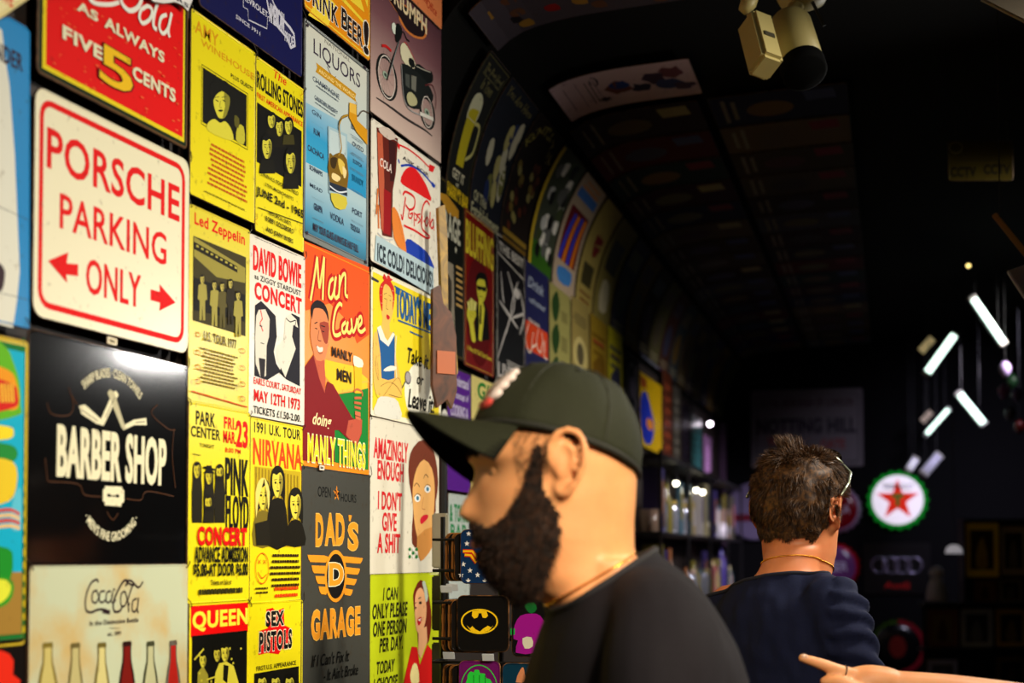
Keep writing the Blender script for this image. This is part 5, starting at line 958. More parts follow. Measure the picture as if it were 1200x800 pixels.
# ------------------------------------------------------------------ end wall
def esign(name, label, TL, BR, col, cat='sign', **k): return Sign(name, label, cat, END, TL, BR, col, ties=False, **k)
S = esign('street_sign', 'pale grey street sign with a double border on the end wall', (880, 458), (1012, 546), (132, 126, 130), rad=0.012, wear=0.4, rim=(90, 90, 90)); S.frame((886, 463), (1007, 541), (70, 66, 70), 0.006, 0.03)
S.text('ROYAL BOROUGH OF LONDON', (892, 468), (1000, 475), (90, 70, 72), 0.02); S.text('NOTTING HILL', (888, 492), (1003, 506), (60, 56, 66), 0.05); S.text('GATE', (962, 515), (990, 525), (160, 70, 70), 0.04); S.text('W 11', (900, 512), (925, 522), (160, 70, 70), 0.04); S.done()
def cap_sign(label, cx, cy, r_px, face, rim, lit=0.0, teeth=21, dep=0.07):
    """crimped bottle cap wall sign: body (rim), face"""
    q = END.hit((cx, cy)); R = r_px * (q - EYE).dot(FWD) / F
    M = Matrix(((TX.x, 0, -TY.x, q.x), (TX.y, 0, -TY.y, q.y), (0, 1, 0, q.z), (0, 0, 0, 1)))
    rt = empty('bottle_cap_sign', M); props(rt, label, 'bottle cap sign', 'bottle cap signs on the end wall')
    bm = bmesh.new(); n = teeth * 4; rings = []
    for rr, z, a in ((1.0, 0.004, .045), (0.97, dep * .45, .035), (0.90, dep * .9, .01), (0.86, dep, 0)):
        rings.append([bm.verts.new((R * (rr + a * math.cos(teeth * t)) * math.cos(t), R * (rr + a * math.cos(teeth * t)) * math.sin(t), z)) for t in [2 * math.pi * k / n for k in range(n)]])
    for a, b in zip(rings[:-1], rings[1:]):
        for k in range(n): bm.faces.new((a[k], a[(k + 1) % n], b[(k + 1) % n], b[k]))
    bm.faces.new(rings[0][::-1]); bm.faces.new(rings[-1]); bm_obj('rim', bm, mat(rim, 0.25, 0.2, emit=lit * 0.35), rt, True)
    bm = bmesh.new(); bm_lathe(bm, [(R * .85, dep), (R * .84, dep + .003), (R * .5, dep + .006)], 40); bm_obj('face', bm, mat(face, 0.2, emit=lit), rt, True)
    return rt, R, dep + .0075
def flat(name, pts, c, rt, z, lit=0):
    T = tessellate_polygon([[Vector((p[0], p[1], 0)) for p in pts]]); return mesh_obj(name, [(p[0], p[1], z) for p in pts], T, mat(c, 0.3, emit=lit), rt)
def flat_text(t, x0, y0, x1, y1, c, rt, z, lit=0):
    V, T, _ = glyphs(t, 0.03, 0, 1.05); return mesh_obj('lettering', [(x0 + v[0] * (x1 - x0), y0 + v[1] * (y1 - y0), z) for v in V], T, mat(c, 0.3, emit=lit), rt)
rt, R, z = cap_sign('lit green rimmed bottle cap sign with a red star on white', 1052, 586, 34, (236, 226, 244), (20, 170, 50), 0.9)
star = [((.74 if k % 2 == 0 else .29) * R * math.cos(math.radians(90 + 36 * k)), (.74 if k % 2 == 0 else .29) * R * math.sin(math.radians(90 + 36 * k))) for k in range(10)]
flat('star', star, (226, 40, 20), rt, z, 0.6)
flat('letter_emblem', [(-.2 * R, .2 * R), (.2 * R, .2 * R), (.2 * R, .08 * R), (.06 * R, .08 * R), (.06 * R, -.22 * R), (-.06 * R, -.22 * R), (-.06 * R, .08 * R), (-.2 * R, .08 * R)], (30, 120, 40), rt, z + .002, 0.3)
flat_text('TEXACO', -.5 * R, .38 * R, .5 * R, .54 * R, (30, 70, 60), rt, z + .003, 0.1)
rt, R, z = cap_sign('red bottle cap sign with pale crimped rim behind the dark haired man', 982, 597, 27, (120, 10, 24), (214, 170, 220), 0.05); flat_text('COLA', -.5 * R, -.15 * R, .5 * R, .2 * R, (214, 200, 220), rt, z)
rt, R, z = cap_sign('red bottle cap sign low beside the dark haired man\'s jaw', 979, 664, 28, (110, 60, 120), (196, 10, 36), 0.03); flat_text('BEER', -.5 * R, -.15 * R, .5 * R, .2 * R, (200, 190, 220), rt, z)
rt, R, z = cap_sign('bottle cap sign with green and red rim low on the end wall', 1052, 757, 32, (14, 14, 16), (60, 90, 20), 0.0); flat('emblem', [(.3 * R * math.cos(t), .4 * R * math.sin(t)) for t in [q * math.pi / 8 for q in range(16)]], (120, 30, 24), rt, z)
V = []; n = 40
for k in range(n + 1):
    t = -math.pi / 2.2 + math.pi * 0.95 * k / n; V.append((R * .99 * math.cos(t), R * .99 * math.sin(t)))
flat('red_rim_half', V + [(p[0] * .84, p[1] * .84) for p in V[::-1]], (150, 16, 40), rt, 0.075)
q = END.hit((884, 599)); Rd = 34 * (q - EYE).dot(FWD) / F
M = Matrix(((TX.x, 0, -TY.x, q.x), (TX.y, 0, -TY.y, q.y), (0, 1, 0, q.z), (0, 0, 0, 1)))
rt = empty('round_sign', M); props(rt, 'pale lilac round sign with a red band half hidden behind the man\'s head', 'sign')
bm = bmesh.new(); bm_lathe(bm, [(Rd, 0.004), (Rd, 0.012), (Rd * .97, 0.018), (Rd * .9, 0.018)], 40); bm_obj('plate', bm, mat((136, 122, 160), 0.35), rt, True); flat('band', [(-.7 * Rd, -.1 * Rd), (.7 * Rd, -.1 * Rd), (.66 * Rd, -.34 * Rd), (-.66 * Rd, -.34 * Rd)], (120, 30, 50), rt, 0.0195)
# linked rings badge
q = END.hit((1051, 662)); s_ = (q - EYE).dot(FWD) / F
rt = empty('ring_badge_sign', Matrix(((TX.x, 0, -TY.x, q.x), (TX.y, 0, -TY.y, q.y), (0, 1, 0, q.z), (0, 0, 0, 1)))); props(rt, 'black car badge sign with four linked silver rings and small red lettering', 'sign')
bm = bmesh.new(); bm_box(bm, (0, -4 * s_, 0.006), (76 * s_, 60 * s_, 0.008), bev=0.003); bm_obj('plate', bm, mat((16, 14, 18), 0.3), rt)
for k in range(4):
    bm = bmesh.new(); cx = (-19.5 + 13 * k) * s_; rr = 9 * s_
    bm_tube(bm, [(cx + rr * math.cos(t), rr * math.sin(t), 0.013 + 0.001 * (k % 2)) for t in [2 * math.pi * i / 28 for i in range(29)]], 1.3 * s_, 6); bm_obj('ring', bm, mat((170, 160, 190), 0.25, 0.8), rt, True)
flat_text('Audi', -14 * s_, -27 * s_, 14 * s_, -20 * s_, (200, 30, 30), rt, 0.0105)
S = esign('small_plate', 'tiny white plate with dark lettering on the end wall', (1001, 717), (1016, 729), (170, 160, 180), rad=0.004, wear=0); S.text('OPEN', (1003, 720), (1013, 726), (60, 50, 70), 0.03); S.done()

# ------------------------------------------------------------------ fluorescent fittings hung along the passage, and reflections built as glowing tubes
def tube_light_or_glint(label, a, b, Z, w_px, e=2.6, power=3.0, col=(225, 255, 240)):
    A, B = P3(*a, Z), P3(*b, Z); d = (B - A); L = d.length; d.normalize(); r = w_px * Z / F / 2
    c = (A + B) / 2; n = -(RN.copy()); y = n.cross(d).normalized(); n = d.cross(y)
    M = Matrix(((d.x, y.x, n.x, c.x), (d.y, y.y, n.y, c.y), (d.z, y.z, n.z, c.z), (0, 0, 0, 1)))
    rt = empty('tube_light_or_glint', M); props(rt, label, 'light fitting', 'tube lights along the passage')
    bm = bmesh.new(); bm_tube(bm, [(-L / 2, 0, 0), (L / 2, 0, 0)], r, 12); bm_obj('tube', bm, mat(col, 0.3, emit=e), rt, True)
    bm = bmesh.new(); bm_box(bm, (0, 0, 0.03), (L + .04, r * 2.4, 0.03), bev=0.004); bm_obj('housing', bm, mat((60, 58, 56), 0.5), rt)
    for sx in (-1, 1):
        bm = bmesh.new(); bm_box(bm, (sx * (L / 2 + .008), 0, 0.012), (0.014, r * 2.2, 0.05), bev=0.002); bm_obj('end_cap', bm, mat((200, 196, 186), 0.4), rt)
    # hanging wires to the vault
    up = M.inverted()
    bm = bmesh.new()
    for sx in (-.4, .4):
        p = M @ Vector((sx * L, 0, 0.03)); bm_tube(bm, [up @ p, up @ Vector((p.x, p.y, 2.93))], 0.0015, 5)
    bm_obj('hanging_wire', bm, mat((30, 30, 30), 0.5), rt)
tube_light_or_glint('brightest slanting tube light at the far right edge', (1141, 350), (1175, 400), 6.2, 8)
tube_light_or_glint('upper left slanting tube light leaning the other way', (1087, 436), (1118, 393), 7.0, 8.5)
tube_light_or_glint('lower right slanting tube light in the passage', (1125, 462), (1152, 495), 7.6, 8)
tube_light_or_glint('lowest and thinnest slanting tube light', (1086, 508), (1111, 480), 8.6, 5, 2.4)
tube_light_or_glint('dull lilac glowing tube imitating a reflection just above the lit star cap sign', (1084, 553), (1100, 534), 8.3, 10, 0.35, col=(200, 196, 224))  # reflected light given shape as a faintly glowing tube
tube_light_or_glint('small pale glowing tube imitating a reflection, left of the lilac one', (1066, 549), (1073, 538), 8.5, 8, 0.8, col=(214, 210, 230))  # second reflection, also a glowing tube, no real fitting
def tag_plate(label, cx, cy, w, h, Z, col, ang):
    q = P3(cx, cy, Z); s_ = Z / F
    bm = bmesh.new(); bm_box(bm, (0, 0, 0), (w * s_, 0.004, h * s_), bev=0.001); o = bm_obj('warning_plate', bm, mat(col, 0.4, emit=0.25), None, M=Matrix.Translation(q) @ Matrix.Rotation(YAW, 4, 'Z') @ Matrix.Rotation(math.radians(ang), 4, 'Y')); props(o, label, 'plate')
    R_ = Matrix.Rotation(math.radians(ang), 3, 'Y'); bm = bmesh.new(); Mi = o.matrix_world.inverted(); bm_tube(bm, [Mi @ q, Mi @ Vector((q.x, q.y, 2.93))], 0.0015, 5); bm_obj('hanging_wire', bm, mat((30, 30, 30)), o)
tag_plate('larger glowing cream plate beside the upper left tube light', 1086, 404, 21, 9, 7.1, (226, 196, 140), -48)
tag_plate('smaller pinkish plate beside the lowest tube light', 1086, 488, 16, 7, 8.7, (196, 170, 150), -48)
bulb('tiny warm indicator bulb above the tube lights', P3(1135, 311, 6.0), 0.009, 3, (250, 220, 130), 0.04)

# ------------------------------------------------------------------ ceiling cameras
IV = mat((186, 170, 108), 0.5)
def part(name, bm, m, rt, sm=False): return bm_obj(name, bm, m, rt, sm)
rt = empty('security_camera', P3(958, 10, 3.25)); props(rt, 'cream cylindrical security camera pointing down on a dome mount', 'security camera'); o0 = rt.location.copy()
def rel(px, py, Z, o): return P3(px, py, Z) - o
def tube_part(name, a, b, r, rt, o, m, n=20, taper=1.0, hollow=False):
    bm = bmesh.new(); A, B = a, b; bm_tube(bm, [A, A.lerp(B, .04), A.lerp(B, .12), B] , [r * .72, r * .9, r, r * taper], n); return part(name, bm, m, rt, True)
a, b = rel(924, 24, 3.2, o0), rel(942, 82, 3.1, o0)
tube_part('body', a, b, 0.048, rt, o0, IV)
bm = bmesh.new(); d = (b - a).normalized(); bm_tube(bm, [b - d * .02, b + d * 0.008, b + d * 0.012], [0.050, 0.050, 0.044], 24); part('front_ring', bm, mat((8, 8, 8), 0.9, spec=0.05), rt, True)
tube_part('arm', rel(934, 4, 3.24, o0), rel(925, 28, 3.2, o0), 0.018, rt, o0, IV)
bm = bmesh.new(); top = rel(940, -10, 3.25, o0); bm_lathe(bm, [(0.012, -0.045), (0.05, -0.028), (0.062, -0.005), (0.062, 0.012)], 28, Matrix.Translation(top)); part('ceiling_mount', bm, IV, rt, True)
bm = bmesh.new(); bm_tube(bm, [top + Vector((0, 0, 0.01)), Vector((top.x, top.y, 2.955 - o0.z))], 0.02, 10); part('drop_pipe', bm, mat((60, 54, 40), 0.5), rt)
bm = bmesh.new(); bm_tube(bm, [rel(952, 2, 3.2, o0), rel(962, 22, 3.22, o0), rel(966, 30, 3.22, o0)], 0.004, 6); part('cable', bm, mat((20, 18, 14), 0.5), rt)
rt = empty('security_camera', P3(878, -20, 3.1)); props(rt, 'boxy cream security camera on a ball joint arm beside the cylindrical one', 'security camera'); o0 = rt.location.copy()
bm = bmesh.new(); c0, c1 = rel(884, 26, 3.1, o0), rel(898, 80, 3.02, o0); ax = (c1 - c0).normalized(); sd = RGT.copy(); sd = (sd - ax * sd.dot(ax)).normalized(); fn = ax.cross(sd)
Lb = (c1 - c0).length; Rm = Matrix((sd, fn, -ax)).transposed(); Rm = Rm @ Matrix.Rotation(-0.45, 3, 'Z')
bm_box(bm, (c0 + c1) / 2, (0.055, 0.066, Lb), R=Rm, bev=0.008); part('body', bm, IV, rt)
bm = bmesh.new(); bm_box(bm, (c0 + c1) / 2 + Rm @ Vector((0, 0.034 * (1 if (Rm @ Vector((0, 1, 0))).dot(FWD) < 0 else -1), -0.004)), (0.026, 0.003, 0.012), R=Rm); part('label_plate', bm, mat((70, 66, 52), 0.4), rt)
bm = bmesh.new(); bm_tube(bm, [rel(883, 28, 3.08, o0), rel(881, 20, 3.08, o0), rel(880, 16, 3.08, o0)], [0.014, 0.009, 0.010], 14); part('neck', bm, IV, rt, True)
bm = bmesh.new(); bm_tube(bm, [rel(876, 15, 3.09, o0), rel(874, 11, 3.09, o0), rel(877, 4, 3.09, o0), rel(882, -6, 3.1, o0), rel(888, -22, 3.1, o0), Vector((rel(889, -24, 3.1, o0).x, rel(889, -24, 3.1, o0).y, 2.95 - o0.z))], [0.008, 0.016, 0.018, 0.015, 0.014, 0.02], 14); part('arm', bm, IV, rt, True)
# plastic covered notice under the vault
Pn = Plane(P3(1150, 190, 4.4), RGT, -FWD)
S = Sign('notice', 'dim yellow plastic wrapped camera notice hanging in the dark', 'notice', Pn, (1111, 165), (1187, 212), (60, 52, 20), off=0.0, ties=False, rough=0.12, wear=0.9, spec=0.5); S.text('CCTV', (1114, 196), (1143, 207), (24, 20, 10), 0.06); S.text('CCTV', (1153, 193), (1183, 204), (24, 20, 10), 0.06); S.fine((1114, 180), (1180, 190), 2, (50, 44, 18)); S.ell((1112, 166), (1128, 180), (110, 100, 60), ring=0.003)
for x in (1120, 1180):
    bm = bmesh.new(); p = S.Mi @ Pn.hit((x, 166)); q = S.Mi @ Vector((Pn.hit((x, 166)).x, Pn.hit((x, 166)).y, 2.94)); bm_tube(bm, [p, q], 0.001, 5); bm_obj('hanging_wire', bm, mat((40, 36, 24)), S.o)
S.done()
# plank and sloping lit panel at the right edge
def plank(name, label, cat, A, B, wv, t, m):
    d = (B - A); L = d.length; d.normalize(); y = wv.normalized(); y = (y - d * y.dot(d)).normalized(); n = d.cross(y); c = (A + B) / 2
    bm = bmesh.new(); bm_box(bm, (0, wv.length / 2, 0), (L, wv.length, t), bev=min(.002, t / 3)); o = bm_obj(name, bm, m, None, M=Matrix(((d.x, y.x, n.x, c.x), (d.y, y.y, n.y, c.y), (d.z, y.z, n.z, c.z), (0, 0, 0, 1)))); props(o, label, cat)
    Mi = o.matrix_world.inverted()
    for q in (-.4, .4):                                       # suspension wires up to the ceiling
        p = o.matrix_world @ Vector((q * L, wv.length * .5, 0)); top = 3.34 if p.y < 3.05 else 2.93
        w_ = bmesh.new(); bm_tube(w_, [Mi @ p, Mi @ Vector((p.x, p.y, top))], 0.0015, 5); bm_obj('hanging_wire', w_, mat((24, 22, 20)), o)
    return o
plank('ceiling_panel', 'grey ceiling light panel edge at the top right corner', 'ceiling panel', P3(1148, -1, 3.0), P3(1260, 56, 2.9), Vector((0.2, 0.1, 0.28)), 0.012, mat((120, 110, 94), 0.5))
plank('wooden_rail', 'thin brown wooden rail at the right edge', 'rail', P3(1162, 253, 3.4), P3(1230, 338, 3.3), Vector((0.01, 0, 0.01)), 0.008, mat((130, 92, 44), 0.5))
plank('shelf_panel', 'bluish white shelf underside sloping out of frame at the right', 'shelf', P3(1180, 318, 3.4), P3(1260, 440, 3.3), Vector((0.12, 0.1, 0.09)), 0.01, mat((150, 150, 176), 0.35))
# goods along the right side, small and dim
random.seed(14)
for k, (px, py, col, nm) in enumerate(((1178, 432, (150, 130, 170), 'lilac'), (1186, 446, (50, 90, 60), 'green'), (1176, 458, (120, 60, 120), 'purple'), (1192, 462, (90, 60, 110), 'violet'), (1184, 484, (60, 50, 60), 'charcoal'), (1195, 500, (130, 30, 24), 'red'))):
    q = P3(px, py, 6.2 + 0.22 * k); rt = empty('hanging_ornament', q); props(rt, '%s hanging ornament at the right edge below the tube lights' % nm, 'ornament', 'ornaments hanging at the right')
    bm = bmesh.new(); bm_lathe(bm, [(0.008, -0.035), (0.024, -0.015), (0.026, 0.01), (0.01, 0.032)], 12); bm_obj('body', bm, mat(col, 0.25), rt, True)
    bm = bmesh.new(); bm_tube(bm, [(0, 0, 0.03), (0, 0, 2.92 - q.z)], 0.0015, 5); bm_obj('string', bm, mat((30, 30, 30)), rt)
# cabinet with framed pictures low at the right
Pr = Plane(P3(1140, 700, 7.2), RGT, -FWD)
cab = empty('display_cabinet', Matrix.Translation(Vector((P3(1150, 700, 7.3).x, P3(1150, 700, 7.3).y, 0)))); props(cab, 'dark display cabinet of framed pictures at the lower right', 'display cabinet')
CR = Matrix.Rotation(YAW, 3, 'Z')
def cbox(name, x0, y0, x1, y1, d0, d1, m):
    a, b = Pr.hit((x0, y0)), Pr.hit((x1, y1)); c = (a + b) / 2 + FWD * ((d0 + d1) / 2); w = (b - a).dot(RGT); h = a.z - b.z
    bm = bmesh.new(); bm_box(bm, c - cab.location, (w, d1 - d0, h), R=CR); bm_obj(name, bm, m, cab)
for y in (708, 762, 820, 900): cbox('shelf', 1082, y - 2, 1300, y + 2, 0.0, 0.105, SHM)
cbox('back', 1132, 608, 1300, 706, 0.11, 0.12, mat((14, 12, 12), 0.7)); cbox('back', 1090, 710, 1300, 1000, 0.11, 0.12, mat((14, 12, 12), 0.7)); cbox('post', 1130, 608, 1132, 706, 0.0, 0.10, SHM)
for lab, x0, y0, x1, y1, col, pic in (('yellow framed picture on the cabinet top', 1130, 612, 1170, 676, (176, 140, 30), (60, 40, 20)), ('tan framed picture at the cabinet top right', 1172, 616, 1202, 674, (110, 96, 70), (40, 36, 34)), ('small dark brown framed picture on the cabinet top shelf', 1140, 678, 1168, 706, (70, 44, 30), (110, 70, 40)), ('grey brown framed picture on the cabinet top shelf', 1170, 678, 1198, 706, (80, 70, 54), (40, 30, 24)),
                                      ('brown framed picture with a glossy highlight, middle shelf left', 1086, 713, 1122, 758, (84, 56, 34), (130, 104, 60)), ('pale grey framed picture, middle shelf centre', 1125, 713, 1163, 758, (110, 112, 112), (60, 62, 66)), ('olive framed picture, middle shelf right', 1166, 713, 1203, 758, (120, 96, 40), (50, 40, 24)),
                                      ('silver grey box, lower cabinet shelf left', 1086, 772, 1122, 817, (130, 130, 150), (100, 100, 120)), ('black glossy box with white highlight, lower shelf', 1128, 768, 1160, 817, (24, 24, 28), (40, 40, 46)), ('dark brown framed picture, lower shelf right', 1166, 768, 1203, 817, (70, 54, 30), (40, 30, 20))):
    S = Sign('picture_frame', lab, 'picture', Pr, (x0, y0), (x1, y1), col, off=-0.03, thick=0.012, rad=0.003, ties=False, wear=0.3, rough=0.15); S.o['group'] = 'pictures in the right cabinet'; S.o.data.materials[0] = mat(tuple(min(255, v * 1.5) for v in col), 0.2, wear=0.3); dx, dy = (x1 - x0) * .16, (y1 - y0) * .14
    S.rect((x0 + dx, y0 + dy), (x1 - dx, y1 - dy), pic); S.poly([(x0 + dx * 2, y1 - dy * 1.4), (x0 + dx * 2.4, y0 + dy * 3), (x0 + dx * 3.4, y0 + dy * 2), (x1 - dx * 2, y1 - dy * 1.4)], col, smooth=2); S.done()
# little white owl figurine and white lamp shade
q = P3(1098, 704, 7.15)
rt = empty('owl_figurine', q); props(rt, 'small white owl like figurine on the cabinet edge', 'figurine')
bm = bmesh.new(); bm_lathe(bm, [(0.05, -0.0), (0.055, 0.01), (0.045, 0.07), (0.028, 0.12)], 16); bm_obj('body', bm, mat((190, 184, 190), 0.4), rt, True)
bm = bmesh.new(); bmesh.ops.create_uvsphere(bm, u_segments=14, v_segments=10, radius=0.036); bmesh.ops.translate(bm, verts=bm.verts, vec=(0, 0, 0.14)); bm_obj('head', bm, mat((200, 196, 200), 0.4), rt, True)
bm = bmesh.new(); bmesh.ops.create_cone(bm, cap_ends=True, segments=8, radius1=0.008, radius2=0.001, depth=0.02); bmesh.ops.rotate(bm, verts=bm.verts, matrix=Matrix.Rotation(1.57, 3, 'X')); bmesh.ops.translate(bm, verts=bm.verts, vec=Vector((0, 0, 0.14)) - FWD * 0.04); bm_obj('beak', bm, mat((206, 150, 60), 0.4), rt)
q = P3(1118, 646, 7.2)
rt = empty('lamp', q); props(rt, 'white dome lamp shade hanging above the owl figurine', 'lamp')
bm = bmesh.new(); bm_lathe(bm, [(0.042, -0.01), (0.042, 0), (0.034, 0.022), (0.014, 0.034)], 20); bm_obj('lamp_shade', bm, mat((214, 208, 214), 0.4, emit=0.35), rt, True)
bm = bmesh.new(); bm_tube(bm, [(0, 0, 0.03), (0, 0, 2.94 - q.z)], 0.002, 5); bm_obj('cord', bm, mat((24, 24, 24)), rt)
# ------------------------------------------------------------------ people
def skin_mat(c, c2):
    m = bpy.data.materials.new('skin'); m.use_nodes = True; nt = m.node_tree; N = nt.nodes; b = N['Principled BSDF']
    tc = N.new('ShaderNodeTexCoord'); nz = N.new('ShaderNodeTexNoise'); mx = N.new('ShaderNodeMix'); mx.data_type = 'RGBA'; nz.inputs['Scale'].default_value = 22; nz.inputs['Detail'].default_value = 6
    nt.links.new(tc.outputs['Object'], nz.inputs['Vector']); nt.links.new(nz.outputs['Fac'], mx.inputs['Factor']); mx.inputs['A'].default_value = rgb(c); mx.inputs['B'].default_value = rgb(c2)
    nt.links.new(mx.outputs['Result'], b.inputs['Base Color']); b.inputs['Roughness'].default_value = 0.48; b.inputs['Specular IOR Level'].default_value = 0.35
    b.inputs['Subsurface Weight'].default_value = 0.25; b.inputs['Subsurface Radius'].default_value = (0.012, 0.005, 0.003); b.inputs['Subsurface Scale'].default_value = 0.5
    return m
def cloth_mat(c):
    m = mat(c, 0.85, spec=0.15, kind='cloth'); return m
def hair_mat(c1, c2, rough=0.45):
    m = bpy.data.materials.new('hair'); m.use_nodes = True; nt = m.node_tree; N = nt.nodes; b = N['Principled BSDF']
    tc = N.new('ShaderNodeTexCoord'); nz = N.new('ShaderNodeTexNoise'); mx = N.new('ShaderNodeMix'); mx.data_type = 'RGBA'; nz.inputs['Scale'].default_value = 130; nz.inputs['Detail'].default_value = 3
    rp = N.new('ShaderNodeValToRGB'); rp.color_ramp.elements[0].position = 0.4; rp.color_ramp.elements[1].position = 0.66
    nt.links.new(tc.outputs['Object'], nz.inputs['Vector']); nt.links.new(nz.outputs['Fac'], rp.inputs['Fac']); nt.links.new(rp.outputs['Color'], mx.inputs['Factor']); mx.inputs['A'].default_value = rgb(c1); mx.inputs['B'].default_value = rgb(c2)
    nt.links.new(mx.outputs['Result'], b.inputs['Base Color']); b.inputs['Roughness'].default_value = rough; b.inputs['Specular IOR Level'].default_value = 0.3
    return m
def loft(bm, slices, n=40, fn=None):
    """slices: (z, cx, cy, rx, ry) closed stack of ovals"""
    rings = []
    for s in slices:
        z, cx, cy, rx, ry = s[:5]
        ring = []
        for k in range(n):
            t = 2 * math.pi * k / n; x, y = rx * math.cos(t), ry * math.sin(t)
            p = fn(z, t, cx, cy, x, y) if fn else (cx + x, cy + y, z)
            ring.append(bm.verts.new(p))
        rings.append(ring)
    for a, b in zip(rings[:-1], rings[1:]):
        for k in range(n): bm.faces.new((a[k], a[(k + 1) % n], b[(k + 1) % n], b[k]))
    bm.faces.new(rings[0][::-1]); bm.faces.new(rings[-1])
def interp(tab, z, sub=6):
    """smooth table rows between the given ones"""
    return smooth_pts(tab, sub)
def blob(bm, pts, rads, n=14):
    """tapering limb with round ends"""
    pts = [Vector(p) for p in pts]; P2 = smooth_pts([tuple(p) + (r,) for p, r in zip(pts, rads)], 4)
    Q = [Vector(p[:3]) for p in P2]; R = [p[3] for p in P2]
    d0 = (Q[0] - Q[1]).normalized(); d1 = (Q[-1] - Q[-2]).normalized()
    pre = [(Q[0] + d0 * R[0] * math.sin(a), R[0] * math.cos(a)) for a in (1.4, 1.0, 0.5)]; post = [(Q[-1] + d1 * R[-1] * math.sin(a), R[-1] * math.cos(a)) for a in (0.5, 1.0, 1.4)]
    A = [p for p, _ in pre] + Q + [p for p, _ in post]; B = [max(r, 0.0005) for _, r in pre] + R + [max(r, 0.0005) for _, r in post]
    bm_tube(bm, A, B, n)
def fused(name, bm, voxel, M, m, parent=None, smooth=4, fn=None, cut=None):
    """one continuous surface out of overlapping closed shapes"""
    me = bpy.data.meshes.new('t'); bmesh.ops.recalc_face_normals(bm, faces=bm.faces); bm.to_mesh(me); bm.free()
    o = bpy.data.objects.new('t', me); COL.objects.link(o)
    r = o.modifiers.new('r', 'REMESH'); r.mode = 'VOXEL'; r.voxel_size = voxel; r.use_smooth_shade = True
    if smooth:
        q = o.modifiers.new('s', 'SMOOTH'); q.factor = 0.6; q.iterations = smooth
    dg = bpy.context.evaluated_depsgraph_get(); me2 = bpy.data.meshes.new_from_object(o.evaluated_get(dg)); bpy.data.objects.remove(o); bpy.data.meshes.remove(me)
    me2.name = name
    if fn or cut:
        b2 = bmesh.new(); b2.from_mesh(me2)
        if cut:
            for co, no in cut: 
                bmesh.ops.bisect_plane(b2, geom=b2.verts[:] + b2.edges[:] + b2.faces[:], plane_co=co, plane_no=no, clear_outer=True)
        b2.normal_update()
        if fn:
            N_ = [(v, fn(v.co, v.normal)) for v in b2.verts]
            for v, c in N_: v.co = c
        b2.to_mesh(me2); b2.free()
    me2.polygons.foreach_set('use_smooth', np.ones(len(me2.polygons), dtype=bool)); me2.materials.clear(); me2.materials.append(m)
    o = bpy.data.objects.new(name, me2); COL.objects.link(o); o.matrix_world = M
    if parent: o.parent = parent; o.matrix_world = M; o.matrix_parent_inverse = Matrix.Identity(4); o.matrix_local = Matrix.Identity(4) if parent.matrix_world == M else parent.matrix_world.inverted() @ M
    return o
def inside(poly, x, y):
    c = False; n = len(poly); j = n - 1
    for i in range(n):
        xi, yi = poly[i]; xj, yj = poly[j]
        if (yi > y) != (yj > y) and x < (xj - xi) * (y - yi) / (yj - yi) + xi: c = not c
        j = i
    return c
def strands(name, pts, m, parent, width=0.0012, seg=3, kind='stuff'):
    """pts: list of (root, direction, bend, length)"""
    V = []; Fc = []
    for p, d, b, L in pts:
        s = d.cross(Vector((random.uniform(-1, 1), random.uniform(-1, 1), random.uniform(-1, 1))))
        if s.length < 1e-6: continue
        s.normalize(); k0 = len(V)
        for i in range(seg + 1):
            t = i / seg; q = p + d * (L * t) + b * (L * t * t); w = width * (1 - 0.85 * t)
            V += [q + s * w / 2, q - s * w / 2]
        Fc += [(k0 + 2 * i, k0 + 2 * i + 1, k0 + 2 * i + 3, k0 + 2 * i + 2) for i in range(seg)]
    o = mesh_obj(name, V, Fc, m, parent); o['kind'] = kind
    return o
def frame_at(p, yaw):
    """X = facing direction, Z = up"""
    return Matrix.Translation(p) @ Matrix.Rotation(yaw, 4, 'Z')
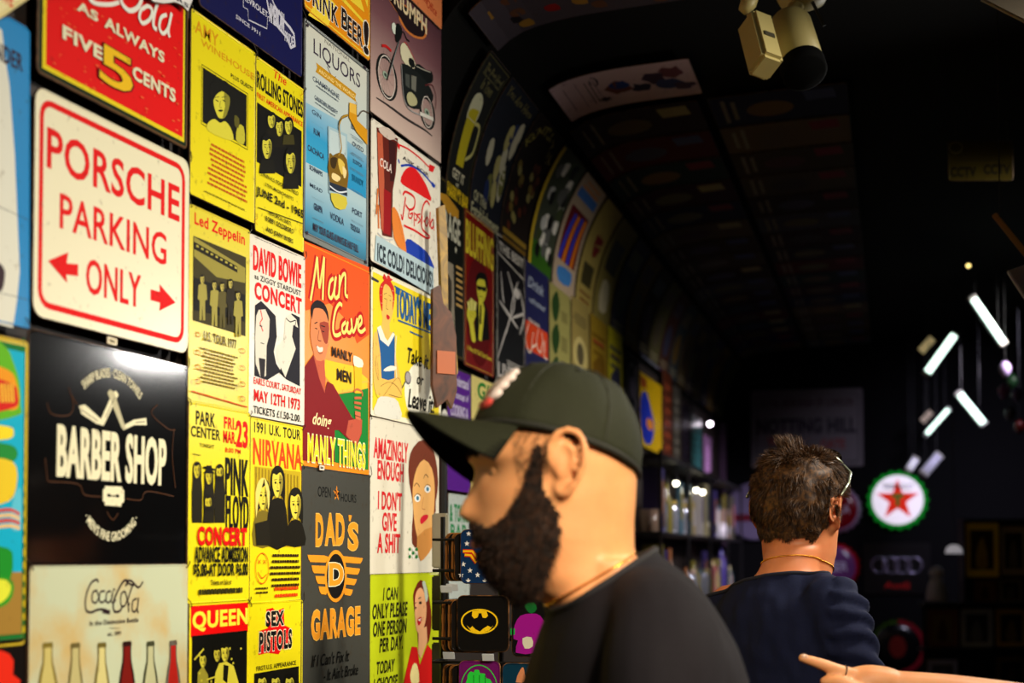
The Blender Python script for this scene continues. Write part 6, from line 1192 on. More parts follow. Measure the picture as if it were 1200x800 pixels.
# head table: height and the front, back and half width at each height (pixels of the profile view, then metres)
HT = [(456, 626, 690, .030), (460, 606, 704, .046), (470, 588, 716, .058), (488, 569, 730, .070), (508, 556, 740, .076), (528, 549, 745, .079), (538, 548, 746, .079), (550, 556, 746, .077), (565, 557, 746, .075), (585, 556, 745, .074), (600, 557, 744, .072), (612, 557, 743, .071),
      (622, 556, 743, .070), (632, 557, 743, .069), (640, 563, 743, .067), (648, 563, 744, .066), (662, 570, 745, .064), (674, 581, 746, .063), (684, 598, 748, .061), (694, 618, 751, .060), (705, 636, 755, .061), (718, 648, 760, .061), (735, 656, 766, .062), (760, 668, 780, .064)]
K1 = 1.75 / F
def head_shape(bm, s=1.0, x0=650, y0=545, upto=99, neckfix=0.0, nose=1.0):
    tab = [r for r in HT][:upto]
    rows = smooth_pts(tab, 4)
    def fn_for(py):
        def g(z, t, cx, cy, x, y):
            c = math.cos(t)
            f = max(c, 0)
            face = 1.0 if 500 < py < 690 else 0.3
            y *= 1 - 0.16 * f * f * face
            X = cx + x; Y = y
            dn = np.interp(py, [548, 562, 580, 594, 603, 609, 615], [0, 3, 9, 17, 21, 14, 0]) * K1 * s * nose
            wn = np.interp(py, [545, 575, 600, 612], [.008, .009, .015, .013]) * s
            if c > 0: X += dn * math.exp(-(Y / wn) ** 2)
            if c > 0:                                   # eye sockets, brow, cheek
                for sg in (-1, 1):
                    X -= 0.010 * s * math.exp(-((Y - sg * .030 * s) / (.016 * s)) ** 2) * math.exp(-((py - 552) / 11) ** 2)
                    X += 0.004 * s * math.exp(-((Y - sg * .026 * s) / (.018 * s)) ** 2) * math.exp(-((py - 535) / 6) ** 2)
                    Y += sg * 0.0035 * s * math.exp(-((abs(Y) - .055 * s) / (.02 * s)) ** 2) * math.exp(-((py - 590) / 18) ** 2)
            return (X, Y, z)
        return g
    n = 56; rings = []
    for py, fr, bk, hw in rows:
        a = (bk - fr) / 2 * K1 * s; cx = (x0 - (fr + bk) / 2) * K1 * s; z = (y0 - py) * K1 * s; g = fn_for(py)
        rings.append([bm.verts.new(g(z, 2 * math.pi * k / n, cx, 0, a * math.cos(2 * math.pi * k / n), hw * s * math.sin(2 * math.pi * k / n))) for k in range(n)])
    for a, b in zip(rings[:-1], rings[1:]):
        for k in range(n): bm.faces.new((a[k], a[(k + 1) % n], b[(k + 1) % n], b[k]))
    bm.faces.new(rings[0][::-1]); bm.faces.new(rings[-1])
def ear(bm, c, s, side):
    """c: ear centre on the head side; side +1 / -1 along Y"""
    c = Vector(c)
    def q(x, z, o): return c + Vector((x * s, side * o * s, z * s))
    rim = [q(.016, -.004, .006), q(.020, .014, .010), (q(.012, .032, .014)), q(-.002, .038, .017), q(-.016, .032, .020), q(-.022, .014, .021), q(-.020, -.006, .020), q(-.012, -.022, .016), q(-.003, -.034, .010), q(.006, -.036, .006), q(.010, -.026, .004)]
    blob(bm, rim, [.004 * s, .0042 * s, .0045 * s, .0045 * s, .0045 * s, .0045 * s, .0045 * s, .0048 * s, .0062 * s, .0060 * s, .004 * s], 10)
    blob(bm, [q(.006, .018, .008), q(-.006, .020, .013), q(-.010, .004, .013), q(-.004, -.012, .010), q(.006, -.016, .007)], [.0035 * s] * 5, 8)          # inner fold
    blob(bm, [q(.012, .002, .006), q(.013, -.008, .006)], [.004 * s] * 2, 8)
    bmv = bmesh.ops.create_uvsphere(bm, u_segments=14, v_segments=8, radius=1.0)['verts']
    bmesh.ops.transform(bm, matrix=Matrix.Translation(q(-.002, .003, .004)) @ Matrix.Rotation(side * 0.35, 4, 'Z') @ Matrix.Diagonal((.018 * s, .006 * s, .032 * s, 1)), verts=bmv)

SK1 = skin_mat((236, 172, 116), (212, 138, 86))
# ---- man in the cap, in profile
O1 = P3(650, 545, 1.75); M1 = frame_at(O1, math.pi + YAW)
man = empty('person', Matrix.Translation((O1.x, O1.y, 0))); props(man, 'bearded man in an olive cap and dark t-shirt looking down at the signs', 'person')
bpy.context.view_layer.update()
def L1(px, py, lat=0.0): return Vector(((650 - px) * K1, lat, (545 - py) * K1))
bm = bmesh.new(); head_shape(bm, upto=len(HT))
for sg in (1, -1): ear(bm, L1(660, 547, sg * .073), 1.0, sg)
# trunk, arms and legs under the clothes
TORSO = [(-.115, -.060, 0, .055, .060), (-.15, -.075, 0, .066, .070), (-.185, -.09, 0, .080, .12), (-.225, -.097, 0, .092, .165), (-.30, -.10, 0, .105, .178), (-.42, -.09, 0, .115, .17), (-.55, -.065, 0, .115, .155), (-.68, -.05, 0, .105, .15), (-.80, -.05, 0, .10, .155), (-.88, -.05, 0, .09, .15)]
loft(bm, [(t[0], t[1], t[2], t[3], t[4]) for t in smooth_pts(TORSO, 4)])
ARM = {}
for sg in (1, -1):
    ARM[sg] = [(-.115, sg * .185, -.205), (-.11, sg * .225, -.34), (-.08, sg * .245, -.50), (.06, sg * .22, -.60), (.17, sg * .17, -.63)]
    blob(bm, ARM[sg], [.044, .044, .042, .036, .026], 14)
    hb = Vector(ARM[sg][-1])
    blob(bm, [hb, hb + Vector((.06, -sg * .02, -.005))], [.028, .034], 12)
    for f in range(4): blob(bm, [hb + Vector((.08, -sg * .045 + sg * .022 * f, -.005)), hb + Vector((.13, -sg * .045 + sg * .024 * f, -.02)), hb + Vector((.15 + .006 * (f % 3), -sg * .045 + sg * .024 * f, -.045))], [.0095, .009, .0075], 8)
    blob(bm, [hb + Vector((.03, -sg * .04, 0)), hb + Vector((.075, -sg * .075, -.01)), hb + Vector((.10, -sg * .075, -.03))], [.013, .011, .009], 8)
    blob(bm, [(-.05, sg * .09, -.86), (-.03, sg * .10, -1.25), (-.06, sg * .10, -1.62)], [.09, .062, .042], 14)
    blob(bm, [(-.08, sg * .10, -1.655), (.06, sg * .11, -1.675)], [.036, .032], 12)
body = fused('body', bm, 0.0036, M1, SK1, man, 3)
# beard: base that follows the jaw, then hairs
BPOLY = [(625, 525), (634, 525), (635, 548), (637, 576), (653, 600), (656, 622), (652, 645), (645, 665), (636, 686), (604, 692), (580, 684), (562, 668), (550, 655), (545, 650), (552, 646), (566, 646), (568, 634), (548, 630), (545, 611), (560, 612), (575, 618), (592, 606), (606, 585), (616, 558)]
def skin_samples(obj, Mloc, test, n):
    me = obj.data; me.calc_loop_triangles(); co = np.empty(len(me.vertices) * 3); me.vertices.foreach_get('co', co); co = co.reshape(-1, 3)
    no = np.empty(len(me.vertices) * 3); me.vertices.foreach_get('normal', no); no = no.reshape(-1, 3)
    ok = [i for i, c in enumerate(co) if c[2] > -.20 and test(c)]
    return co, no, ok
def btest(c): return inside(BPOLY, 650 - c[0] / K1, 545 - c[2] / K1) and c[0] > -.02
co, no, ok = skin_samples(body, None, btest, 0)
oks = set(ok)
BE1 = hair_mat((24, 14, 8), (58, 34, 18), 0.75)
def thick(c):
    py = 545 - c[2] / K1; px = 650 - c[0] / K1
    return float(np.interp(py, [520, 575, 610, 650, 690, 705], [.0010, .002, .005, .011, .010, .004])) * float(np.interp(px, [552, 570, 610], [.25, .5, 1.0]))
vi = {}; V = []; Fc = []
for p in body.data.polygons:
    if all(i in oks for i in p.vertices):
        for i in p.vertices:
            if i not in vi:
                vi[i] = len(V); c = Vector(co[i]); n_ = Vector(no[i]); V.append(c + n_ * thick(co[i]) * random.uniform(.55, 1.0))
        Fc.append(tuple(vi[i] for i in p.vertices))
beard = mesh_obj('beard', V, Fc, BE1, body, smooth=True)
random.seed(4); ps = []
for k in range(15000):
    i = random.choice(ok); c = Vector(co[i]); n_ = Vector(no[i]); th = thick(co[i])
    d = (n_ * 0.7 + Vector((.25, 0, -.75)) + Vector((random.gauss(0, .45), random.gauss(0, .45), random.gauss(0, .45)))).normalized()
    ps.append((c + n_ * th * .3, d, Vector((0, 0, -.3)), th * random.uniform(.7, 1.7) + .003))
strands('beard_hairs', ps, BE1, beard, 0.0012, 2)
SPOLY = [(598, 512), (640, 505), (640, 560), (628, 585), (600, 598), (606, 560)]
ok3 = [i for i, c in enumerate(co) if c[2] > -.20 and c[0] > -.02 and inside(SPOLY, 650 - c[0] / K1, 545 - c[2] / K1)]; ps = []
for k in range(2600):
    i = random.choice(ok3); c = Vector(co[i]); n_ = Vector(no[i]); ps.append((c, (n_ * .5 + Vector((random.gauss(0, .3), 0, -.9))).normalized(), Vector((0, 0, -.1)), random.uniform(.002, .0045)))
strands('stubble', ps, BE1, beard, 0.0007, 1)
for sg in (1, -1):
    bm = bmesh.new(); bm_tube(bm, [(.0775 - abs(t) * .012, sg * (.031 + t * .018), (545 - 556) * K1 - .002 * (1 - t * t)) for t in (-1, -.6, -.2, .2, .6, 1)], .0014, 6); bm_obj('eyelashes', bm, mat((16, 10, 8), 0.6), body)
# eyebrows, eyes, lips
ps = []
for k in range(900):
    sg = random.choice((-1, 1)); y = sg * random.uniform(.010, .050); X = .104 - 6.5 * max(0, abs(y) - .012) ** 2 - .1 * max(0, abs(y) - .03); z = (545 - 536) * K1 + .004 * math.sin((abs(y) - .01) * 70) + random.uniform(-.004, .004)
    ps.append((Vector((X, y, z)), Vector((.3, sg * .7, .2 + random.gauss(0, .2))).normalized(), Vector((0, 0, -.2)), random.uniform(.006, .011)))
strands('eyebrows', ps, BE1, body, 0.0012, 2)
for sg in (1, -1):
    e = Vector((.0665, sg * .031, (545 - 553) * K1)); bm = bmesh.new(); bmesh.ops.create_uvsphere(bm, u_segments=16, v_segments=10, radius=.0115); bmesh.ops.translate(bm, verts=bm.verts, vec=e)
    ey = bm_obj('eye', bm, mat((150, 136, 124), 0.3), body, True)
    bm = bmesh.new(); bmesh.ops.create_uvsphere(bm, u_segments=12, v_segments=8, radius=.0060); bmesh.ops.translate(bm, verts=bm.verts, vec=e + Vector((.0068, sg * .001, -.0025))); bm_obj('iris', bm, mat((40, 24, 14), 0.1), ey, True)
    bm = bmesh.new(); bm_lathe(bm, [(.0128 * math.cos(a), .0128 * math.sin(a)) for a in (-.45, -.1, .25, .6, .95, 1.35)], 18, Matrix.Translation(e) @ Matrix.Rotation(1.15, 4, 'Y')); bm_obj('eyelid', bm, SK1, ey, True)
bm = bmesh.new(); blob(bm, [L1(567, 638, -.022), L1(560, 637, -.010), L1(557, 637.5, 0), L1(560, 637, .010), L1(567, 638, .022)], [.003, .0055, .0065, .0055, .003], 10); bm_obj('lips', bm, skin_mat((186, 90, 78), (170, 80, 66)), body, True)
# cap
TILT = math.atan2(54, 195); CM = Matrix.Translation(L1(650, 530)) @ Matrix.Rotation(TILT * -1.0, 4, 'Y') @ Matrix.Rotation(math.radians(13), 4, 'X')
A_, B_, H_ = .107, .088, .114
def dome(t, r, off=0.0):
    """t angle round, r 0 at the button and 1 at the band"""
    p = 2.5; z = (H_ + off) * (1 - r ** p) ** (1 / 2.1); fr = 1 + 0.0 * math.cos(t)
    return Vector(((A_ + off) * r * math.cos(t) * fr, (B_ + off) * r * math.sin(t), z - .004))
CAPC = (40, 43, 26); CAPM = mat(CAPC, 0.8, spec=0.2, kind='cloth')
bm = bmesh.new(); n = 64; rr = [0.02, .12, .25, .4, .55, .68, .8, .88, .94, .975, .995, 1.0]; rings = []
def wr(t, r): return .0012 * mnoise.noise(Vector((math.cos(t) * 3 * r, math.sin(t) * 3 * r, 3.0))) * 4
for off in (0.0, -0.003):
    for r in (rr if off == 0 else rr[::-1]): rings.append([bm.verts.new(dome(2 * math.pi * k / n, r, off) * (1 + (wr(2 * math.pi * k / n, r) * 8 if off == 0 else -.02))) for k in range(n)])
for a, b in zip(rings[:-1], rings[1:]):
    for k in range(n): bm.faces.new((a[k], a[(k + 1) % n], b[(k + 1) % n], b[k]))
bm.faces.new(rings[0])
cap = bm_obj('cap', bm, CAPM, None, True); cap.parent = body; cap.matrix_local = CM
bm = bmesh.new(); bm_tube(bm, [dome(2 * math.pi * k / 48, 1.0, -.0005) + Vector((0, 0, .004)) for k in range(49)], .0035, 6); bm_obj('sweatband', bm, mat((24, 25, 16), 0.8), cap, True)
for k in range(6):
    t = math.pi / 6 + k * math.pi / 3 + math.pi / 6; bm = bmesh.new(); bm_tube(bm, [dome(t, r, .0004) for r in (.03, .2, .4, .6, .78, .9, .97, 1.0)], .0012, 5); bm_obj('seam', bm, mat((34, 36, 22), 0.8), cap, True)
bm = bmesh.new(); bm_lathe(bm, [(.009, 0), (.008, .004), (.003, .006)], 14, Matrix.Translation((0, 0, H_ - .006))); bm_obj('button', bm, mat((36, 38, 24), 0.8), cap, True)
for t in (.55, -.55, 1.6, -1.6, 2.6, -2.6):
    bm = bmesh.new(); c = dome(t, .62, .0005); nn = Vector((c.x / A_ ** 2, c.y / B_ ** 2, c.z / H_ ** 2)).normalized(); bm_lathe(bm, [(.0045, 0), (.004, .0012), (.0016, .0012)], 12, Matrix.Translation(c) @ nn.to_track_quat('Z', 'Y').to_matrix().to_4x4()); bm_obj('eyelet', bm, mat((28, 30, 18), 0.8), cap, True)
# embroidered emblem on the front panels
def patch(name, shapes, c, off):
    bm = bmesh.new()
    for cxx, cyy, rx, ry in shapes:
        vs = []
        for lay in (off, 0.0):
            vs.append([bm.verts.new(dome(cxx + rx * math.cos(q), cyy + ry * math.sin(q), lay)) for q in [2 * math.pi * k / 16 for k in range(16)]])
        bm.faces.new(vs[0]); 
        for k in range(16): bm.faces.new((vs[0][k], vs[0][(k + 1) % 16], vs[1][(k + 1) % 16], vs[1][k]))
    bm_obj(name, bm, mat(c, 0.7), cap, True)
patch('emblem', [(.50, .80, .15, .035), (.50, .86, .21, .035), (.47, .91, .22, .03), (.47, .95, .20, .02), (.05, .83, .1, .05)], (232, 214, 206), .0035)
patch('emblem_mark', [(.40, .975, .16, .012), (-.1, .90, .2, .02)], (196, 60, 50), .0035)
# visor
def vis(u, v, off):
    t = u * math.radians(62); e = Vector((A_ * math.cos(t), B_ * math.sin(t), 0)); L = .082 * (math.cos(u * math.pi / 2 * .97) ** .55) * v
    return Vector((e.x + L, e.y * (1 - .05 * v), .004 - .010 * v * v - 8.0 * e.y ** 2 * (0.15 + .85 * v ** .8) + off + .006 * v))
for nm, o1, o2, mm in (('visor', .0, -.0022, CAPM), ('visor_lining', -.0026, -.0034, mat((12, 12, 9), 0.9, spec=0.1))):
    bm = bmesh.new(); g = []
    for off in (o1, o2):
        for j in range(9): g.append([bm.verts.new(vis(-1 + 2 * i / 28, j / 8, off)) for i in range(29)]) if off == o1 else g.append([bm.verts.new(vis(-1 + 2 * i / 28, 1 - j / 8, off)) for i in range(29)])
    for a, b in zip(g[:-1], g[1:]):
        for i in range(28): bm.faces.new((a[i], a[i + 1], b[i + 1], b[i]))
    bm_obj(nm, bm, mm, cap, True)
# t-shirt
def fold(scale, amp, seed, dirn=Vector((1, 1, .35))):
    def f(c, n_):
        q = Vector((c.x * dirn.x, c.y * dirn.y, c.z * dirn.z)) * scale + Vector((seed, seed, seed)); a = mnoise.noise(q) + .5 * mnoise.noise(q * 2.1)
        return c + n_ * (amp * a)
    return f
SH1 = cloth_mat((29, 26, 31))
bm = bmesh.new(); TS = [(-.090, -.056, 0, .056, .068), (-.113, -.066, 0, .066, .074), (-.130, -.076, 0, .080, .092), (-.150, -.085, 0, .092, .125), (-.17, -.090, 0, .100, .155), (-.20, -.094, 0, .114, .18), (-.235, -.098, 0, .128, .195), (-.30, -.098, 0, .142, .205), (-.42, -.09, 0, .152, .20), (-.55, -.07, 0, .150, .19), (-.68, -.055, 0, .145, .185), (-.80, -.05, 0, .14, .19), (-.86, -.05, 0, .14, .19)]
loft(bm, smooth_pts(TS, 4))
for sg in (1, -1): blob(bm, [(-.10, sg * .10, -.175), (-.115, sg * .165, -.20), (-.115, sg * .205, -.25), (-.112, sg * .228, -.34), (-.10, sg * .235, -.42)], [.052, .064, .068, .066, .066], 16)
a, b = L1(760, 648), L1(642, 713); dd = (b - a).normalized(); pn = Vector((-dd.z, 0, dd.x)); pn = pn if pn.z > 0 else -pn
shirt = fused('t_shirt', bm, 0.006, M1, SH1, man, 8, fold(8, .008, 2.0), cut=[(a, pn), (Vector((0, 0, -.855)), Vector((0, 0, -1)))])
shirt.parent = body; shirt.matrix_local = Matrix.Identity(4)
def collar_on(obj, co, no, r, m):
    """ribbed collar that follows the neck opening of a cut garment"""
    b2 = bmesh.new(); b2.from_mesh(obj.data); E = [e for e in b2.edges if e.is_boundary and all(abs((v.co - co).dot(no)) < .012 for v in e.verts)]
    adj = {}
    for e in E:
        x, y = e.verts; adj.setdefault(x, []).append(y); adj.setdefault(y, []).append(x)
    best = []; seen = set()
    for v0 in adj:
        if v0 in seen: continue
        loop = [v0]; seen.add(v0)
        while True:
            nx = [q for q in adj[loop[-1]] if q not in seen]
            if not nx: break
            loop.append(nx[0]); seen.add(nx[0])
        if len(loop) > len(best): best = loop
    P = np.array([v.co[:] for v in best]); b2.free(); n = len(P)
    for _ in range(12): P = (np.roll(P, 1, 0) + P * 2 + np.roll(P, -1, 0)) / 4
    P = P[::3]; P = np.vstack([P, P[:1]])
    bm = bmesh.new(); bm_tube(bm, [Vector(p) for p in P], r, 8, cap=False); return bm_obj('collar', bm, m, obj, True)
from mathutils.bvhtree import BVHTree
def chain_on(obj, c, no, r, m, n=90, beads=0.0):
    t = BVHTree.FromPolygons([v.co for v in obj.data.vertices], [tuple(p.vertices) for p in obj.data.polygons]); no = no.normalized(); x = Vector((1, 0, 0)); x = (x - no * x.dot(no)).normalized(); y = no.cross(x); pts = []
    for k in range(n + 1):
        d = x * math.cos(2 * math.pi * k / n) + y * math.sin(2 * math.pi * k / n); h = t.ray_cast(c, d)
        pts.append((h[0] if h[0] is not None and h[3] < .2 else c + d * .07) + d * (r * .8))
    bm = bmesh.new(); bm_tube(bm, pts, r, 6, cap=False)
    if beads:
        for p in pts[:-1]: q = bmesh.ops.create_icosphere(bm, subdivisions=1, radius=beads); bmesh.ops.translate(bm, verts=q['verts'], vec=p)
    o = bm_obj('gold_chain', bm, m, obj, True)
    if beads: o['kind'] = 'stuff'
    return o
GOLD = mat((240, 176, 60), 0.25, 1.0)
collar_on(shirt, a, pn, .005, mat((24, 21, 26), 0.85, kind='cloth'))
ca, cb = L1(755, 641), L1(650, 702); cn = (cb - ca).normalized(); cn = Vector((-cn.z, 0, cn.x)); cn = cn if cn.z > 0 else -cn
chain_on(body, (ca + cb) / 2, cn, .0016, GOLD)
# seam where the near sleeve meets the shoulder, trousers, shoes
def legs(parent, M, x, top, hip, mm, shoe, floor):
    bm = bmesh.new()
    for sg in (1, -1): blob(bm, [(x, sg * .09, top), (x + .02, sg * .10, (top + floor) / 2), (x - .01, sg * .10, floor + .08)], [.105, .078, .06], 16)
    loft(bm, [(top - .06, x, 0, .12, .165), (top + .02, x, 0, .13, .18), (top + .10, x, 0, .125, .175)])
    o = fused('trousers', bm, 0.012, M, mm, None, 4); o.parent = parent; o.matrix_local = Matrix.Identity(4)
    for sg in (1, -1):
        bm = bmesh.new(); blob(bm, [(x - .06, sg * .10, floor + .045), (x + .04, sg * .105, floor + .042), (x + .15, sg * .11, floor + .03)], [.042, .042, .030], 14); q = bm_obj('shoe', bm, mat(shoe, 0.5), parent, True)
legs(body, M1, -.05, -.90, 0, cloth_mat((24, 26, 36)), (30, 28, 28), -O1.z)

# ---- dark haired man seen from behind
K2 = 2.75 / F; S2 = 0.97
O2 = P3(936, 600, 2.75); FY = math.pi / 2 + YAW - math.radians(31); M2 = frame_at(O2, FY)
man2 = empty('person', Matrix.Translation((O2.x, O2.y, 0))); props(man2, 'man with short brown hair and navy long sleeved top seen from behind', 'person')
bpy.context.view_layer.update()
SK2_ = skin_mat((232, 150, 100), (206, 118, 74))
def neck_table(s):  pass
def turn(bm, n0, ang=-26):
    bm.verts.ensure_lookup_table(); R_ = Matrix.Translation((-.055, 0, 0)) @ Matrix.Rotation(math.radians(ang), 4, 'Z') @ Matrix.Translation((.055, 0, 0))
    for v in list(bm.verts)[n0:]: v.co = R_ @ v.co
bm = bmesh.new(); head_shape(bm, S2, x0=655, y0=550, upto=len(HT) - 3)
NV0 = 0
for sg in (1, -1): ear(bm, ((655 - 661) * K1, sg * .071, .0), .86, sg)
NV0 = len(bm.verts)
loft(bm, [(t[0], t[1], t[2], t[3], t[4]) for t in smooth_pts([(-.06, -.035, 0, .052, .052), (-.11, -.055, 0, .055, .058), (-.14, -.065, 0, .065, .085), (-.165, -.07, 0, .07, .12), (-.20, -.075, 0, .08, .155), (-.28, -.07, 0, .09, .16), (-.42, -.06, 0, .105, .165), (-.58, -.05, 0, .10, .15), (-.75, -.05, 0, .105, .16), (-.85, -.05, 0, .10, .155)], 4)])
A2R = {-1: [(-.075, -.135, -.19), (-.05, -.160, -.32), (.02, -.172, -.43), (.14, -.17, -.46), (.24, -.10, -.44)], 1: [(-.075, .142, -.19), (-.07, .172, -.32), (-.03, .182, -.45), (.09, .16, -.50), (.19, .08, -.48)]}
for sg in (1, -1):
    blob(bm, A2R[sg], [.05, .045, .038, .033, .024], 14); hb = Vector(A2R[sg][-1])
    blob(bm, [hb, hb + Vector((.055, sg * -.02, .0))], [.026, .032], 12)
    for f in range(4): blob(bm, [hb + Vector((.075, sg * (-.05 + .021 * f), 0)), hb + Vector((.12, sg * (-.05 + .022 * f), -.01)), hb + Vector((.145 + .005 * (f % 3), sg * (-.05 + .022 * f), -.03))], [.009, .0085, .007], 8)
    blob(bm, [hb + Vector((.03, sg * .03, .01)), hb + Vector((.07, sg * .05, .01)), hb + Vector((.10, sg * .045, 0))], [.012, .010, .008], 8)
    blob(bm, [(-.05, sg * .085, -.84), (-.03, sg * .09, -1.2), (-.06, sg * .095, -1.55)], [.085, .058, .04], 14); blob(bm, [(-.08, sg * .095, -1.585), (.05, sg * .10, -1.60)], [.034, .03], 12)
turn(bm, NV0)
body2 = fused('body', bm, 0.004, M2, SK2_, man2, 3)
# hair
k = K1 * S2
def hairline(c):
    """true where hair grows: c in head coordinates"""
    X, Y, Z_ = c
    if Z_ < -.062: return False
    if Z_ > .075: return X < .085 or Z_ > .095
    fr = float(np.interp(Z_, [-.062, -.03, -.01, .02, .045, .075], [-.062, -.040, -.026, .010 if abs(Y) > .06 else .01, .030, .070]))
    low = -.055 + .010 * math.sin(Y * 160) * .4
    return X < fr and Z_ > low
co, no, ok = skin_samples(body2, None, lambda c: hairline(c) and not (abs(c[1]) > .0765 and abs(c[2]) < .036), 0)
oks = set(ok); HM = hair_mat((46, 27, 12), (100, 66, 30), 0.6)
def hth(c): return float(np.interp(c[2], [-.06, -.03, 0.0, .05, .10, .13], [.003, .010, .015, .019, .025, .030]))
vi = {}; V = []; Fc = []
for p in body2.data.polygons:
    if all(i in oks for i in p.vertices):
        for i in p.vertices:
            if i not in vi: vi[i] = len(V); q = Vector(co[i]) * 40; V.append(Vector(co[i]) + Vector(no[i]) * hth(co[i]) * (0.62 + .35 * mnoise.noise(q)))
        Fc.append(tuple(vi[i] for i in p.vertices))
hair = mesh_obj('hair', V, Fc, HM, body2, smooth=True)
random.seed(9); ps = []
for q in range(22000):
    i = random.choice(ok); c = Vector(co[i]); n_ = Vector(no[i]); th = hth(co[i])
    w = Vector((mnoise.noise(c * 32), mnoise.noise(c * 32 + Vector((9, 0, 0))), mnoise.noise(c * 32 + Vector((0, 9, 0)))))
    down = Vector((-.25, .1, -1)) if c.z < .10 else Vector((.15, .35, .25))
    tan = down - n_ * down.dot(n_)
    d = (n_ * .55 + tan * .75 + w * 1.3 + Vector((random.gauss(0, .16), random.gauss(0, .16), random.gauss(0, .16)))).normalized()
    L = th * random.uniform(.9, 1.7)
    if c.z > .085: L *= 1.25; d = (d + Vector((0, 0, .7))).normalized()
    if c.z > .095 and c.y > -.01 and c.x < .04: L *= 1.7; d = (d * .7 + Vector((.0, .25, 1.2))).normalized()                 # tuft standing up at the crown
    ps.append((c + n_ * th * .45, d, -n_ * .35 + Vector((0, 0, -.1)), L))
strands('hair_strands', ps, HM, hair, 0.0011, 3)
# sunglasses pushed up into the hair: on the head, so they move with it but are a thing he wears
sg_ = empty('sunglasses', M2); props(sg_, 'sunglasses with pale metal arms pushed up in the brown hair', 'sunglasses')
GM = mat((190, 196, 170), 0.25, 0.7)
for s_ in (1, -1):
    bm = bmesh.new(); bm_tube(bm, [(-.03, s_ * .094, .030), (.01, s_ * .096, .054), (.042, s_ * .090, .076), (.060, s_ * .070, .092)], .0028, 6); bm_obj('arm', bm, GM, sg_, True)
    bm = bmesh.new(); bm_lathe(bm, [(.026, -.001), (.026, .001)], 20, Matrix.Translation((.072, s_ * .036, .108)) @ Matrix.Rotation(math.radians(55), 4, 'Y') @ Matrix.Diagonal((.8, 1.05, 1, 1))); bm_obj('lens', bm, mat((16, 16, 14), 0.08), sg_)
bm = bmesh.new(); bm_tube(bm, [(.062, -.068, .096), (.070, -.036, .124), (.076, 0, .114), (.070, .036, .124), (.062, .068, .096)], .0022, 6); bm_obj('frame', bm, GM, sg_, True)
# navy top
SH2 = cloth_mat((22, 28, 58))
bm = bmesh.new(); TS2 = [(-.10, -.062, 0, .062, .066), (-.122, -.066, 0, .072, .084), (-.145, -.072, 0, .084, .108), (-.170, -.078, 0, .096, .138), (-.205, -.08, 0, .106, .158), (-.29, -.078, 0, .112, .166), (-.42, -.066, 0, .118, .168), (-.58, -.055, 0, .118, .162), (-.75, -.05, 0, .125, .172), (-.86, -.05, 0, .128, .175)]
loft(bm, smooth_pts(TS2, 4))
for sg in (1, -1):
    P_ = [Vector(p) for p in A2R[sg]]; blob(bm, [(-.07, sg * .10, -.155)] + P_, [.045, .062, .060, .052, .045, .034], 16)
turn(bm, 0)
def fold2(c, n_):
    q = Vector((c.x * .8, c.y * 1.6, c.z * .9)) * 16; a = mnoise.noise(q) + .6 * mnoise.noise(q * 2)
    r = 0
    if c.y < -.12: r = .0045 * math.sin(c.z * 170 + c.x * 60 + 3 * mnoise.noise(c * 9))
    return c + n_ * (.005 * a + r)
a, pn = Vector((-.130, 0, -.120)), Vector((.26, .13, 1)).normalized()
top = fused('long_sleeved_top', bm, 0.006, M2, SH2, None, 8, fold2, cut=[(a, pn), (Vector((0, 0, -.855)), Vector((0, 0, -1)))]); top.parent = body2; top.matrix_local = Matrix.Identity(4)
collar_on(top, a, pn, .0042, mat((16, 20, 44), 0.85, kind='cloth'))
chain_on(body2, Vector((-.04, 0, -.100)), Vector((.25, .12, 1)), .0011, GOLD, 110, .0019)
legs(body2, M2, -.05, -.88, 0, cloth_mat((30, 32, 40)), (50, 46, 44), -O2.z)

# ---- pointing arm coming in from the right
O3 = P3(1010, 790, 2.2); M3 = Matrix.Translation(O3) @ Matrix.Rotation(YAW, 4, 'Z')
arm = empty('person', Matrix.Translation((O3.x, O3.y, 0))); props(arm, 'person outside the frame at right, only the bare forearm and pointing hand showing', 'person'); bpy.context.view_layer.update()
K3 = 2.2 / F
def L3(px, py, d=0.0): return Vector(((px - 1010) * K3, d, -(py - 790) * K3))
bm = bmesh.new()
blob(bm, [L3(1038, 803), L3(1120, 814, .0), L3(1230, 836, .01), L3(1330, 862, .02)], [.024, .031, .040, .043], 18)      # forearm
blob(bm, [L3(1330, 862, .02), L3(1400, 800, .12), L3(1450, 730, .22)], [.043, .046, .050], 16)
NV = len(bm.verts); TB = Matrix.Translation((.60, .40, 1.66 - O3.z)) @ Matrix.Rotation(math.pi, 4, 'Z')
head_shape(bm, .96, upto=len(HT) - 3)
for sg in (1, -1): ear(bm, L1(660, 547, sg * .070), .9, sg)
loft(bm, smooth_pts([(-.10, -.05, 0, .052, .056)] + TORSO, 4))
blob(bm, [(-.115, -.17, -.205), (-.11, -.21, -.34), (-.08, -.225, -.50), (.0, -.225, -.64), (.03, -.22, -.73)], [.044, .044, .040, .034, .026], 14); blob(bm, [(.03, -.22, -.74), (.05, -.22, -.80), (.06, -.215, -.85)], [.028, .03, .02], 12)
for f in range(4): blob(bm, [(.075 - .02 * f, -.215, -.82), (.08 - .021 * f, -.212, -.87), (.07 - .021 * f, -.205, -.90)], [.009, .0085, .007], 8)
for sg in (1, -1):
    blob(bm, [(-.05, sg * .09, -.86), (-.03, sg * .10, -1.25), (-.06, sg * .10, -1.56)], [.09, .062, .042], 14); blob(bm, [(-.08, sg * .10, -1.60), (.06, sg * .11, -1.615)], [.034, .03], 12)
bm.verts.ensure_lookup_table()
for v in list(bm.verts)[NV:]: v.co = TB @ v.co
blob(bm, [L3(1040, 800), L3(1018, 799), L3(1000, 800)], [.025, .027, .024], 16)
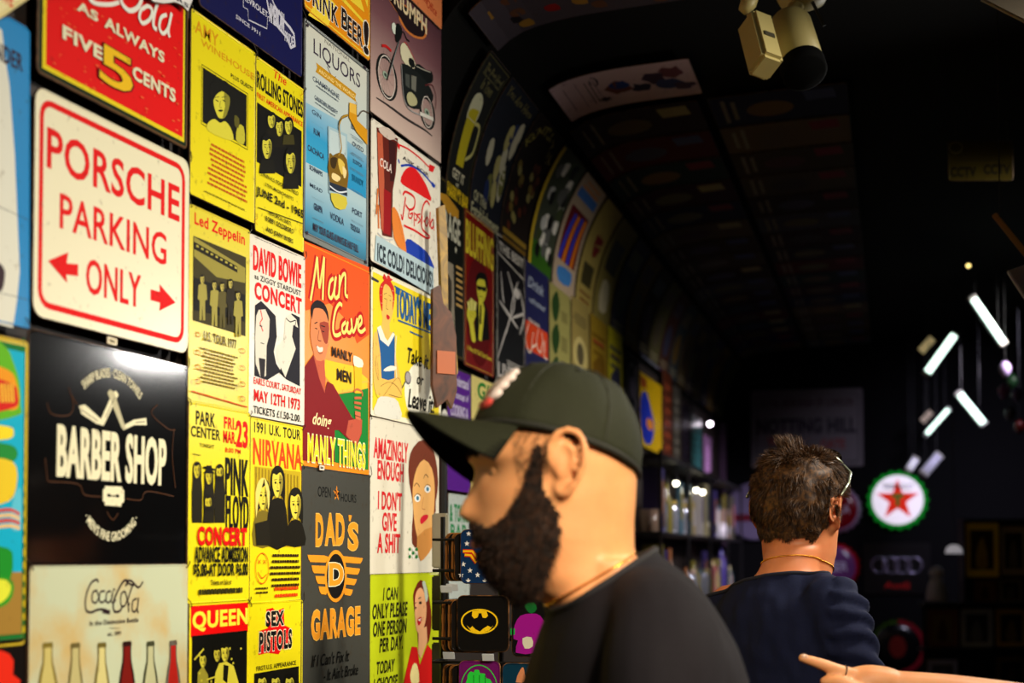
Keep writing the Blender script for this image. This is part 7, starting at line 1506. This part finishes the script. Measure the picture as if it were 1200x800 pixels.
blob(bm, [L3(1036, 806, .02), L3(1004, 808, .02)], [.022, .022], 14)
blob(bm, [L3(1006, 792, -.006), L3(986, 787, -.010), L3(961, 777.5, -.014), L3(938, 770, -.016)], [.0125, .0108, .0092, .0070], 14)      # index
for q, (dx, d, z) in enumerate(((0, .012, 4), (4, .030, 8), (9, .046, 13))):                                                        # curled fingers
    blob(bm, [L3(1006 + dx, 797 + z, d), L3(982 + dx, 793 + z, d - .002), L3(968 + dx, 801 + z, d - .004), L3(974 + dx, 815 + z, d - .004), L3(990 + dx, 815 + z, d)], [.0115, .0105, .0098, .009, .008], 12)
blob(bm, [L3(1024, 812, -.012), L3(1000, 806, -.026), L3(980, 798, -.024), L3(964, 797, -.018)], [.015, .0115, .0105, .0085], 12)       # thumb
hand = fused('body', bm, 0.0032, M3, skin_mat((240, 176, 120), (222, 144, 92)), arm, 2)
bm = bmesh.new(); c = L3(987, 787, -.010); dx = (L3(961, 777.5, -.014) - c).normalized(); bm_tube(bm, [c + (dx.orthogonal().normalized() * math.cos(t) + dx.cross(dx.orthogonal().normalized()) * math.sin(t)) * .0116 for t in [2 * math.pi * q / 24 for q in range(25)]], .0011, 6); bm_obj('finger_ring', bm, mat((90, 84, 80), 0.25, 0.9), hand, True)
bm = bmesh.new(); c = L3(940, 768.3, -.021); r = bmesh.ops.create_uvsphere(bm, u_segments=10, v_segments=6, radius=1); bmesh.ops.transform(bm, matrix=Matrix.Translation(c) @ Matrix.Rotation(.3, 4, 'Y') @ Matrix.Diagonal((.006, .0018, .0045, 1)), verts=r['verts']); bm_obj('fingernail', bm, mat((236, 190, 160), 0.2), hand, True)

MB_ = M3 @ TB
bm = bmesh.new(); loft(bm, smooth_pts([(-.10, -.060, 0, .062, .072)] + TS[1:], 4)); blob(bm, [(-.10, -.10, -.175), (-.115, -.165, -.20), (-.115, -.20, -.25), (-.112, -.222, -.34)], [.052, .062, .062, .060], 16)
p_ = TB.inverted() @ L3(1450, 730, .22); q_ = TB.inverted() @ L3(1415, 780, .15); blob(bm, [(-.10, .10, -.175), (-.105, .16, -.19), tuple(p_), tuple(q_)], [.052, .060, .062, .060], 16)
a3 = Vector((-.115, 0, -.108)); tee = fused('t_shirt', bm, 0.007, MB_, cloth_mat((96, 100, 104)), None, 8, fold(8, .006, 5.0), cut=[(a3, pn * 0 + Vector((.45, 0, 1)).normalized()), (Vector((0, 0, -.855)), Vector((0, 0, -1)))])
tee.parent = hand; tee.matrix_local = TB
hp = empty('t', MB_); bpy.data.objects.remove(hp)
bm = bmesh.new(); NL = [((-.05), .09), ]
for sg in (1, -1): blob(bm, [(-.05, sg * .09, -.90), (-.03, sg * .10, -1.2), (-.06, sg * .10, -1.58)], [.105, .078, .06], 16)
loft(bm, [(-.96, -.05, 0, .12, .165), (-.88, -.05, 0, .13, .18), (-.80, -.05, 0, .125, .175)])
tr = fused('trousers', bm, 0.012, MB_, cloth_mat((40, 46, 66)), None, 4); tr.parent = hand; tr.matrix_local = TB
for sg in (1, -1):
    bm = bmesh.new(); blob(bm, [(-.11, sg * .10, -1.615), (-.01, sg * .105, -1.618), (.10, sg * .11, -1.63)], [.042, .042, .030], 14); sh = bm_obj('shoe', bm, mat((60, 56, 52), 0.5), None, True); sh.parent = hand; sh.matrix_local = TB
# short hair of that person
co, no, ok = skin_samples(hand, None, lambda c: True, 0); TBi = TB.inverted(); vi = {}; V = []; Fc = []
def hl3(c):
    q = TBi @ Vector(c); return q.z > -.06 and (q.z > .075 and (q.x < .085 or q.z > .09) or q.x < float(np.interp(q.z, [-.06, 0, .045, .075], [-.06, -.02, .03, .07])) and not (abs(q.y) > .074 and abs(q.z) < .04)) and abs(q.y) < .12
oks = {i for i in range(len(co)) if hl3(co[i])}
for p in hand.data.polygons:
    if all(i in oks for i in p.vertices):
        for i in p.vertices:
            if i not in vi: vi[i] = len(V); V.append(Vector(co[i]) + Vector(no[i]) * (.010 + .006 * mnoise.noise(Vector(co[i]) * 50)))
        Fc.append(tuple(vi[i] for i in p.vertices))
mesh_obj('hair', V, Fc, BE1, hand, smooth=True)
